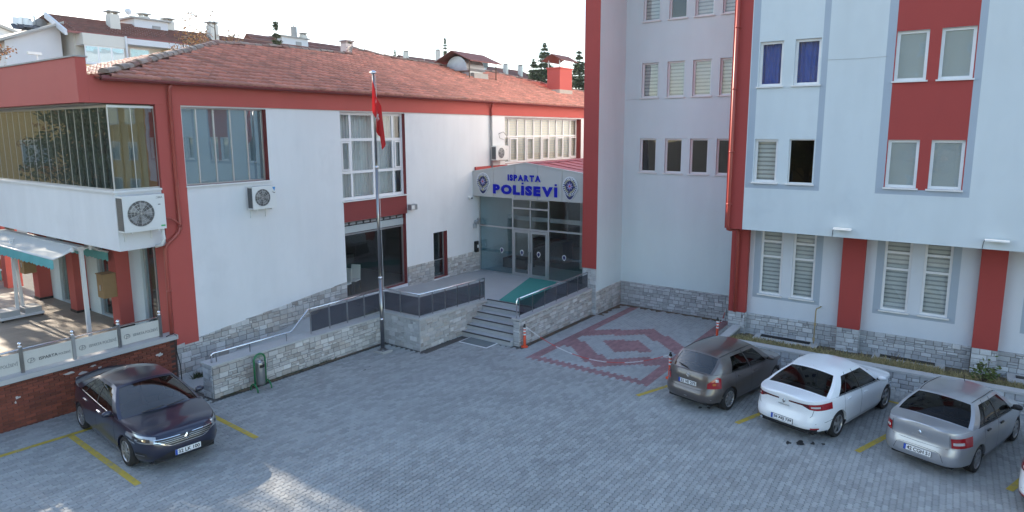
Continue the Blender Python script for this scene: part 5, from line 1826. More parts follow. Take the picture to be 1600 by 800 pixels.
    # lamps and trims described on the shell
    def patch(name, front, c0, c1, zl, zu, mat, off=0.006, side=(1, -1), n=12, nv=4, parent=None):
        for s in side:
            m_ = MB().grid(lambda c, v: M(shell(front, c, lerp(zl(c), zu(c), v), off), s), lin(c0, c1, n), lin(0, 1, nv), flip=(s < 0) == front)
            lpart(name, m_, mat, parent or car, smooth=True)
    def seam(front, pts, side=(1, -1), r=0.0045, mat='black', name='panel_seam'):
        for s in side:
            lpart(name, MB().tube([M(shell(front, c, z, 0.002), s) for c, z in pts], r, 4), mat, car)
    S['details'](car, dict(patch=patch, seam=seam, shell=shell, cap=cap, M=M, xF=xF, xR=xR, P=P, zb=zb, captop=captop, screen=screen, Rr=Rr, W=W))
    # number plates
    def nplate(front, z, tilt):
        p = cap(front, 1.0, z, 0.012)
        w, h = 0.52, 0.112
        T = Matrix.Translation((p.x, 0, z)) @ Matrix.Rotation(math.pi/2 if front else -math.pi/2, 4, 'Z') @ Matrix.Rotation(math.pi/2+tilt, 4, 'X')
        b = MB().box(-w/2, w/2, -h/2, h/2, -0.012, 0.004)
        pl_ = lpart('number_plate', xform(b, T), 'plate_white', car)
        b = MB().box(-w/2-0.006, w/2+0.006, -h/2-0.006, h/2+0.006, -0.016, 0.0)
        lpart('plate_holder', xform(b, T), 'car_trim', pl_)
        b = MB().box(-w/2+0.001, -w/2+0.045, -h/2+0.001, h/2-0.001, 0.0042, 0.0062)
        lpart('plate_band', xform(b, T), 'plate_blue', pl_)
        tm = text_mb(plate, 0.105, 0.002, 0.0022)
        bb = bounds(tm)
        sx = 0.435/(bb[0][1]-bb[0][0])
        tm.v = [((a-bb[0][0])*sx-w/2+0.062, (b_-bb[1][0])*(0.078/(bb[1][1]-bb[1][0]))-0.039, c+0.006) for a, b_, c in tm.v]
        lpart('plate_characters', xform(tm, T), 'plate_text', pl_)
    nplate(True, S['fplate'], -0.05)
    nplate(False, S['rplate'], S.get('rptilt', -0.12))
    return car

def lozenge(car, front, z, fn, h=0.11):
    p = fn(front, 1.0, z, 0.012)
    sx = 1 if front else -1
    w = h*0.75
    out = [(0, h/2), (w/2, 0), (0, -h/2), (-w/2, 0)]
    inn = [(a*0.42, b*0.48) for a, b in out]
    m_ = MB()
    for i in range(4):
        j = (i+1) % 4
        a, b, c, d = out[i], out[j], inn[j], inn[i]
        m_.hexa([(p.x, a[0], z+a[1]), (p.x, b[0], z+b[1]), (p.x, c[0], z+c[1]), (p.x, d[0], z+d[1]),
                 (p.x+sx*0.008, a[0], z+a[1]), (p.x+sx*0.008, b[0], z+b[1]), (p.x+sx*0.02, c[0], z+c[1]), (p.x+sx*0.02, d[0], z+d[1])])
    lpart('badge', m_, 'chrome', car)
def script_word(car, txt, z, size, fn, width):
    p = fn(False, 1.0, z, 0.012)
    t = text_mb(txt, size, 0.003, 0.001)
    bb = bounds(t)
    sx = width/(bb[0][1]-bb[0][0])
    T = Matrix.Translation((p.x, 0, z)) @ Matrix.Rotation(-math.pi/2, 4, 'Z') @ Matrix.Rotation(math.pi/2-0.1, 4, 'X')
    t.v = [((a-bb[0][0])*sx-width/2, b, c) for a, b, c in t.v]
    lpart('model_lettering', xform(t, T), 'rim_silver', car)

def megane_details(car, A):
    patch, seam, cap, M, shell = A['patch'], A['seam'], A['cap'], A['M'], A['shell']
    # slim tail lamps reaching in towards the badge
    patch('tail_lamp', False, -0.08, 0.46, lambda c: 0.79+0.05*max(0, (c-0.30))*2, lambda c: 0.945-0.03*max(0, c), 'tail_red', n=16)
    patch('tail_lamp', False, 0.46, 0.90, lambda c: lerp(0.806, 0.88, min(1, (c-0.46)/0.16)), lambda c: lerp(0.931, 0.918, (c-.46)/.44), 'tail_dark', n=14)
    patch('tail_lamp_clear', False, 0.22, 0.42, lambda c: 0.84, lambda c: 0.885, 'tail_clear', off=0.010)
    patch('reflector', False, 0.22, 0.40, lambda c: 0.345, lambda c: 0.385, 'tail_red')
    patch('diffuser', False, 0.25, 1.0, lambda c: 0.26, lambda c: 0.345, 'car_trim', off=0.004)
    lpart('exhaust_tip', MB().cyl((A['xR']+0.02, 0.52, 0.30), (A['xR']+0.14, 0.52, 0.30), 0.035, n=10), 'chrome', car)
    seam(False, [(0.36, 0.80), (0.40, 0.66), (0.46, 0.60), (0.6, 0.585), (1.0, 0.58)])
    seam(False, [(-0.1, 0.53), (0.1, 0.50), (0.3, 0.48)])
    seam(True, [(-0.35, 0.72), (-0.1, 0.66), (0.0, 0.62)])
    lozenge(car, False, 0.865, cap, 0.11)
    script_word(car, 'MEGANE', 0.755, 0.045, cap, 0.27)
    # headlamps, grille and lower air intake
    zl = lambda c: lerp(0.66, 0.655, (c+.3)/.8)
    patch('headlamp', True, -0.32, 0.46, lambda c: 0.715-0.075*sm_(max(0, (c+0.32)/0.5)), lambda c: 0.80-0.075*max(0, c+0.05), 'lamp_clear', n=18)
    patch('headlamp_inner', True, -0.08, 0.34, lambda c: 0.665, lambda c: 0.75-0.06*max(0, c), 'lamp_dark', off=0.010, n=12)
    patch('headlamp_lens', True, 0.02, 0.10, lambda c: 0.68, lambda c: 0.725, 'chrome', off=0.013, n=4)
    patch('headlamp_lens', True, 0.19, 0.26, lambda c: 0.68, lambda c: 0.722, 'chrome', off=0.013, n=4)
    patch('daylight_strip', True, -0.20, 0.02, lambda c: lerp(0.635, 0.60, (c+.2)/.22), lambda c: lerp(0.66, 0.63, (c+.2)/.22), 'lamp_clear', off=0.009, n=8)
    patch('grille', True, 0.44, 1.0, lambda c: lerp(0.66, 0.555, min(1, (c-0.44)/0.35)), lambda c: 0.715-0.01*c, 'car_trim', n=14)
    for k in range(3):
        z = 0.595+0.035*k
        patch('grille_bar', True, 0.60-0.05*k, 1.0, lambda c: z, lambda c: z+0.006, 'rim_silver', off=0.012, n=8, nv=1)
    patch('chrome_line', True, 0.42, 1.0, lambda c: lerp(0.66, 0.545, sm_(min(1, (c-0.42)/0.33))), lambda c: lerp(0.674, 0.558, sm_(min(1, (c-0.42)/0.33))), 'chrome', off=0.013, n=16, nv=1)
    patch('chrome_line', True, 0.42, 0.9, lambda c: 0.712-0.01*c, lambda c: 0.722-0.01*c, 'chrome', off=0.013, n=10, nv=1)
    patch('air_intake', True, 0.38, 1.0, lambda c: 0.26, lambda c: lerp(0.30, 0.42, min(1, (c-.38)/.3)), 'black', off=0.005, n=12)
    patch('fog_strip', True, 0.02, 0.22, lambda c: 0.385, lambda c: 0.395, 'chrome', off=0.012, n=6, nv=1)
    patch('fog_recess', True, 0.0, 0.26, lambda c: 0.36, lambda c: 0.44, 'black', off=0.004, n=6)
    lozenge(car, True, 0.655, lambda f, k, z, o: cap(f, k, z, o+0.012), 0.165)
    # wipers, aerial, inner mirror
    for y0, y1 in ((0.05, 0.62), (-0.58, 0.0)):
        lpart('wiper', MB().tube([A['screen'](True, y0*0.9, 0.02, -0.02), A['screen'](True, y1*0.9, 0.06, -0.02)], 0.010, 4), 'black', car)
    r = A['Rr'](0.97)
    lpart('roof_aerial', MB().mesh([(r.x+0.12, 0.0, r.z+0.04), (r.x-0.06, 0.03, r.z+0.03), (r.x-0.06, -0.03, r.z+0.03), (r.x-0.05, 0.0, r.z+0.10)], [(0, 1, 3), (0, 3, 2), (1, 2, 3), (0, 2, 1)]), A['P'], car)
def sm_(t):
    t = max(0, min(1, t))
    return t*t*(3-2*t)
MEG = dict(wb=2.711, W=1.814, ohf=0.93, ohr=0.99, ra=0.365, rw=0.325, spokes=10, spw=(0.016, 0.026), znose=0.735, ztail=1.00,
  front=[(0.2, -0.12), (0.3, -0.02), (0.45, 0.0), (0.6, -0.02), (0.72, -0.07), (0.80, -0.16), (0.9, -0.3)],
  rear=[(0.25, 0.10), (0.38, 0.0), (0.52, 0.0), (0.62, 0.06), (0.80, 0.07), (0.95, 0.03), (1.02, 0.02), (1.1, 0.06)],
  width=[(0.2, 0.93), (0.34, 0.985), (0.55, 0.995), (0.68, 1.0), (0.82, 0.985), (0.95, 0.955), (1.05, 0.92)],
  belt=[(-2.4, 1.0), (-1.9, 1.0), (-1.2, 0.985), (0, 0.935), (0.9, 0.90), (1.3, 0.875), (1.75, 0.82), (2.3, 0.74)],
  doors=(0.86, -0.22, -1.10), xcs=1.02, xce=-1.72, xRf=0.22, xRr=-0.92,
  roof=[(-0.95, 1.335), (-0.5, 1.375), (0, 1.375), (0.25, 1.35)], roofw=[(-0.95, 0.55), (-0.4, 0.60), (0.25, 0.585)], rcrown=0.065,
  crownf=lambda t: lerp(0.085, 0.02, t), crownr=lambda t: lerp(0.075, 0.055, t), bulge=(0.20, 0.10),
  windows=((0.10, 0.445), (0.465, 0.745), (0.757, 0.86)), fplate=0.375, rplate=0.44, rptilt=-0.05, details=megane_details)
megA = dict(MEG, paint='paint_navy', trim='chrome', glass='glass_car', sglass='glass_car', handle='chrome')
megB = dict(MEG, paint='paint_white', trim='car_trim', spokes=5, spw=(0.03, 0.05), glass='glass_tint')

def symbol_details(car, A):
    patch, seam, cap = A['patch'], A['seam'], A['cap']
    patch('tail_lamp', False, 0.0, 0.44, lambda c: 0.69, lambda c: 0.91-0.03*max(0, c), 'tail_red', n=12)
    patch('tail_lamp_clear', False, 0.18, 0.40, lambda c: 0.755, lambda c: 0.815, 'tail_clear', off=0.010)
    seam(False, [(0.45, 0.95), (0.46, 0.68), (0.50, 0.645), (0.7, 0.635), (1.0, 0.63)])
    patch('boot_lip', False, 0.48, 1.0, lambda c: 0.655, lambda c: 0.675, 'paint_silver', off=0.012, n=8, nv=1)
    seam(False, [(0.55, 0.36), (0.62, 0.52), (0.70, 0.555), (1.0, 0.56)], r=0.004)
    patch('bumper_insert', False, 0.66, 1.0, lambda c: 0.37, lambda c: 0.535, 'paint_silver', off=0.003, n=8)
    lozenge(car, False, 0.86, cap, 0.11)
    script_word(car, 'SYMBOL', 0.755, 0.04, cap, 0.30)
    patch('headlamp', True, -0.25, 0.40, lambda c: 0.62, lambda c: 0.76-0.05*max(0, c), 'lamp_clear', n=12)
    patch('grille', True, 0.5, 1.0, lambda c: 0.6, lambda c: 0.68, 'car_trim', n=10)
    patch('air_intake', True, 0.4, 1.0, lambda c: 0.28, lambda c: 0.42, 'black', n=10, off=0.004)
    r = A['Rr'](0.1)
    lpart('roof_aerial', MB().tube([(r.x, 0, r.z+0.07), (r.x-0.10, 0, r.z+0.26)], 0.006, 5), 'black', car)
    for s in (1, -1):
        lpart('roof_seam', MB().tube([(x, s*(A['Rr'](u).y*0.93), A['Rr'](u).z+0.012) for u, x in ((k/8, A['Rr'](k/8).x) for k in range(9))], 0.006, 4), 'black', car)
SYM = dict(wb=2.473, W=1.68, ohf=0.83, ohr=0.96, ra=0.345, rw=0.300, spokes=7, spw=(0.022, 0.045), znose=0.73, ztail=1.00, paint='paint_silver', handle='car_trim', mirror='black',
  front=[(0.2, -0.10), (0.3, -0.02), (0.45, 0.0), (0.6, -0.02), (0.72, -0.08), (0.80, -0.18), (0.9, -0.3)],
  rear=[(0.25, 0.06), (0.38, 0.0), (0.52, 0.0), (0.62, 0.05), (0.70, 0.07), (0.95, 0.03), (1.02, 0.05), (1.1, 0.09)],
  width=[(0.2, 0.93), (0.34, 0.985), (0.55, 1.0), (0.68, 1.0), (0.82, 0.985), (0.95, 0.955), (1.05, 0.92)],
  belt=[(-2.2, 0.99), (-1.8, 1.0), (-1.2, 0.98), (0, 0.93), (0.9, 0.90), (1.3, 0.87), (1.7, 0.81), (2.1, 0.73)],
  doors=(0.78, -0.20, -1.0), xcs=1.0, xce=-1.55, xRf=0.33, xRr=-0.92,
  roof=[(-0.95, 1.345), (-0.5, 1.385), (0.1, 1.385), (0.35, 1.36)], roofw=[(-0.95, 0.535), (-0.4, 0.575), (0.35, 0.56)], rcrown=0.055,
  crownf=lambda t: lerp(0.085, 0.02, t), crownr=lambda t: lerp(0.065, 0.05, t), bulge=(0.17, 0.09),
  windows=((0.10, 0.45), (0.475, 0.755), (0.77, 0.875)), fplate=0.38, rplate=0.46, details=symbol_details, glass='glass_tint', nr=5.5)

def almera_details(car, A):
    patch, seam, cap = A['patch'], A['seam'], A['cap']
    patch('tail_lamp', False, -0.02, 0.44, lambda c: 0.66, lambda c: lerp(0.96, 0.78, max(0, (c-0.12)/0.32)**1.3) if c > 0.12 else 0.96-0.3*(0.12-c), 'tail_red', n=14)
    patch('tail_lamp_clear', False, 0.09, 0.19, lambda c: 0.83, lambda c: 0.90, 'tail_clear', off=0.011)
    patch('tail_lamp_amber', False, 0.18, 0.28, lambda c: 0.75, lambda c: 0.80, 'lamp_orange', off=0.011)
    seam(False, [(0.40, 0.84), (0.45, 0.66), (0.50, 0.60), (0.7, 0.59), (1.0, 0.585)])
    patch('plate_recess', False, 0.50, 1.0, lambda c: 0.63, lambda c: 0.815, 'paint_umber', off=0.004, n=8)
    patch('plate_garnish', False, 0.52, 1.0, lambda c: 0.815, lambda c: 0.84, 'paint_umber', off=0.022, n=8, nv=1)
    seam(False, [(-0.1, 0.40), (0.3, 0.38), (1.0, 0.375)], r=0.006, mat='rim_silver', name='bumper_strip')
    p = cap(False, 1.0, 0.90, 0.012)
    m_ = MB().tube([(p.x, 0.04*math.cos(a), 0.90+0.04*math.sin(a)) for a in lin(0, 2*math.pi, 14)], 0.007, 5)
    m_.box(p.x-0.006, p.x+0.004, -0.052, 0.052, 0.893, 0.907)
    lpart('badge', m_, 'chrome', car)
    lpart('rear_wiper', MB().tube([A['screen'](False, 0.0, 0.0, -0.02), A['screen'](False, 0.08, 0.06, -0.025), A['screen'](False, 0.62, 0.16, -0.02)], 0.011, 5), 'black', car)
    patch('headlamp', True, -0.30, 0.40, lambda c: 0.60, lambda c: 0.75-0.05*max(0, c), 'lamp_clear', n=12)
    patch('grille', True, 0.5, 1.0, lambda c: 0.58, lambda c: 0.68, 'car_trim', n=10)
    patch('air_intake', True, 0.4, 1.0, lambda c: 0.26, lambda c: 0.42, 'black', n=10, off=0.004)
    for s in (1, -1):
        lpart('roof_seam', MB().tube([(x, s*(A['Rr'](u).y*0.93), A['Rr'](u).z+0.012) for u, x in ((k/8, A['Rr'](k/8).x) for k in range(9))], 0.006, 4), 'black', car)
ALM = dict(wb=2.535, W=1.71, ohf=0.87, ohr=0.80, ra=0.345, rw=0.305, spokes=9, spw=(0.018, 0.03), znose=0.72, ztail=1.0, paint='paint_umber',
  front=[(0.2, -0.10), (0.3, -0.02), (0.45, 0.0), (0.6, -0.02), (0.72, -0.08), (0.80, -0.18), (0.9, -0.3)],
  rear=[(0.25, 0.08), (0.36, 0.0), (0.5, -0.01), (0.58, 0.02), (0.64, 0.08), (0.80, 0.09), (0.95, 0.12), (1.02, 0.15), (1.1, 0.2)],
  width=[(0.2, 0.93), (0.34, 0.985), (0.55, 1.0), (0.68, 1.0), (0.82, 0.985), (0.95, 0.955), (1.05, 0.92)],
  belt=[(-2.1, 1.0), (-1.7, 1.0), (-1.2, 0.98), (0, 0.925), (0.9, 0.895), (1.3, 0.865), (1.7, 0.80), (2.1, 0.72)],
  doors=(0.80, -0.20, -1.02), xcs=1.02, xce=-1.80, xRf=0.28, xRr=-1.38,
  roof=[(-1.4, 1.345), (-0.7, 1.39), (0.0, 1.39), (0.3, 1.36)], roofw=[(-1.4, 0.56), (-0.6, 0.60), (0.3, 0.575)], rcrown=0.055,
  crownf=lambda t: lerp(0.085, 0.02, t), crownr=lambda t: lerp(0.035, 0.02, t), bulge=(0.18, 0.13),
  windows=((0.12, 0.43), (0.46, 0.77)), fplate=0.36, rplate=0.72, rptilt=0.05, details=almera_details, glass='glass_tint', rglass='glass_car', nr=4.6)

def place(S, wx, wy, ang, side, rear=True):
    """car origin from one wheel's ground contact"""
    c, s = math.cos(ang), math.sin(ang)
    lx = -S['wb']/2 if rear else S['wb']/2
    ly = side*(S['W']/2-0.12)
    x, y = wx-(c*lx-s*ly), wy-(s*lx+c*ly)
    return (x, y, gz(x)+0.004)
a = R_(-95)
make_car(megA, place(megA, 5.77, 13.75, a, -1, False), a, 'dark navy saloon parked nose-out against the brick terrace wall', '32 LK 100')
a = R_(-16.5)
make_car(megB, place(megB, 16.06, 1.82, a, -1), a, 'white saloon with a dark rear window parked between the brown-grey and silver cars', '26 AEJ 739')
a = R_(-13)
make_car(ALM, place(ALM, 16.13, 4.36, a, -1), a, 'brown-grey hatchback with a rear wiper parked nearest the red paving diamond', '32 VE 275')
a = R_(-18.5)
make_car(SYM, place(SYM, 15.96, -0.85, a, -1), a, 'silver saloon with square red tail lamps parked beside the white saloon', '42 CGH 51')
a = R_(-18.5)
make_car(dict(MEG, paint='paint_white', glass='glass_tint'), place(MEG, 14.9, -3.23, a, -1), a, 'white car at the picture edge, only its rear corner showing', '32 AB 418')
# ================================================================== small things
# flagpole and flag
fx, fy = 14.13, 14.9
fz = gz(fx)
fp = thing('flagpole', (fx, fy, fz), 'tall polished steel flagpole on a square foot beside the ramp wall', 'flagpole')
part('foot_plate', bx(fx-0.22, fx+0.22, fy-0.22, fy+0.22, fz-0.02, fz+0.07), 'concrete', fp)
part('flange', MB().box(fx-0.13, fx+0.13, fy-0.13, fy+0.13, fz+0.07, fz+0.09).cyl((fx, fy, fz+0.09), (fx, fy, fz+0.14), 0.10, n=14), 'steel', fp)
part('pole', MB().cyl((fx, fy, fz+0.1), (fx, fy, 2.35), 0.062, n=16).cyl((fx, fy, 2.35), (fx, fy, 5.9), 0.046, n=16).cyl((fx, fy, 5.9), (fx, fy, 8.75), 0.036, n=16), 'steel', fp, smooth=True)
part('collar', MB().cyl((fx, fy, 0.95), (fx, fy, 1.02), 0.068, n=16).cyl((fx, fy, 2.32), (fx, fy, 2.40), 0.067, n=16).cyl((fx, fy, 5.86), (fx, fy, 5.95), 0.052, n=16), 'chrome', fp, smooth=True)
part('finial', MB().lathe([(0.036, 0), (0.085, 0.03), (0.095, 0.06), (0.07, 0.10), (0.001, 0.13)], (fx, fy, 8.74), 16), 'chrome', fp, smooth=True)
part('halyard', MB().tube([(fx+0.07, fy-0.03, 8.7), (fx+0.075, fy-0.03, 5), (fx+0.09, fy-0.05, 1.2)], 0.006, 4), 'upvc_white', fp)
# cloth: hoist along the pole, fly hanging in folds
m = bpy.data.materials.new('flag_cloth')
MATS['flag_cloth'] = m
m.use_nodes = True
N, L = m.node_tree.nodes, m.node_tree.links
pb = N['Principled BSDF']
pb.inputs['Roughness'].default_value = 0.7
uv = N.new('ShaderNodeAttribute'); uv.attribute_name = 'cloth_pos'
sep = N.new('ShaderNodeSeparateXYZ'); L.new(uv.outputs['Vector'], sep.inputs[0])
def mth(op, a_, b_=0.0):
    n_ = N.new('ShaderNodeMath'); n_.operation = op
    for i_, v_ in enumerate((a_, b_)):
        if hasattr(v_, 'links'): L.new(v_, n_.inputs[i_])
        else: n_.inputs[i_].default_value = v_
    return n_.outputs[0]
def disc(cx, cy, r):
    dx_, dy_ = mth('SUBTRACT', sep.outputs[0], cx), mth('SUBTRACT', sep.outputs[1], cy)
    return mth('LESS_THAN', mth('SQRT', mth('ADD', mth('MULTIPLY', dx_, dx_), mth('MULTIPLY', dy_, dy_))), r)
cres = mth('SUBTRACT', disc(0.50, 0.5, 0.25), disc(0.5625, 0.5, 0.20)); cres = mth('MAXIMUM', cres, 0.0)
dx_, dy_ = mth('SUBTRACT', sep.outputs[0], 0.80), mth('SUBTRACT', sep.outputs[1], 0.5)
ang = mth('ARCTAN2', dy_, dx_)
rad = mth('SQRT', mth('ADD', mth('MULTIPLY', dx_, dx_), mth('MULTIPLY', dy_, dy_)))
wv = mth('PINGPONG', mth('ADD', ang, math.pi), math.pi/5)
star = mth('LESS_THAN', rad, mth('ADD', 0.055, mth('MULTIPLY', mth('POWER', mth('DIVIDE', wv, math.pi/5), 1.6), 0.075)))
mk = mth('MAXIMUM', cres, star)
mx = N.new('ShaderNodeMix'); mx.data_type = 'RGBA'
mx.inputs[6].default_value = (0.52, 0.012, 0.015, 1); mx.inputs[7].default_value = (0.72, 0.72, 0.72, 1)
L.new(mk, mx.inputs[0]); L.new(mx.outputs[2], pb.inputs['Base Color'])
tl = N.new('ShaderNodeBsdfTranslucent'); L.new(mx.outputs[2], tl.inputs[0])
ms = N.new('ShaderNodeMixShader'); ms.inputs[0].default_value = 0.3
L.new(pb.outputs[0], ms.inputs[1]); L.new(tl.outputs[0], ms.inputs[2]); L.new(ms.outputs[0], N['Material Output'].inputs[0])
nu, nv = 60, 34
vs, att = [], []
for i in range(nu+1):
    s_ = i/nu                       # along the fly 0..1.5
    for j in range(nv+1):
        h_ = j/nv                   # 0 bottom of hoist, 1 top
        # limp cloth: each fly point drops and gathers towards the pole
        top = 8.60
        zz = top-(1-h_)*1.0-s_*1.25+0.10*s_*(1-h_)
        amp = 0.16*(0.25+0.75*s_)*(0.35+0.65*(1-h_*0.7))
        out = -0.05+0.22*s_+0.20*h_*s_*(1-s_)+amp*1.5*(0.5+0.5*math.sin(s_*11+h_*1.4-1.2))
        dep = -0.10-0.05*s_+amp*0.6*math.cos(s_*11+h_*1.4-1.2)
        out *= min(1.0, 0.35+1.6*(8.62-zz))
        vs.append((fx+rt.x*out+fw.x*dep, fy+rt.y*out+fw.y*dep, zz))
        att.append((s_*1.5, h_, 0))
mbf = MB()
mbf.v = vs
for i in range(nu):
    for j in range(nv):
        a_ = i*(nv+1)+j
        mbf.f.append((a_, a_+nv+1, a_+nv+2, a_+1)); mbf.m.append(0)
flag = part('flag', mbf, 'flag_cloth', smooth=True)
at = flag.data.attributes.new('cloth_pos', 'FLOAT_VECTOR', 'POINT')
at.data.foreach_set('vector', [c for v in att for c in v])
tag(flag, 'limp red flag with white crescent and star hanging from the flagpole', 'flag')

# litter bin
bxx, byy, bzz = 9.86, 15.22, gz(9.86)
t = thing('litter_bin', (bxx, byy, bzz), 'steel litter bin hung in a green tubular hoop frame by the ramp wall', 'bin')
arc = [(bxx-0.17, byy, bzz+0.16)]+[(bxx-0.17, byy, bzz+0.86)]+[(bxx-0.17*math.cos(a_), byy, bzz+0.86+0.17*math.sin(a_)) for a_ in lin(0.25, math.pi-0.25, 8)]+[(bxx+0.17, byy, bzz+0.86), (bxx+0.17, byy, bzz+0.16)]
part('hoop', MB().tube(arc, 0.026, 8), 'bin_green', t, smooth=True)
for s in (-1, 1):
    f_ = [(bxx+s*0.17+s*0.05*abs(math.cos(a_))**2*0, byy-0.17*math.cos(a_), bzz+0.02+0.20*math.sin(a_)) for a_ in lin(0.0, math.pi, 10)]
    part('foot', MB().tube([(p[0]+s*0.04, p[1], p[2]) for p in f_], 0.022, 7), 'bin_green', t, smooth=True)
for k in range(3):
    part('hoop_bar', MB().tube([(bxx-0.16, byy, bzz+0.93+k*0.03), (bxx, byy-0.01, bzz+0.945+k*0.03), (bxx+0.16, byy, bzz+0.93+k*0.03)], 0.008, 5), 'bin_green', t)
bn = part('bucket', MB().lathe([(0.001, 0.17), (0.12, 0.17), (0.125, 0.2), (0.13, 0.80), (0.125, 0.815), (0.001, 0.82)], (bxx, byy, bzz), 18), 'bin_steel', t, smooth=True)
part('opening', MB().grid(lambda a_, v: (bxx+0.133*math.cos(a_), byy+0.133*math.sin(a_), bzz+lerp(0.66, 0.75, v)), lin(-2.2, -0.95, 8), [0, 1]), 'black', bn)
part('ash_tray', MB().cyl((bxx, byy, bzz+0.82), (bxx, byy, bzz+0.86), 0.09, 0.07, n=12), 'steel', bn)

# bollards and chains
def bollard(x, y, lab):
    z = gz(x)
    t = thing('bollard', (x, y, z), lab, 'bollard', 'flexible bollards round the red paving diamond')
    part('base', MB().lathe([(0.001, 0.0), (0.125, 0.0), (0.125, 0.025), (0.07, 0.045), (0.05, 0.06)], (x, y, z), 14), 'cone_orange', t, smooth=True)
    part('tube', MB().lathe([(0.048, 0.05), (0.042, 0.72), (0.001, 0.72)], (x, y, z), 12), 'cone_orange', t, smooth=True)
    for k in (0.42, 0.53, 0.63):
        part('white_band', MB().lathe([(0.0475, k), (0.0465, k+0.055)], (x, y, z), 12), 'cone_white', t, smooth=True)
    part('cap', MB().lathe([(0.05, 0.69), (0.05, 0.73), (0.028, 0.76), (0.028, 0.80), (0.001, 0.81)], (x, y, z), 12), 'black', t, smooth=True)
    return t
bollard(17.33, 11.45, 'orange bollard with white bands and black cap at the foot of the stair wall')
bollard(17.42, 6.38, 'bollard half hidden behind the brown-grey hatchback tail')
bollard(22.1, 6.42, 'red and white bollard standing by the pier, beyond the brown-grey hatchback roof')
def chain(p, q, sag, lab):
    t = thing('barrier_chain', ((p[0]+q[0])/2, (p[1]+q[1])/2, 0.1), lab, 'chain', 'plastic barrier chains')
    p, q = Vector(p), Vector(q)
    n = int((q-p).length/0.055)
    parts = {0: MB(), 1: MB()}
    pts = []
    for i in range(n+1):
        f = i/n
        c = p.lerp(q, f)
        c.z -= sag*4*f*(1-f)
        c.z = max(c.z, gz(c.x)+0.02)
        pts.append(c)
    run = None
    d = (q-p).normalized()
    for i in range(n):
        col = 1 if (i//11) % 2 == 0 else 0
        c = (pts[i]+pts[i+1])/2
        w = Vector((0, 0, 0.014)) if i % 2 else Vector((-d.y, d.x, 0))*0.014
        dd = (pts[i+1]-pts[i])*0.7
        parts[col].tube([c-dd*.7, c-dd*.35+w, c+dd*.35+w, c+dd*.7, c+dd*.35-w, c-dd*.35-w, c-dd*.7], 0.0065, 4)
    part('red_links', parts[0], 'chain_red', t)
    part('white_links', parts[1], 'cone_white', t)
chain((17.33, 11.45, gz(17.3)+0.74), (17.42, 6.38, gz(17.4)+0.74), 0.68, 'red and white plastic chain sagging from the orange bollard across the red diamond')
chain((22.1, 6.42, gz(22)+0.74), (24.75, 6.9, gz(24.7)+0.5), 0.3, 'short plastic chain from the far bollard to the stone base')

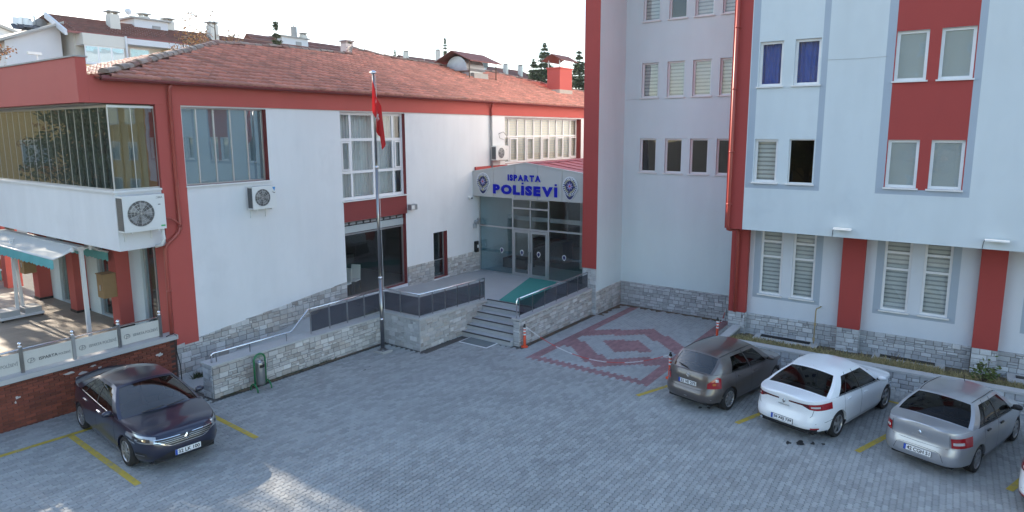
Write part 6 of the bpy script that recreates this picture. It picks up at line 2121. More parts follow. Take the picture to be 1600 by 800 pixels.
# air conditioners
def aircon(x, y, z, w, h, d, lab, fan=0.32, logo=None, sticker=None):
    """outdoor unit, back against the wall at y, centre x, bottom z"""
    t = thing('air_conditioner', (x, y, z), lab, 'air conditioner', 'outdoor air conditioning units')
    y0 = y-0.12-d
    part('casing', bx(x-w/2, x+w/2, y0, y-0.12, z, z+h), 'plastic_white', t)
    m_ = MB()
    for k in range(12):
        zz = z+0.05+k*(h-0.1)/12
        m_.box(x-w/2-0.012, x-w/2-0.001, y0+0.04, y-0.15, zz, zz+(h-0.1)/26)
    m_.box(x-w/2-0.006, x-w/2-0.0005, y0+0.03, y-0.14, z+0.04, z+h-0.05)
    part('side_fins', m_, 'fin_metal', t)
    cx, cz_ = x-w*0.10, z+h*0.5
    part('fan_panel', bx(cx-h*0.44, cx+h*0.44, y0-0.008, y0-0.001, z+h*0.06, z+h*0.94), 'plastic_white', t)
    part('fan_recess', MB().cyl((cx, y0-0.009, cz_), (cx, y0-0.012, cz_), fan*h/0.75, n=28), 'fan_dark', t)
    m_ = MB()
    for k in range(5):
        a_ = 2*math.pi*k/5
        r = fan*h/0.75*0.9
        m_.mesh([(cx+0.03*math.cos(a_), y0-0.013, cz_+0.03*math.sin(a_)), (cx+r*math.cos(a_-0.3), y0-0.016, cz_+r*math.sin(a_-0.3)), (cx+r*math.cos(a_+0.45), y0-0.016, cz_+r*math.sin(a_+0.45))], [(0, 1, 2)])
    part('fan_blades', m_, 'plastic_grey', t)
    m_ = MB()
    r = fan*h/0.75
    for k in range(1, 5):
        m_.tube([(cx+r*k/4*math.cos(a_), y0-0.022, cz_+r*k/4*math.sin(a_)) for a_ in lin(0, 2*math.pi, 24)], 0.0045, 4)
    for k in range(8):
        a_ = math.pi*k/8
        m_.tube([(cx-r*math.cos(a_), y0-0.022, cz_-r*math.sin(a_)), (cx+r*math.cos(a_), y0-0.022, cz_+r*math.sin(a_))], 0.004, 4)
    part('fan_guard', m_, 'aluminium', t)
    for s in (-0.32, 0.32):
        part('bracket', MB().box(x+s*w-0.02, x+s*w+0.02, y0+0.03, y-0.001, z-0.04, z-0.001).box(x+s*w-0.02, x+s*w+0.02, y-0.03, y-0.002, z-0.30, z-0.04), 'plastic_white', t)
    if logo:
        g = text_mb(logo, 0.075, 0.003, 0.001)
        bb = bounds(g)
        g.v = [(x+w/2-0.05-(bb[0][1]-a_), y0-0.003-c_, z+h-0.11+b_) for a_, b_, c_ in g.v]
        part('logo', g, 'plastic_grey', t)
    part('rating_label', bx(x+w*0.33, x+w*0.39, y0-0.003, y0-0.001, z+h*0.70, z+h*0.72), 'black', t)
    if sticker == 'green':
        part('sticker', bx(x+w/2-0.14, x+w/2-0.03, y0-0.003, y0-0.001, z+0.07, z+0.11), 'green_sticker', t)
    elif sticker == 'blue':
        part('sticker', MB().prism([(x+w/2-0.13, y0-0.003, z+h-0.05), (x+w/2-0.02, y0-0.003, z+h-0.05), (x+w/2-0.06, y0-0.003, z+h-0.18)], (0, 0.002, 0)), 'blue_sticker', t)
        part('sticker', bx(x+w/2-0.10, x+w/2-0.04, y0-0.003, y0-0.001, z+h-0.24, z+h-0.22), 'black', t)
    return t
a1 = aircon(8.24, YA+0.02, 4.44, 1.06, 0.94, 0.36, 'large white air conditioner under the balcony glazing', 0.27, 'UCIMA', 'green')
part('pipe_bundle', MB().tube([(8.72, 17.55, 4.44), (8.74, 17.52, 4.15), (8.70, 17.58, 3.98), (8.60, 17.72, 3.93)], 0.045, 8), 'plastic_white', a1, smooth=True)
part('hose', MB().tube([(8.78, 17.55, 4.70), (9.0, 17.6, 4.66), (9.2, 17.65, 4.52), (9.3, 17.66, 4.40)], 0.03, 8), 'pipe_red', a1, smooth=True)
aircon(11.86, YA, 4.66, 0.82, 0.70, 0.27, 'white air conditioner with a blue corner mark under the wide front window', 0.28, None, 'blue')
a3 = aircon(24.52, YA, 5.68, 0.95, 0.66, 0.28, 'white air conditioner beside the downpipe above the porch roof', 0.27)
part('cable_loop', MB().tube([(24.6, 17.7, 6.9), (24.9, 17.66, 6.98), (25.2, 17.66, 6.8), (25.25, 17.7, 6.5)], 0.018, 6).tube([(24.6, 17.7, 6.9), (24.65, 17.7, 6.7), (24.95, 17.68, 6.62)], 0.012, 6), 'plastic_grey', a3, smooth=True)
# wall lamp by the tall window, camera, loudhailer, terminal
t = thing('wall_lamp', (18.5, YA-0.1, 4.05), 'square grey floodlight on the wall at the red panel corner', 'lamp')
part('lamp_housing', bx(18.42, 18.78, YA-0.30, YA-0.12, 3.92, 4.14), 'galvanised', t)
part('lamp_glass', bx(18.45, 18.62, YA-0.312, YA-0.301, 3.95, 4.11), 'plastic_white', t)
part('bracket', bx(18.55, 18.65, YA-0.12, YA-0.001, 3.98, 4.06), 'plastic_grey', t)
t = thing('security_camera', (22.5, YA, 4.1), 'small white dome camera under the porch front corner', 'camera')
part('camera_body', MB().cyl((22.45, YA-0.18, 4.05), (22.45, YA-0.02, 4.09), 0.06, n=10), 'plastic_white', t)
part('lens', MB().cyl((22.45, YA-0.20, 4.045), (22.45, YA-0.18, 4.05), 0.045, n=10), 'black', t)
t = thing('siren', (22.9, YA, 2.9), 'grey siren and lamp cluster on the wall beside the porch glass', 'siren')
part('siren_body', MB().cyl((22.85, YA-0.22, 2.92), (22.85, YA-0.02, 2.92), 0.10, 0.06, n=12).box(22.72, 22.82, YA-0.16, YA-0.01, 2.64, 2.86), 'galvanised', t)
part('horn', MB().cyl((22.95, YA-0.18, 2.98), (23.05, YA-0.10, 3.02), 0.03, 0.08, n=10), 'plastic_grey', t)
t = thing('access_terminal', (22.9, YA, 1.7), 'black wall terminal with pale screen beside the porch glass', 'terminal')
part('terminal_body', bx(22.78, 22.98, YA-0.14, YA-0.03, 1.52, 2.02), 'black', t)
part('screen', bx(22.87, 22.96, YA-0.146, YA-0.141, 1.72, 1.86), 'plate_white', t)
# wires on the brick corner
t = thing('cable', (8.95, 17.7, 0.5), 'thin black cable hanging down the brick corner behind the navy car', 'cable')
part('cable_run', MB().tube([(8.60, 17.60, 1.40), (8.80, 17.60, 1.44), (8.90, 17.63, 1.35), (8.88, 17.66, 0.9), (8.96, 17.66, 0.45), (8.93, 17.6, 0.05)], 0.014, 6), 'black', t, smooth=True)
# chairs inside the hall
def chair(x, y, rz, lab):
    t = thing('chair', (x, y, 0.9), lab, 'chair', 'cream chairs inside the hall', rz)
    lpart('seat', MB().box(-.21, .21, -.2, .22, .42, .48), 'plastic_white', t)
    lpart('backrest', MB().hexa([(-.20, .19, .48), (.20, .19, .48), (.20, .23, .48), (-.20, .23, .48), (-.19, .27, 1.0), (.19, .27, 1.0), (.19, .30, 1.0), (-.19, .30, 1.0)]), 'house_cream', t)
    for sx in (-.19, .19):
        for sy in (-.17, .19):
            lpart('leg', MB().cyl((sx, sy, 0), (sx, sy, .42), .018, n=6), 'bark', t)
chair(16.35, 18.75, R_(-70), 'cream chair seen whole through the shopfront glass')
chair(15.70, 18.55, R_(-80), 'cream chair at the left edge of the shopfront glass')
# weeds at wall feet
rs = random.Random(12)
mb = MB()
def tuft(x, y, z, h, n):
    for i in range(n):
        a_ = rs.uniform(0, 6.28)
        w = rs.uniform(.006, .014)
        lx, ly = rs.gauss(0, .35)*h, rs.gauss(0, .35)*h
        mb.face([(x-w*math.sin(a_), y+w*math.cos(a_), z), (x+w*math.sin(a_), y-w*math.cos(a_), z), (x+lx, y+ly, z+h*rs.uniform(.5, 1))])
for i in range(60):
    x = rs.uniform(8.95, 12.8); tuft(x, 15.62-abs(rs.gauss(0, .03)), gz(x), rs.uniform(.02, .07), 8)
for i in range(22):
    tuft(9.3+rs.gauss(0, .10), 17.3+rs.gauss(0, .10), 0.03, rs.uniform(.12, .28), 14)
for i in range(30):
    tuft(9.0+rs.uniform(-.4, .7), 17.55+rs.gauss(0, .1), 0.02, rs.uniform(.03, .09), 8)
for i in range(16):
    x = rs.uniform(15.0, 17.0); tuft(x, 13.93, gz(x), rs.uniform(.02, .05), 6)
for i in range(60):
    x = rs.uniform(17.4, 24.7); tuft(x, 11.52 if x < 22.4 else 11.36, gz(x), rs.uniform(.015, .04), 5)
tag(part('weeds', mb, 'weed'), 'low weeds and moss along the feet of the walls', kind='stuff')
mb = MB()
def strip(p, q, w, seed):
    q_ = random.Random(seed)
    p, q = Vector((*p, 0)), Vector((*q, 0))
    d = (q-p).normalized()
    n_ = Vector((-d.y, d.x, 0))
    k = int((q-p).length/0.1)
    pts = [p.lerp(q, i/k) for i in range(k+1)]
    ws = [w*q_.uniform(0.15, 1.0) for _ in pts]
    mb.grid(lambda i, v: (pts[i].x+n_.x*ws[i]*v, pts[i].y+n_.y*ws[i]*v, gz(pts[i].x)+0.008+0.002*(1-v)), list(range(k+1)), [0, 1])
strip((24.75, 11.35), (24.75, 7.0), -0.38, 1)
strip((22.55, 11.38), (24.75, 11.38), -0.30, 2)
strip((17.3, 11.56), (22.4, 11.56), -0.22, 3)
strip((8.9, 15.60), (14.9, 15.60), -0.14, 4)
tag(part('dirt', mb, 'dry_earth'), 'drifted dry earth along the foot of the stone walls', kind='stuff')
# ================================================================== beyond the courtyard
def px_at(px, py, y):
    d = fw+rt*((px-800)/FPX)+dn*((py-CYP)/FPX)
    k = y/d.y
    return CAM+d*k
def leaf_cloud(mb, c, r, n, size, q, squash=1.0):
    for i in range(n):
        v = Vector((q.gauss(0, 1), q.gauss(0, 1), q.gauss(0, 1)))
        v = v.normalized()*r*q.random()**0.4
        p = Vector(c)+Vector((v.x, v.y, v.z*squash))
        a = Vector((q.gauss(0, 1), q.gauss(0, 1), q.gauss(0, 1))).normalized()*size*q.uniform(.6, 1.3)
        b = a.cross(Vector((q.gauss(0, 1), q.gauss(0, 1), q.gauss(0, 1)))).normalized()*size*q.uniform(.3, .7)
        mb.face([p-a, p+b, p+a, p-b])
def conifer(x, y, z, h, r, lab, seed, dens=1.0, mat='needle', bare=0.12):
    q = random.Random(seed)
    t = thing('conifer_tree', (x, y, z), lab, 'tree', 'conifers beyond the roofs')
    part('trunk', MB().tube([(x, y, z), (x+q.gauss(0, .05), y, z+h*.5), (x, y, z+h*.98)], [h*.022, h*.013, 0.015], 7), 'bark', t)
    br, cr = MB(), MB()
    nl = int(h*4.6)
    for i in range(nl):
        f = bare+(1-bare)*(i+q.random()*.5)/nl
        zc = z+h*f+q.gauss(0, .12)
        rl = r*(1-f)**0.8*q.uniform(.65, 1.12)+0.06
        nb = 6 if f < .85 else 4
        for k in range(nb):
            a = 2*math.pi*(k+q.random()*.7)/nb+i
            L_ = rl*q.uniform(.6, 1.1)
            e = Vector((math.cos(a)*L_, math.sin(a)*L_, -0.12*L_+0.10*L_*f))
            o = Vector((x, y, zc))
            br.tube([o, o+e*.6+Vector((0, 0, .03)), o+e], [.025, .015, .006], 4)
            ns = max(12, int(L_*95*dens))
            for s in range(ns):
                g = q.uniform(.18, 1.03)
                p = o+e*g+Vector((q.gauss(0, .10), q.gauss(0, .10), q.gauss(0, .07)))*(.4+.7*L_*.5)
                d = (e.normalized()*q.uniform(.4, 1)+Vector((q.gauss(0, .6), q.gauss(0, .6), q.gauss(-.1, .55)))).normalized()*q.uniform(.18, .40)
                w = d.cross(Vector((q.gauss(0, .4), q.gauss(0, .4), 1))).normalized()*q.uniform(.06, .12)
                cr.face([p-w, p+d*.5+w*.6, p+d, p+w])
    part('branches', br, 'bark', t)
    part('crown', cr, mat, t)
    return t
def at_px(px, py_top, y, h, **k):
    p = px_at(px, py_top, y)
    return p.x, y, p.z-h
def tree_px(px, py, y, h, r, lab, seed, **k):
    p = px_at(px, py, y)
    conifer(p.x, y, p.z-h, h, r, lab, seed, **k)
tree_px(851, 66, 40, 12, 3.3, 'tall conifer just behind the red chimney, its tip above the chimney roof', 1, dens=1.1)
tree_px(834, 92, 41, 10, 3.4, 'shorter broad conifer tucked beside the tall one behind the red chimney', 2, dens=1.1)
tree_px(905, 77, 39, 12, 3.4, 'conifer between the red chimney and the red fin of the tall building', 3, dens=1.1)
tree_px(430, 28, 44, 11, 0.9, 'narrow dark cypress rising over the roof ridge between the far houses', 4, dens=1.6)
tree_px(617, 78, 75, 10, 1.0, 'thin sparse conifer far off, left of the two on the skyline', 5, dens=0.4)
tree_px(695, 60, 60, 10, 1.0, 'thin sparse conifer beside the vent hood on the skyline', 6, dens=0.35)

def bare_tree(x, y, z, h, r, lab, seed, leaf='leaf_orange', nleaf=500, name='bare_tree', lsize=0.07, nb=26):
    q = random.Random(seed)
    t = thing(name, (x, y, z), lab, 'tree')
    tr, lf = MB(), MB()
    tr.tube([(x, y, z), (x+.1, y, z+h*.35), (x+.05, y+.1, z+h*.7), (x, y, z+h)], [h*.02, h*.015, h*.008, .01], 7)
    tips = []
    for i in range(nb):
        f = q.uniform(.3, .95)
        o = Vector((x, y, z+h*f))
        a = q.uniform(0, 6.28)
        L_ = r*(1.1-f*.6)*q.uniform(.6, 1.1)
        e = o+Vector((math.cos(a)*L_, math.sin(a)*L_, L_*q.uniform(.3, .8)))
        m_ = o.lerp(e, .5)+Vector((q.gauss(0, .1), q.gauss(0, .1), .1))
        tr.tube([o, m_, e], [.04*(1.2-f), .022, .008], 5)
        for k in range(6):
            b = m_.lerp(e, q.uniform(0, 1))
            e2 = b+Vector((q.gauss(0, .35), q.gauss(0, .35), abs(q.gauss(0, .35))))*r*.35
            tr.tube([b, e2], [.012, .004], 4)
            tips += [b.lerp(e2, q.random()) for _ in range(5)]
    for i in range(nleaf):
        p = q.choice(tips)+Vector((q.gauss(0, .12), q.gauss(0, .12), q.gauss(0, .12)))
        a = Vector((q.gauss(0, 1), q.gauss(0, 1), q.gauss(0, 1))).normalized()*lsize*q.uniform(.6, 1.3)
        b = a.cross(Vector((q.gauss(0, 1), q.gauss(0, 1), q.gauss(0, 1)))).normalized()*lsize*.5
        lf.face([p-a, p+b, p+a, p-b])
    part('trunk', tr, 'bark', t)
    part('crown', lf, leaf, t)
    return t
p = px_at(335, 32, 33); bare_tree(p.x, 33, p.z-7, 7.3, 2.8, 'nearly bare tree with a few orange leaves behind the hip of the tiled roof', 3, nleaf=1300, nb=34)
p = px_at(285, 50, 34); bare_tree(p.x, 34, p.z-6.4, 6.5, 1.9, 'small orange-leaved tree in front of the yellow balcony house', 5, nleaf=700, nb=20)
p = px_at(-2, 62, 30); bare_tree(p.x-0.4, 30, p.z-7.5, 7.8, 1.3, 'autumn tree with pale orange leaves at the picture edge by the white house', 8, nleaf=700)

# ------------------------------------------------------------------ houses behind
def house(loc, lab, body, roofpts, mat='house_white', cat='house'):
    pass
def far_windows(t, F, spans, zs, mat='upvc_white', gl='glass_blue', bk='curtain_white'):
    for (a, b) in spans:
        for (z0, z1) in zs:
            w = MB()
            F.box(w, a, b, -0.05, 0.0, z0, z1)
            w_ = part('window', w, mat, t)
            n_ = max(1, int(round((b-a)/0.9)))
            for k in range(n_):
                u0, u1 = lerp(a, b, k/n_)+0.06, lerp(a, b, (k+1)/n_)-0.06
                g_ = MB(); F.box(g_, u0, u1, -0.07, -0.051, z0+0.08, z1-0.08)
                part('pane', g_, gl, w_)
def chim(t, x, y, z0, z1, w=0.5, mat='house_cream'):
    c_ = part('chimney', bx(x-w/2, x+w/2, y-w/2, y+w/2, z0, z1), mat, t)
    part('chimney_cap', MB().box(x-w*.65, x+w*.65, y-w*.65, y+w*.65, z1+0.14, z1+0.22).box(x-w*.4, x-w*.25, y-w*.4, y+w*.4, z1, z1+.14).box(x+w*.25, x+w*.4, y-w*.4, y+w*.4, z1, z1+.14), 'concrete', c_)
def tiled_slope(mb, A, B_, C_, D_, rows, cols, mi=0):
    """A-B eave, D-C ridge: stepped courses"""
    A, B_, C_, D_ = map(Vector, (A, B_, C_, D_))
    nrm = (B_-A).cross(D_-A).normalized()
    if nrm.z < 0: nrm = -nrm
    for i in range(rows):
        t0, t1 = i/rows, (i+1)/rows
        a0, b0 = A.lerp(D_, t0)+nrm*0.06, B_.lerp(C_, t0)+nrm*0.06
        a1, b1 = A.lerp(D_, t1)+nrm*0.0, B_.lerp(C_, t1)+nrm*0.0
        for k in range(cols):
            s0, s1 = k/cols, (k+0.97)/cols
            mb.mesh([a0.lerp(b0, s0), a0.lerp(b0, s1), a1.lerp(b1, s1), a1.lerp(b1, s0), A.lerp(D_, t0).lerp(B_.lerp(C_, t0), s0), A.lerp(D_, t0).lerp(B_.lerp(C_, t0), s1)], [(0, 1, 2, 3), (4, 5, 1, 0)], mi)
# H1: pale apartment house with yellow balcony fronts
YH = 46.0
e0, e1 = px_at(118, 47, YH), px_at(420, 62, YH)
zE = e0.z
RD = 2.0
RH = px_at(92, 23, YH+RD).z-zE
x0h, x1h = px_at(114, 47, YH).x, px_at(335, 60, YH).x+13
h1 = thing('apartment_house', (x0h+8, YH+4, 0), 'pale apartment house with yellow balcony fronts under a long brown-red roof', 'house')
b = MB().box(x0h, x1h, YH, YH+9, -1, zE-0.05)
b.prism([(x0h, YH, zE-0.05), (x0h, YH+9, zE-0.05), (x0h, YH+RD, zE+RH-0.15)], (0.3, 0, 0))
part('wall', b, 'house_cream', h1)
rb_ = MB()
tiled_slope(rb_, (x0h-0.7, YH-0.6, zE-0.15), (x1h, YH-0.6, zE-0.15), (x1h-3, YH+RD, zE+RH), (x0h-0.7, YH+RD, zE+RH), 12, 70)
rb_.face([(x0h-0.7, YH+RD, zE+RH-0.02), (x1h-3, YH+RD, zE+RH-0.02), (x1h, YH+9.6, zE-0.2), (x0h-0.7, YH+9.6, zE-0.2)])
rb_.face([(x1h, YH-0.6, zE-0.2), (x1h, YH+9.6, zE-0.2), (x1h-3, YH+RD, zE+RH-0.02)])
r1 = part('roof', rb_, 'far_roof', h1, kind='stuff')
b = MB()
for (ya, yb_) in ((YH-0.7, YH+RD),):
    b.hexa([(x0h-0.75, ya, zE-0.45), (x0h-0.6, ya, zE-0.45), (x0h-0.6, yb_, zE+RH-0.3), (x0h-0.75, yb_, zE+RH-0.3), (x0h-0.75, ya, zE-0.12), (x0h-0.6, ya, zE-0.12), (x0h-0.6, yb_, zE+RH+0.07), (x0h-0.75, yb_, zE+RH+0.07)])
part('barge_board', b, 'house_white', r1)
part('gutter', bx(x0h-0.6, x1h, YH-0.75, YH-0.6, zE-0.28, zE-0.14), 'gutter_red', r1)
FH = FP('Y', YH)
def xat(px): return px_at(px, 70, YH).x
b = MB(); FH.box(b, xat(118), xat(183), -1.1, 0, zE-3.4, zE-2.15)
bl = part('balcony', b, 'house_yellow', h1)
b = MB(); FH.box(b, xat(118)-0.1, xat(183)+0.1, -1.15, 0.0, zE-2.15, zE-2.05)
part('balcony_sill', b, 'house_white', bl)
b = MB(); FH.box(b, xat(118), xat(183), -1.1, 0, zE-0.95, zE-0.25); FH.box(b, xat(118), xat(183), -1.1, 0, zE-6.6, zE-3.41)
part('balcony_head', b, 'house_cream', bl)
fp2 = FP('Y', YH-1.0)
far_windows(h1, fp2, [(xat(120), xat(181))], [(zE-2.05, zE-0.95)])
far_windows(h1, FH, [(xat(201), xat(232))], [(zE-2.6, zE-0.75)])
b = MB(); FH.box(b, xat(251), xat(300), -0.9, 0, zE-2.6, zE-0.75); part('balcony', b, 'house_yellow', h1)
b = MB(); FH.box(b, xat(184), x1h, -1.0, 0, zE-0.65, zE-0.28); part('eaves_beam', b, 'house_white', h1)
b = MB().tube([(xat(184), YH-1.15, zE-0.2), (xat(184), YH-1.15, zE-4)], 0.07, 6); part('downpipe', b, 'house_white', h1)
for (px, pt, pb_) in ((175, 18, 42), (331, 35, 56)):
    yy = YH+0.9
    q = px_at(px, pt, yy); chim(h1, q.x, yy, zE+0.2, q.z-0.2, 0.62)
YD = YH+1.5
q0, q1 = px_at(209, 26, YD), px_at(262, 38, YD)
dm_ = part('roof_hatch', bx(q0.x, q1.x, YD, YD+2, zE+0.6, q0.z-0.1), 'house_white', h1)
part('hatch_roof', bx(q0.x-0.25, q1.x+0.2, YD-0.2, YD+2.2, q0.z-0.1, q0.z+0.02), 'concrete', dm_)
part('hatch_vent', bx(q1.x-1.1, q1.x-0.55, YD-0.05, YD-0.001, q0.z-0.85, q0.z-0.45), 'plastic_grey', dm_)
chim(h1, q1.x+0.25, YD+0.4, zE+1, q0.z+0.05, 0.6); chim(h1, (q0.x+q1.x)/2, YD+1, zE+1, q0.z+0.25, 0.6)
part('dish', MB().lathe([(0.001, 0), (0.17, 0.03), (0.24, 0.08)], (q0.x-0.3, YD, q0.z+0.3), 14, axis='y'), 'house_white', h1, smooth=True)
# H2: white house at the far left with solar heaters
YW = 46.8
wl, wr = px_at(6, 58, YW), px_at(90, 36, YW)
h2 = thing('white_house', (wl.x+4, YW+4, 0), 'plain white house wall with solar water heaters on its sloping roof', 'house')
b = MB().prism([(wl.x, YW, -1), (wr.x+0.1, YW, -1), (wr.x+0.1, YW, wr.z), (wl.x, YW, wl.z-0.2)], (0, 9, 0))
part('wall', b, 'house_white', h2)
b = MB().hexa([(wl.x-0.5, YW-0.4, wl.z-0.35), (wr.x+0.2, YW-0.4, wr.z-0.05), (wr.x+0.2, YW+9.4, wr.z-0.05), (wl.x-0.5, YW+9.4, wl.z-0.35), (wl.x-0.5, YW-0.4, wl.z-0.2), (wr.x+0.2, YW-0.4, wr.z+0.1), (wr.x+0.2, YW+9.4, wr.z+0.1), (wl.x-0.5, YW+9.4, wl.z-0.2)])
part('roof', b, 'concrete', h2)
for i, (px, pt, pb_) in enumerate(((27, 28, 48), (37, 28, 46), (44, 33, 45))):
    q = px_at(px, pt, YW+2); g_ = px_at(px, pb_, YW+2)
    hh = q.z-g_.z
    s_ = part('solar_heater', MB().cyl((q.x, YW+2, g_.z+hh*.25), (q.x+0.05, YW+2, q.z), 0.34, n=12), 'solar_tank', h2)
    part('solar_collector', MB().hexa([(q.x-0.5, YW+1.3, g_.z), (q.x+0.5, YW+1.3, g_.z), (q.x+0.5, YW+1.35, g_.z), (q.x-0.5, YW+1.35, g_.z), (q.x-0.5, YW+1.8, g_.z+hh*.5), (q.x+0.5, YW+1.8, g_.z+hh*.5), (q.x+0.5, YW+1.85, g_.z+hh*.5), (q.x-0.5, YW+1.85, g_.z+hh*.5)]), 'solar_panel', s_)
q = px_at(53, 27, YW+2); g_ = px_at(53, 43, YW+2)
a_ = part('roof_mast', MB().cyl((q.x, YW+2, g_.z-0.3), (q.x, YW+2, q.z+0.1), 0.06, n=6), 'galvanised', h2)
part('mast_dish', MB().lathe([(0.001, 0), (0.3, 0.05), (0.4, 0.14)], (q.x+0.35, YW+1.9, q.z-0.4), 12, axis='y'), 'plastic_grey', a_)
p = px_at(58, 86, 34)
t = thing('roof_lamp', (p.x, 34, p.z-3), 'small lamp on a thin post above the red parapet', 'lamp')
part('post', MB().cyl((p.x, 34, p.z-4), (p.x, 34, p.z), 0.035, n=6), 'frame_white', t)
part('lamp_head', bx(p.x-0.35, p.x+0.15, 33.9, 34.1, p.z, p.z+0.12), 'plastic_white', t)
# H0: further house at the very edge
q = px_at(8, 40, 70)
h0 = thing('distant_house', (q.x-4, 74, 0), 'distant house with a grey roof at the picture edge', 'house')
part('wall', MB().prism([(q.x-9, 70, -1), (q.x+2.2, 70, -1), (q.x+2.2, 70, q.z-1.2), (q.x-1, 70, q.z), (q.x-9, 70, q.z-2)], (0, 8, 0)), 'house_white', h0)
part('roof', MB().hexa([(q.x-1, 69.6, q.z), (q.x+2.8, 69.6, q.z-1.35), (q.x+2.8, 78.4, q.z-1.35), (q.x-1, 78.4, q.z), (q.x-1, 69.6, q.z+.25), (q.x+2.8, 69.6, q.z-1.1), (q.x+2.8, 78.4, q.z-1.1), (q.x-1, 78.4, q.z+.25)]), 'concrete', h0)
# H3: second house with a dark red roof and roof hatch
def roof_house(name, lab, pxl, pxr, pyl, pyr, Y, drop, slope_h, hipr=4.0, chimneys=(), hatch=None):
    l_, r_ = px_at(pxl, pyl, Y+4.5), px_at(pxr, pyr, Y+4.5)
    zt = (l_.z+r_.z)/2
    zE_ = zt-slope_h
    xl, xr = l_.x, r_.x
    t = thing(name, ((xl+xr)/2, Y+4.5, 0), lab, 'house')
    part('wall', bx(xl, xr+hipr-0.8, Y+0.5, Y+8.5, -1, zE_-0.1), 'house_white', t)
    m_ = MB()
    tiled_slope(m_, (xl-0.5, Y, zE_), (xr+hipr, Y, zE_), (xr, Y+4.5, zt), (xl-0.5, Y+4.5, zt), 12, 60)
    m_.face([(xl-0.5, Y+4.5, zt-.02), (xr, Y+4.5, zt-.02), (xr+hipr, Y+9, zE_), (xl-0.5, Y+9, zE_)])
    m_.face([(xr+hipr, Y, zE_), (xr+hipr, Y+9, zE_), (xr, Y+4.5, zt-.02)])
    part('roof', m_, 'far_roof', t, kind='stuff')
    for (px, pt) in chimneys:
        q = px_at(px, pt, Y+3.0); chim(t, q.x, Y+3.0, zt-1.6, q.z-0.15, 0.7)
    if hatch:
        a_, b_ = px_at(hatch[0], hatch[2], Y+3.2), px_at(hatch[1], hatch[2]+4, Y+3.2)
        d_ = part('roof_hatch', bx(a_.x, b_.x, Y+3.2, Y+5.5, zt-1.8, a_.z-0.1), 'house_white', t)
        part('hatch_roof', bx(a_.x-0.3, b_.x+0.2, Y+3.0, Y+5.7, a_.z-0.1, a_.z+0.05), 'concrete', d_)
        part('hatch_vent', bx(b_.x-1.6, b_.x-0.9, Y+3.15, Y+3.2, a_.z-0.9, a_.z-0.45), 'plastic_grey', d_)
        q = px_at((hatch[0]+hatch[1])/2-2, hatch[2]-13, Y+4)
        part('flue', MB().cyl((q.x, Y+4, a_.z), (q.x, Y+4, q.z), 0.35, n=8).cyl((q.x, Y+4, q.z), (q.x, Y+4, q.z+1.6), 0.06, n=6), 'plastic_grey', d_)
        chim(t, b_.x-0.3, Y+3.6, zt-1.5, a_.z+0.4, 0.6)
    return t, zt
roof_house('far_house', 'further house with a dark red hip roof and white roof hatch, behind the cypress', 392, 566, 59, 71, 56, 0, 4.0, 6, hatch=(440, 481, 55))
roof_house('far_house', 'distant brown-roofed house showing left of the vent hood', 625, 690, 89, 92, 78, 0, 3.0, 5, chimneys=((634, 80), (684, 78)))
roof_house('far_house', 'distant brown-roofed house with pale chimneys between the vent hood and the conifers', 728, 815, 102, 108, 66, 0, 3.4, 6, chimneys=((790, 100), (813, 102)))
q = px_at(757, 94, 60)
t = thing('roof_tank', (q.x, 60, q.z-3), 'dark green roof tank by the vent hood', 'tank')
part('tank_body', bx(q.x-0.7, q.x+0.9, 60, 61.2, q.z-1.0, q.z+0.3), 'solar_panel', t)
part('tank_stand', bx(q.x-0.6, q.x+0.8, 60.2, 61, q.z-3.5, q.z-1.0), 'house_white', t)
# aerials on the skyline
for (px, pt, pb_, y, lab) in ((793, 76, 100, 66, 'hair-thin aerial mast above the far roof near the conifers'), (663, 72, 92, 78, 'hair-thin aerial mast left of the vent hood'), (356, 8, 50, 50, 'thin bare aerial mast over the apartment roof')):
    a_, b_ = px_at(px, pt, y), px_at(px, pb_, y)
    t = thing('aerial_mast', (b_.x, y, b_.z), lab, 'aerial')
    part('mast', MB().cyl((b_.x, y, b_.z-1), (a_.x, y, a_.z), 0.03, n=5), 'galvanised', t)
    part('cross_bars', MB().box(a_.x-0.4, a_.x+0.4, y-0.01, y+0.01, a_.z-0.3, a_.z-0.27).box(a_.x-0.25, a_.x+0.25, y-0.01, y+0.01, a_.z-0.6, a_.z-0.57), 'galvanised', t)
# hill in the haze
mb = MB()
q = random.Random(9)
prof = [(-500, 60), (-200, 150), (60, 235), (230, 262), (330, 255), (480, 190), (640, 120), (850, 70), (1300, 40), (1900, 20)]
hc = crv(prof)
def hillf(x, v):
    h_ = hc(x)*(1+0.05*math.sin(x*.03)+0.03*math.sin(x*.11+1))
    return (x, 900+v*700, -1+h_*(1-(1-v)**1.6) if v <= 1 else 0)
mb.grid(hillf, lin(-500, 1900, 80), lin(0, 1, 10))
tag(part('hill', mb, 'hill', smooth=True), kind='structure')

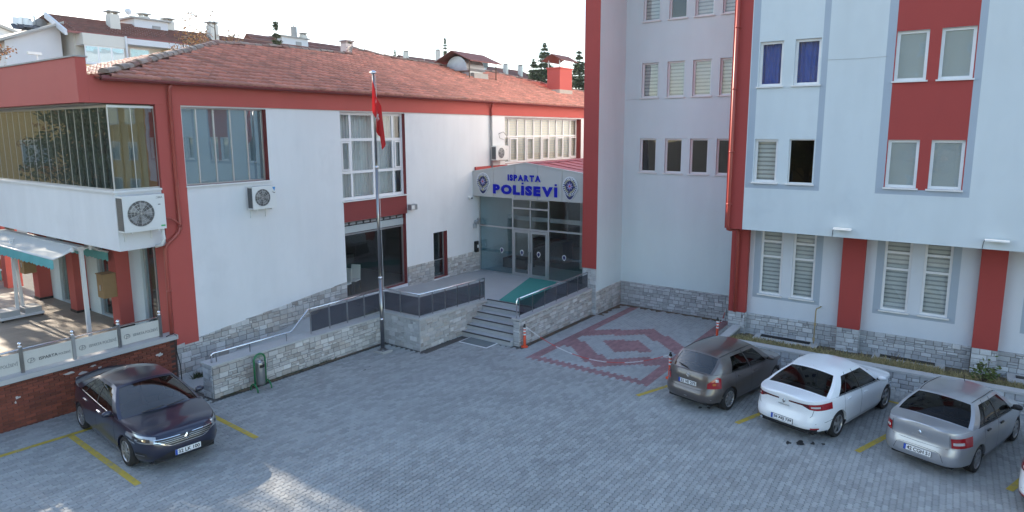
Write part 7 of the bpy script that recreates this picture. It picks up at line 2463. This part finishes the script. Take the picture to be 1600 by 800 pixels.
# ------------------------------------------------------------------ neighbours outside the frame that show in the panes
yh = thing('yellow_block', (-2, 50, 0), 'ochre yellow apartment block beyond the terrace, mirrored in the balcony glass', 'building')
part('wall', bx(-9, 5.2, 44, 56, -1, 9.2), 'house_yellow_wall', yh)
FY = FP('Y', 44.0)
far_windows(yh, FY, [(-7.5, -5.5), (-4, -2), (-0.2, 1.2)], [(2, 3.6), (5, 6.6)])
part('roof', bx(-9.4, 5.6, 43.6, 56.4, 9.2, 9.5), 'far_roof', yh)
yb2 = thing('ochre_block', (34, -24, 0), 'ochre block beyond the car park, mirrored in the front balcony pane', 'building')
part('wall', bx(27, 44, -36, -20, -1, 14), 'house_yellow_wall', yb2)
for k in range(4):
    for yy in (-35, -32, -29, -26, -23):
        w_ = part('window', bx(26.95, 27, yy, yy+1.6, 1.5+3.1*k, 3.1+3.1*k), 'upvc_white', yb2)
        part('pane', bx(26.93, 26.95, yy+.1, yy+1.5, 1.6+3.1*k, 3.0+3.1*k), 'glass_blue', w_)
part('roof', bx(26.6, 44.4, -36.4, -19.6, 14, 14.4), 'far_roof', yb2)
def broad(x, y, z, h, r, lab, seed, mat='leaf_green', n=26, per=260, extra=None):
    q = random.Random(seed)
    t = thing('broad_tree', (x, y, z), lab, 'tree')
    tr = MB().tube([(x, y, z), (x+.15, y+.1, z+h*.35), (x, y, z+h*.8)], [h*.03, h*.022, .03], 8)
    cr = MB()
    for i in range(n):
        a, f = q.uniform(0, 6.28), q.uniform(.35, 1.0)
        rr_ = r*math.sqrt(max(0.05, 1-((f-.6)/.5)**2))*q.uniform(.35, 1)
        c = Vector((x+math.cos(a)*rr_, y+math.sin(a)*rr_, z+h*f))
        tr.tube([(x, y, z+h*f*.6), Vector((x, y, z+h*f*.6)).lerp(c, .5)+Vector((0, 0, .2)), c], [.08, .05, .015], 5)
        leaf_cloud(cr, c, r*.33, per, 0.11, q, .8)
    part('trunk', tr, 'bark', t)
    part('crown', cr, mat, t)
    if extra:
        ex = MB()
        for i in range(extra[1]):
            a, f = q.uniform(0, 6.28), q.uniform(.35, 1.0)
            c = Vector((x+math.cos(a)*r*q.uniform(.6, 1.1), y+math.sin(a)*r*q.uniform(.6, 1.1), z+h*f))
            leaf_cloud(ex, c, .3, 12, .10, q)
        part('autumn_leaves', ex, extra[0], t)
broad(1.3, 34.5, 0, 10.0, 2.8, 'dark leafy tree beyond the terrace, mirrored in the balcony glass', 3, 'needle', 40, 300, ('leaf_orange', 60))
broad(7.0, 41.5, 0, 14.5, 3.6, 'thin autumn tree beyond the terrace end that dapples the sunlight', 4, 'leaf_orange', 44, 170)
broad(30, -14.5, 0, 7.5, 2.6, 'green tree beyond the car park, mirrored in the front balcony pane', 6, 'leaf_green', 22, 220)

sb = thing('sand_block', (-34, 6, 0), 'sand-coloured apartment block across the street behind the viewer, mirrored in the tall building panes', 'building')
part('wall', bx(-42, -30, -8, 22, -1, 17), 'house_yellow_wall', sb)
for k in range(5):
    for yy in (-6, -2, 2, 6, 10, 14, 18):
        w_ = part('window', bx(-30, -29.95, yy, yy+1.7, 1.2+3.1*k, 2.8+3.1*k), 'upvc_white', sb)
        part('pane', bx(-29.95, -29.93, yy+.1, yy+1.6, 1.3+3.1*k, 2.7+3.1*k), 'glass_blue', w_)
part('roof', bx(-42.4, -29.6, -8.4, 22.4, 17, 17.4), 'far_roof', sb)
broad(-22, 2, 0, 10.5, 3.2, 'first street tree behind the viewer, mirrored in the tall building panes', 11, 'leaf_orange', 26, 200)
broad(-21, 11, 0, 9.5, 3.0, 'second street tree behind the viewer, mirrored in the tall building panes', 12, 'leaf_green', 26, 200)

# ------------------------------------------------------------------ hazy air
hz = MB().box(-600, 2000, -420, 1700, -3, 300)
m = bpy.data.materials.new('haze'); m.use_nodes = True
MATS['haze'] = m
N, L = m.node_tree.nodes, m.node_tree.links
N.remove(N['Principled BSDF'])
pv = N.new('ShaderNodeVolumePrincipled')
pv.inputs['Color'].default_value = (0.9, 0.94, 1.0, 1)
pv.inputs['Density'].default_value = 0.0002
pv.inputs['Anisotropy'].default_value = 0.5
L.new(pv.outputs[0], N['Material Output'].inputs['Volume'])
tag(part('haze', hz, 'haze'), kind='stuff')
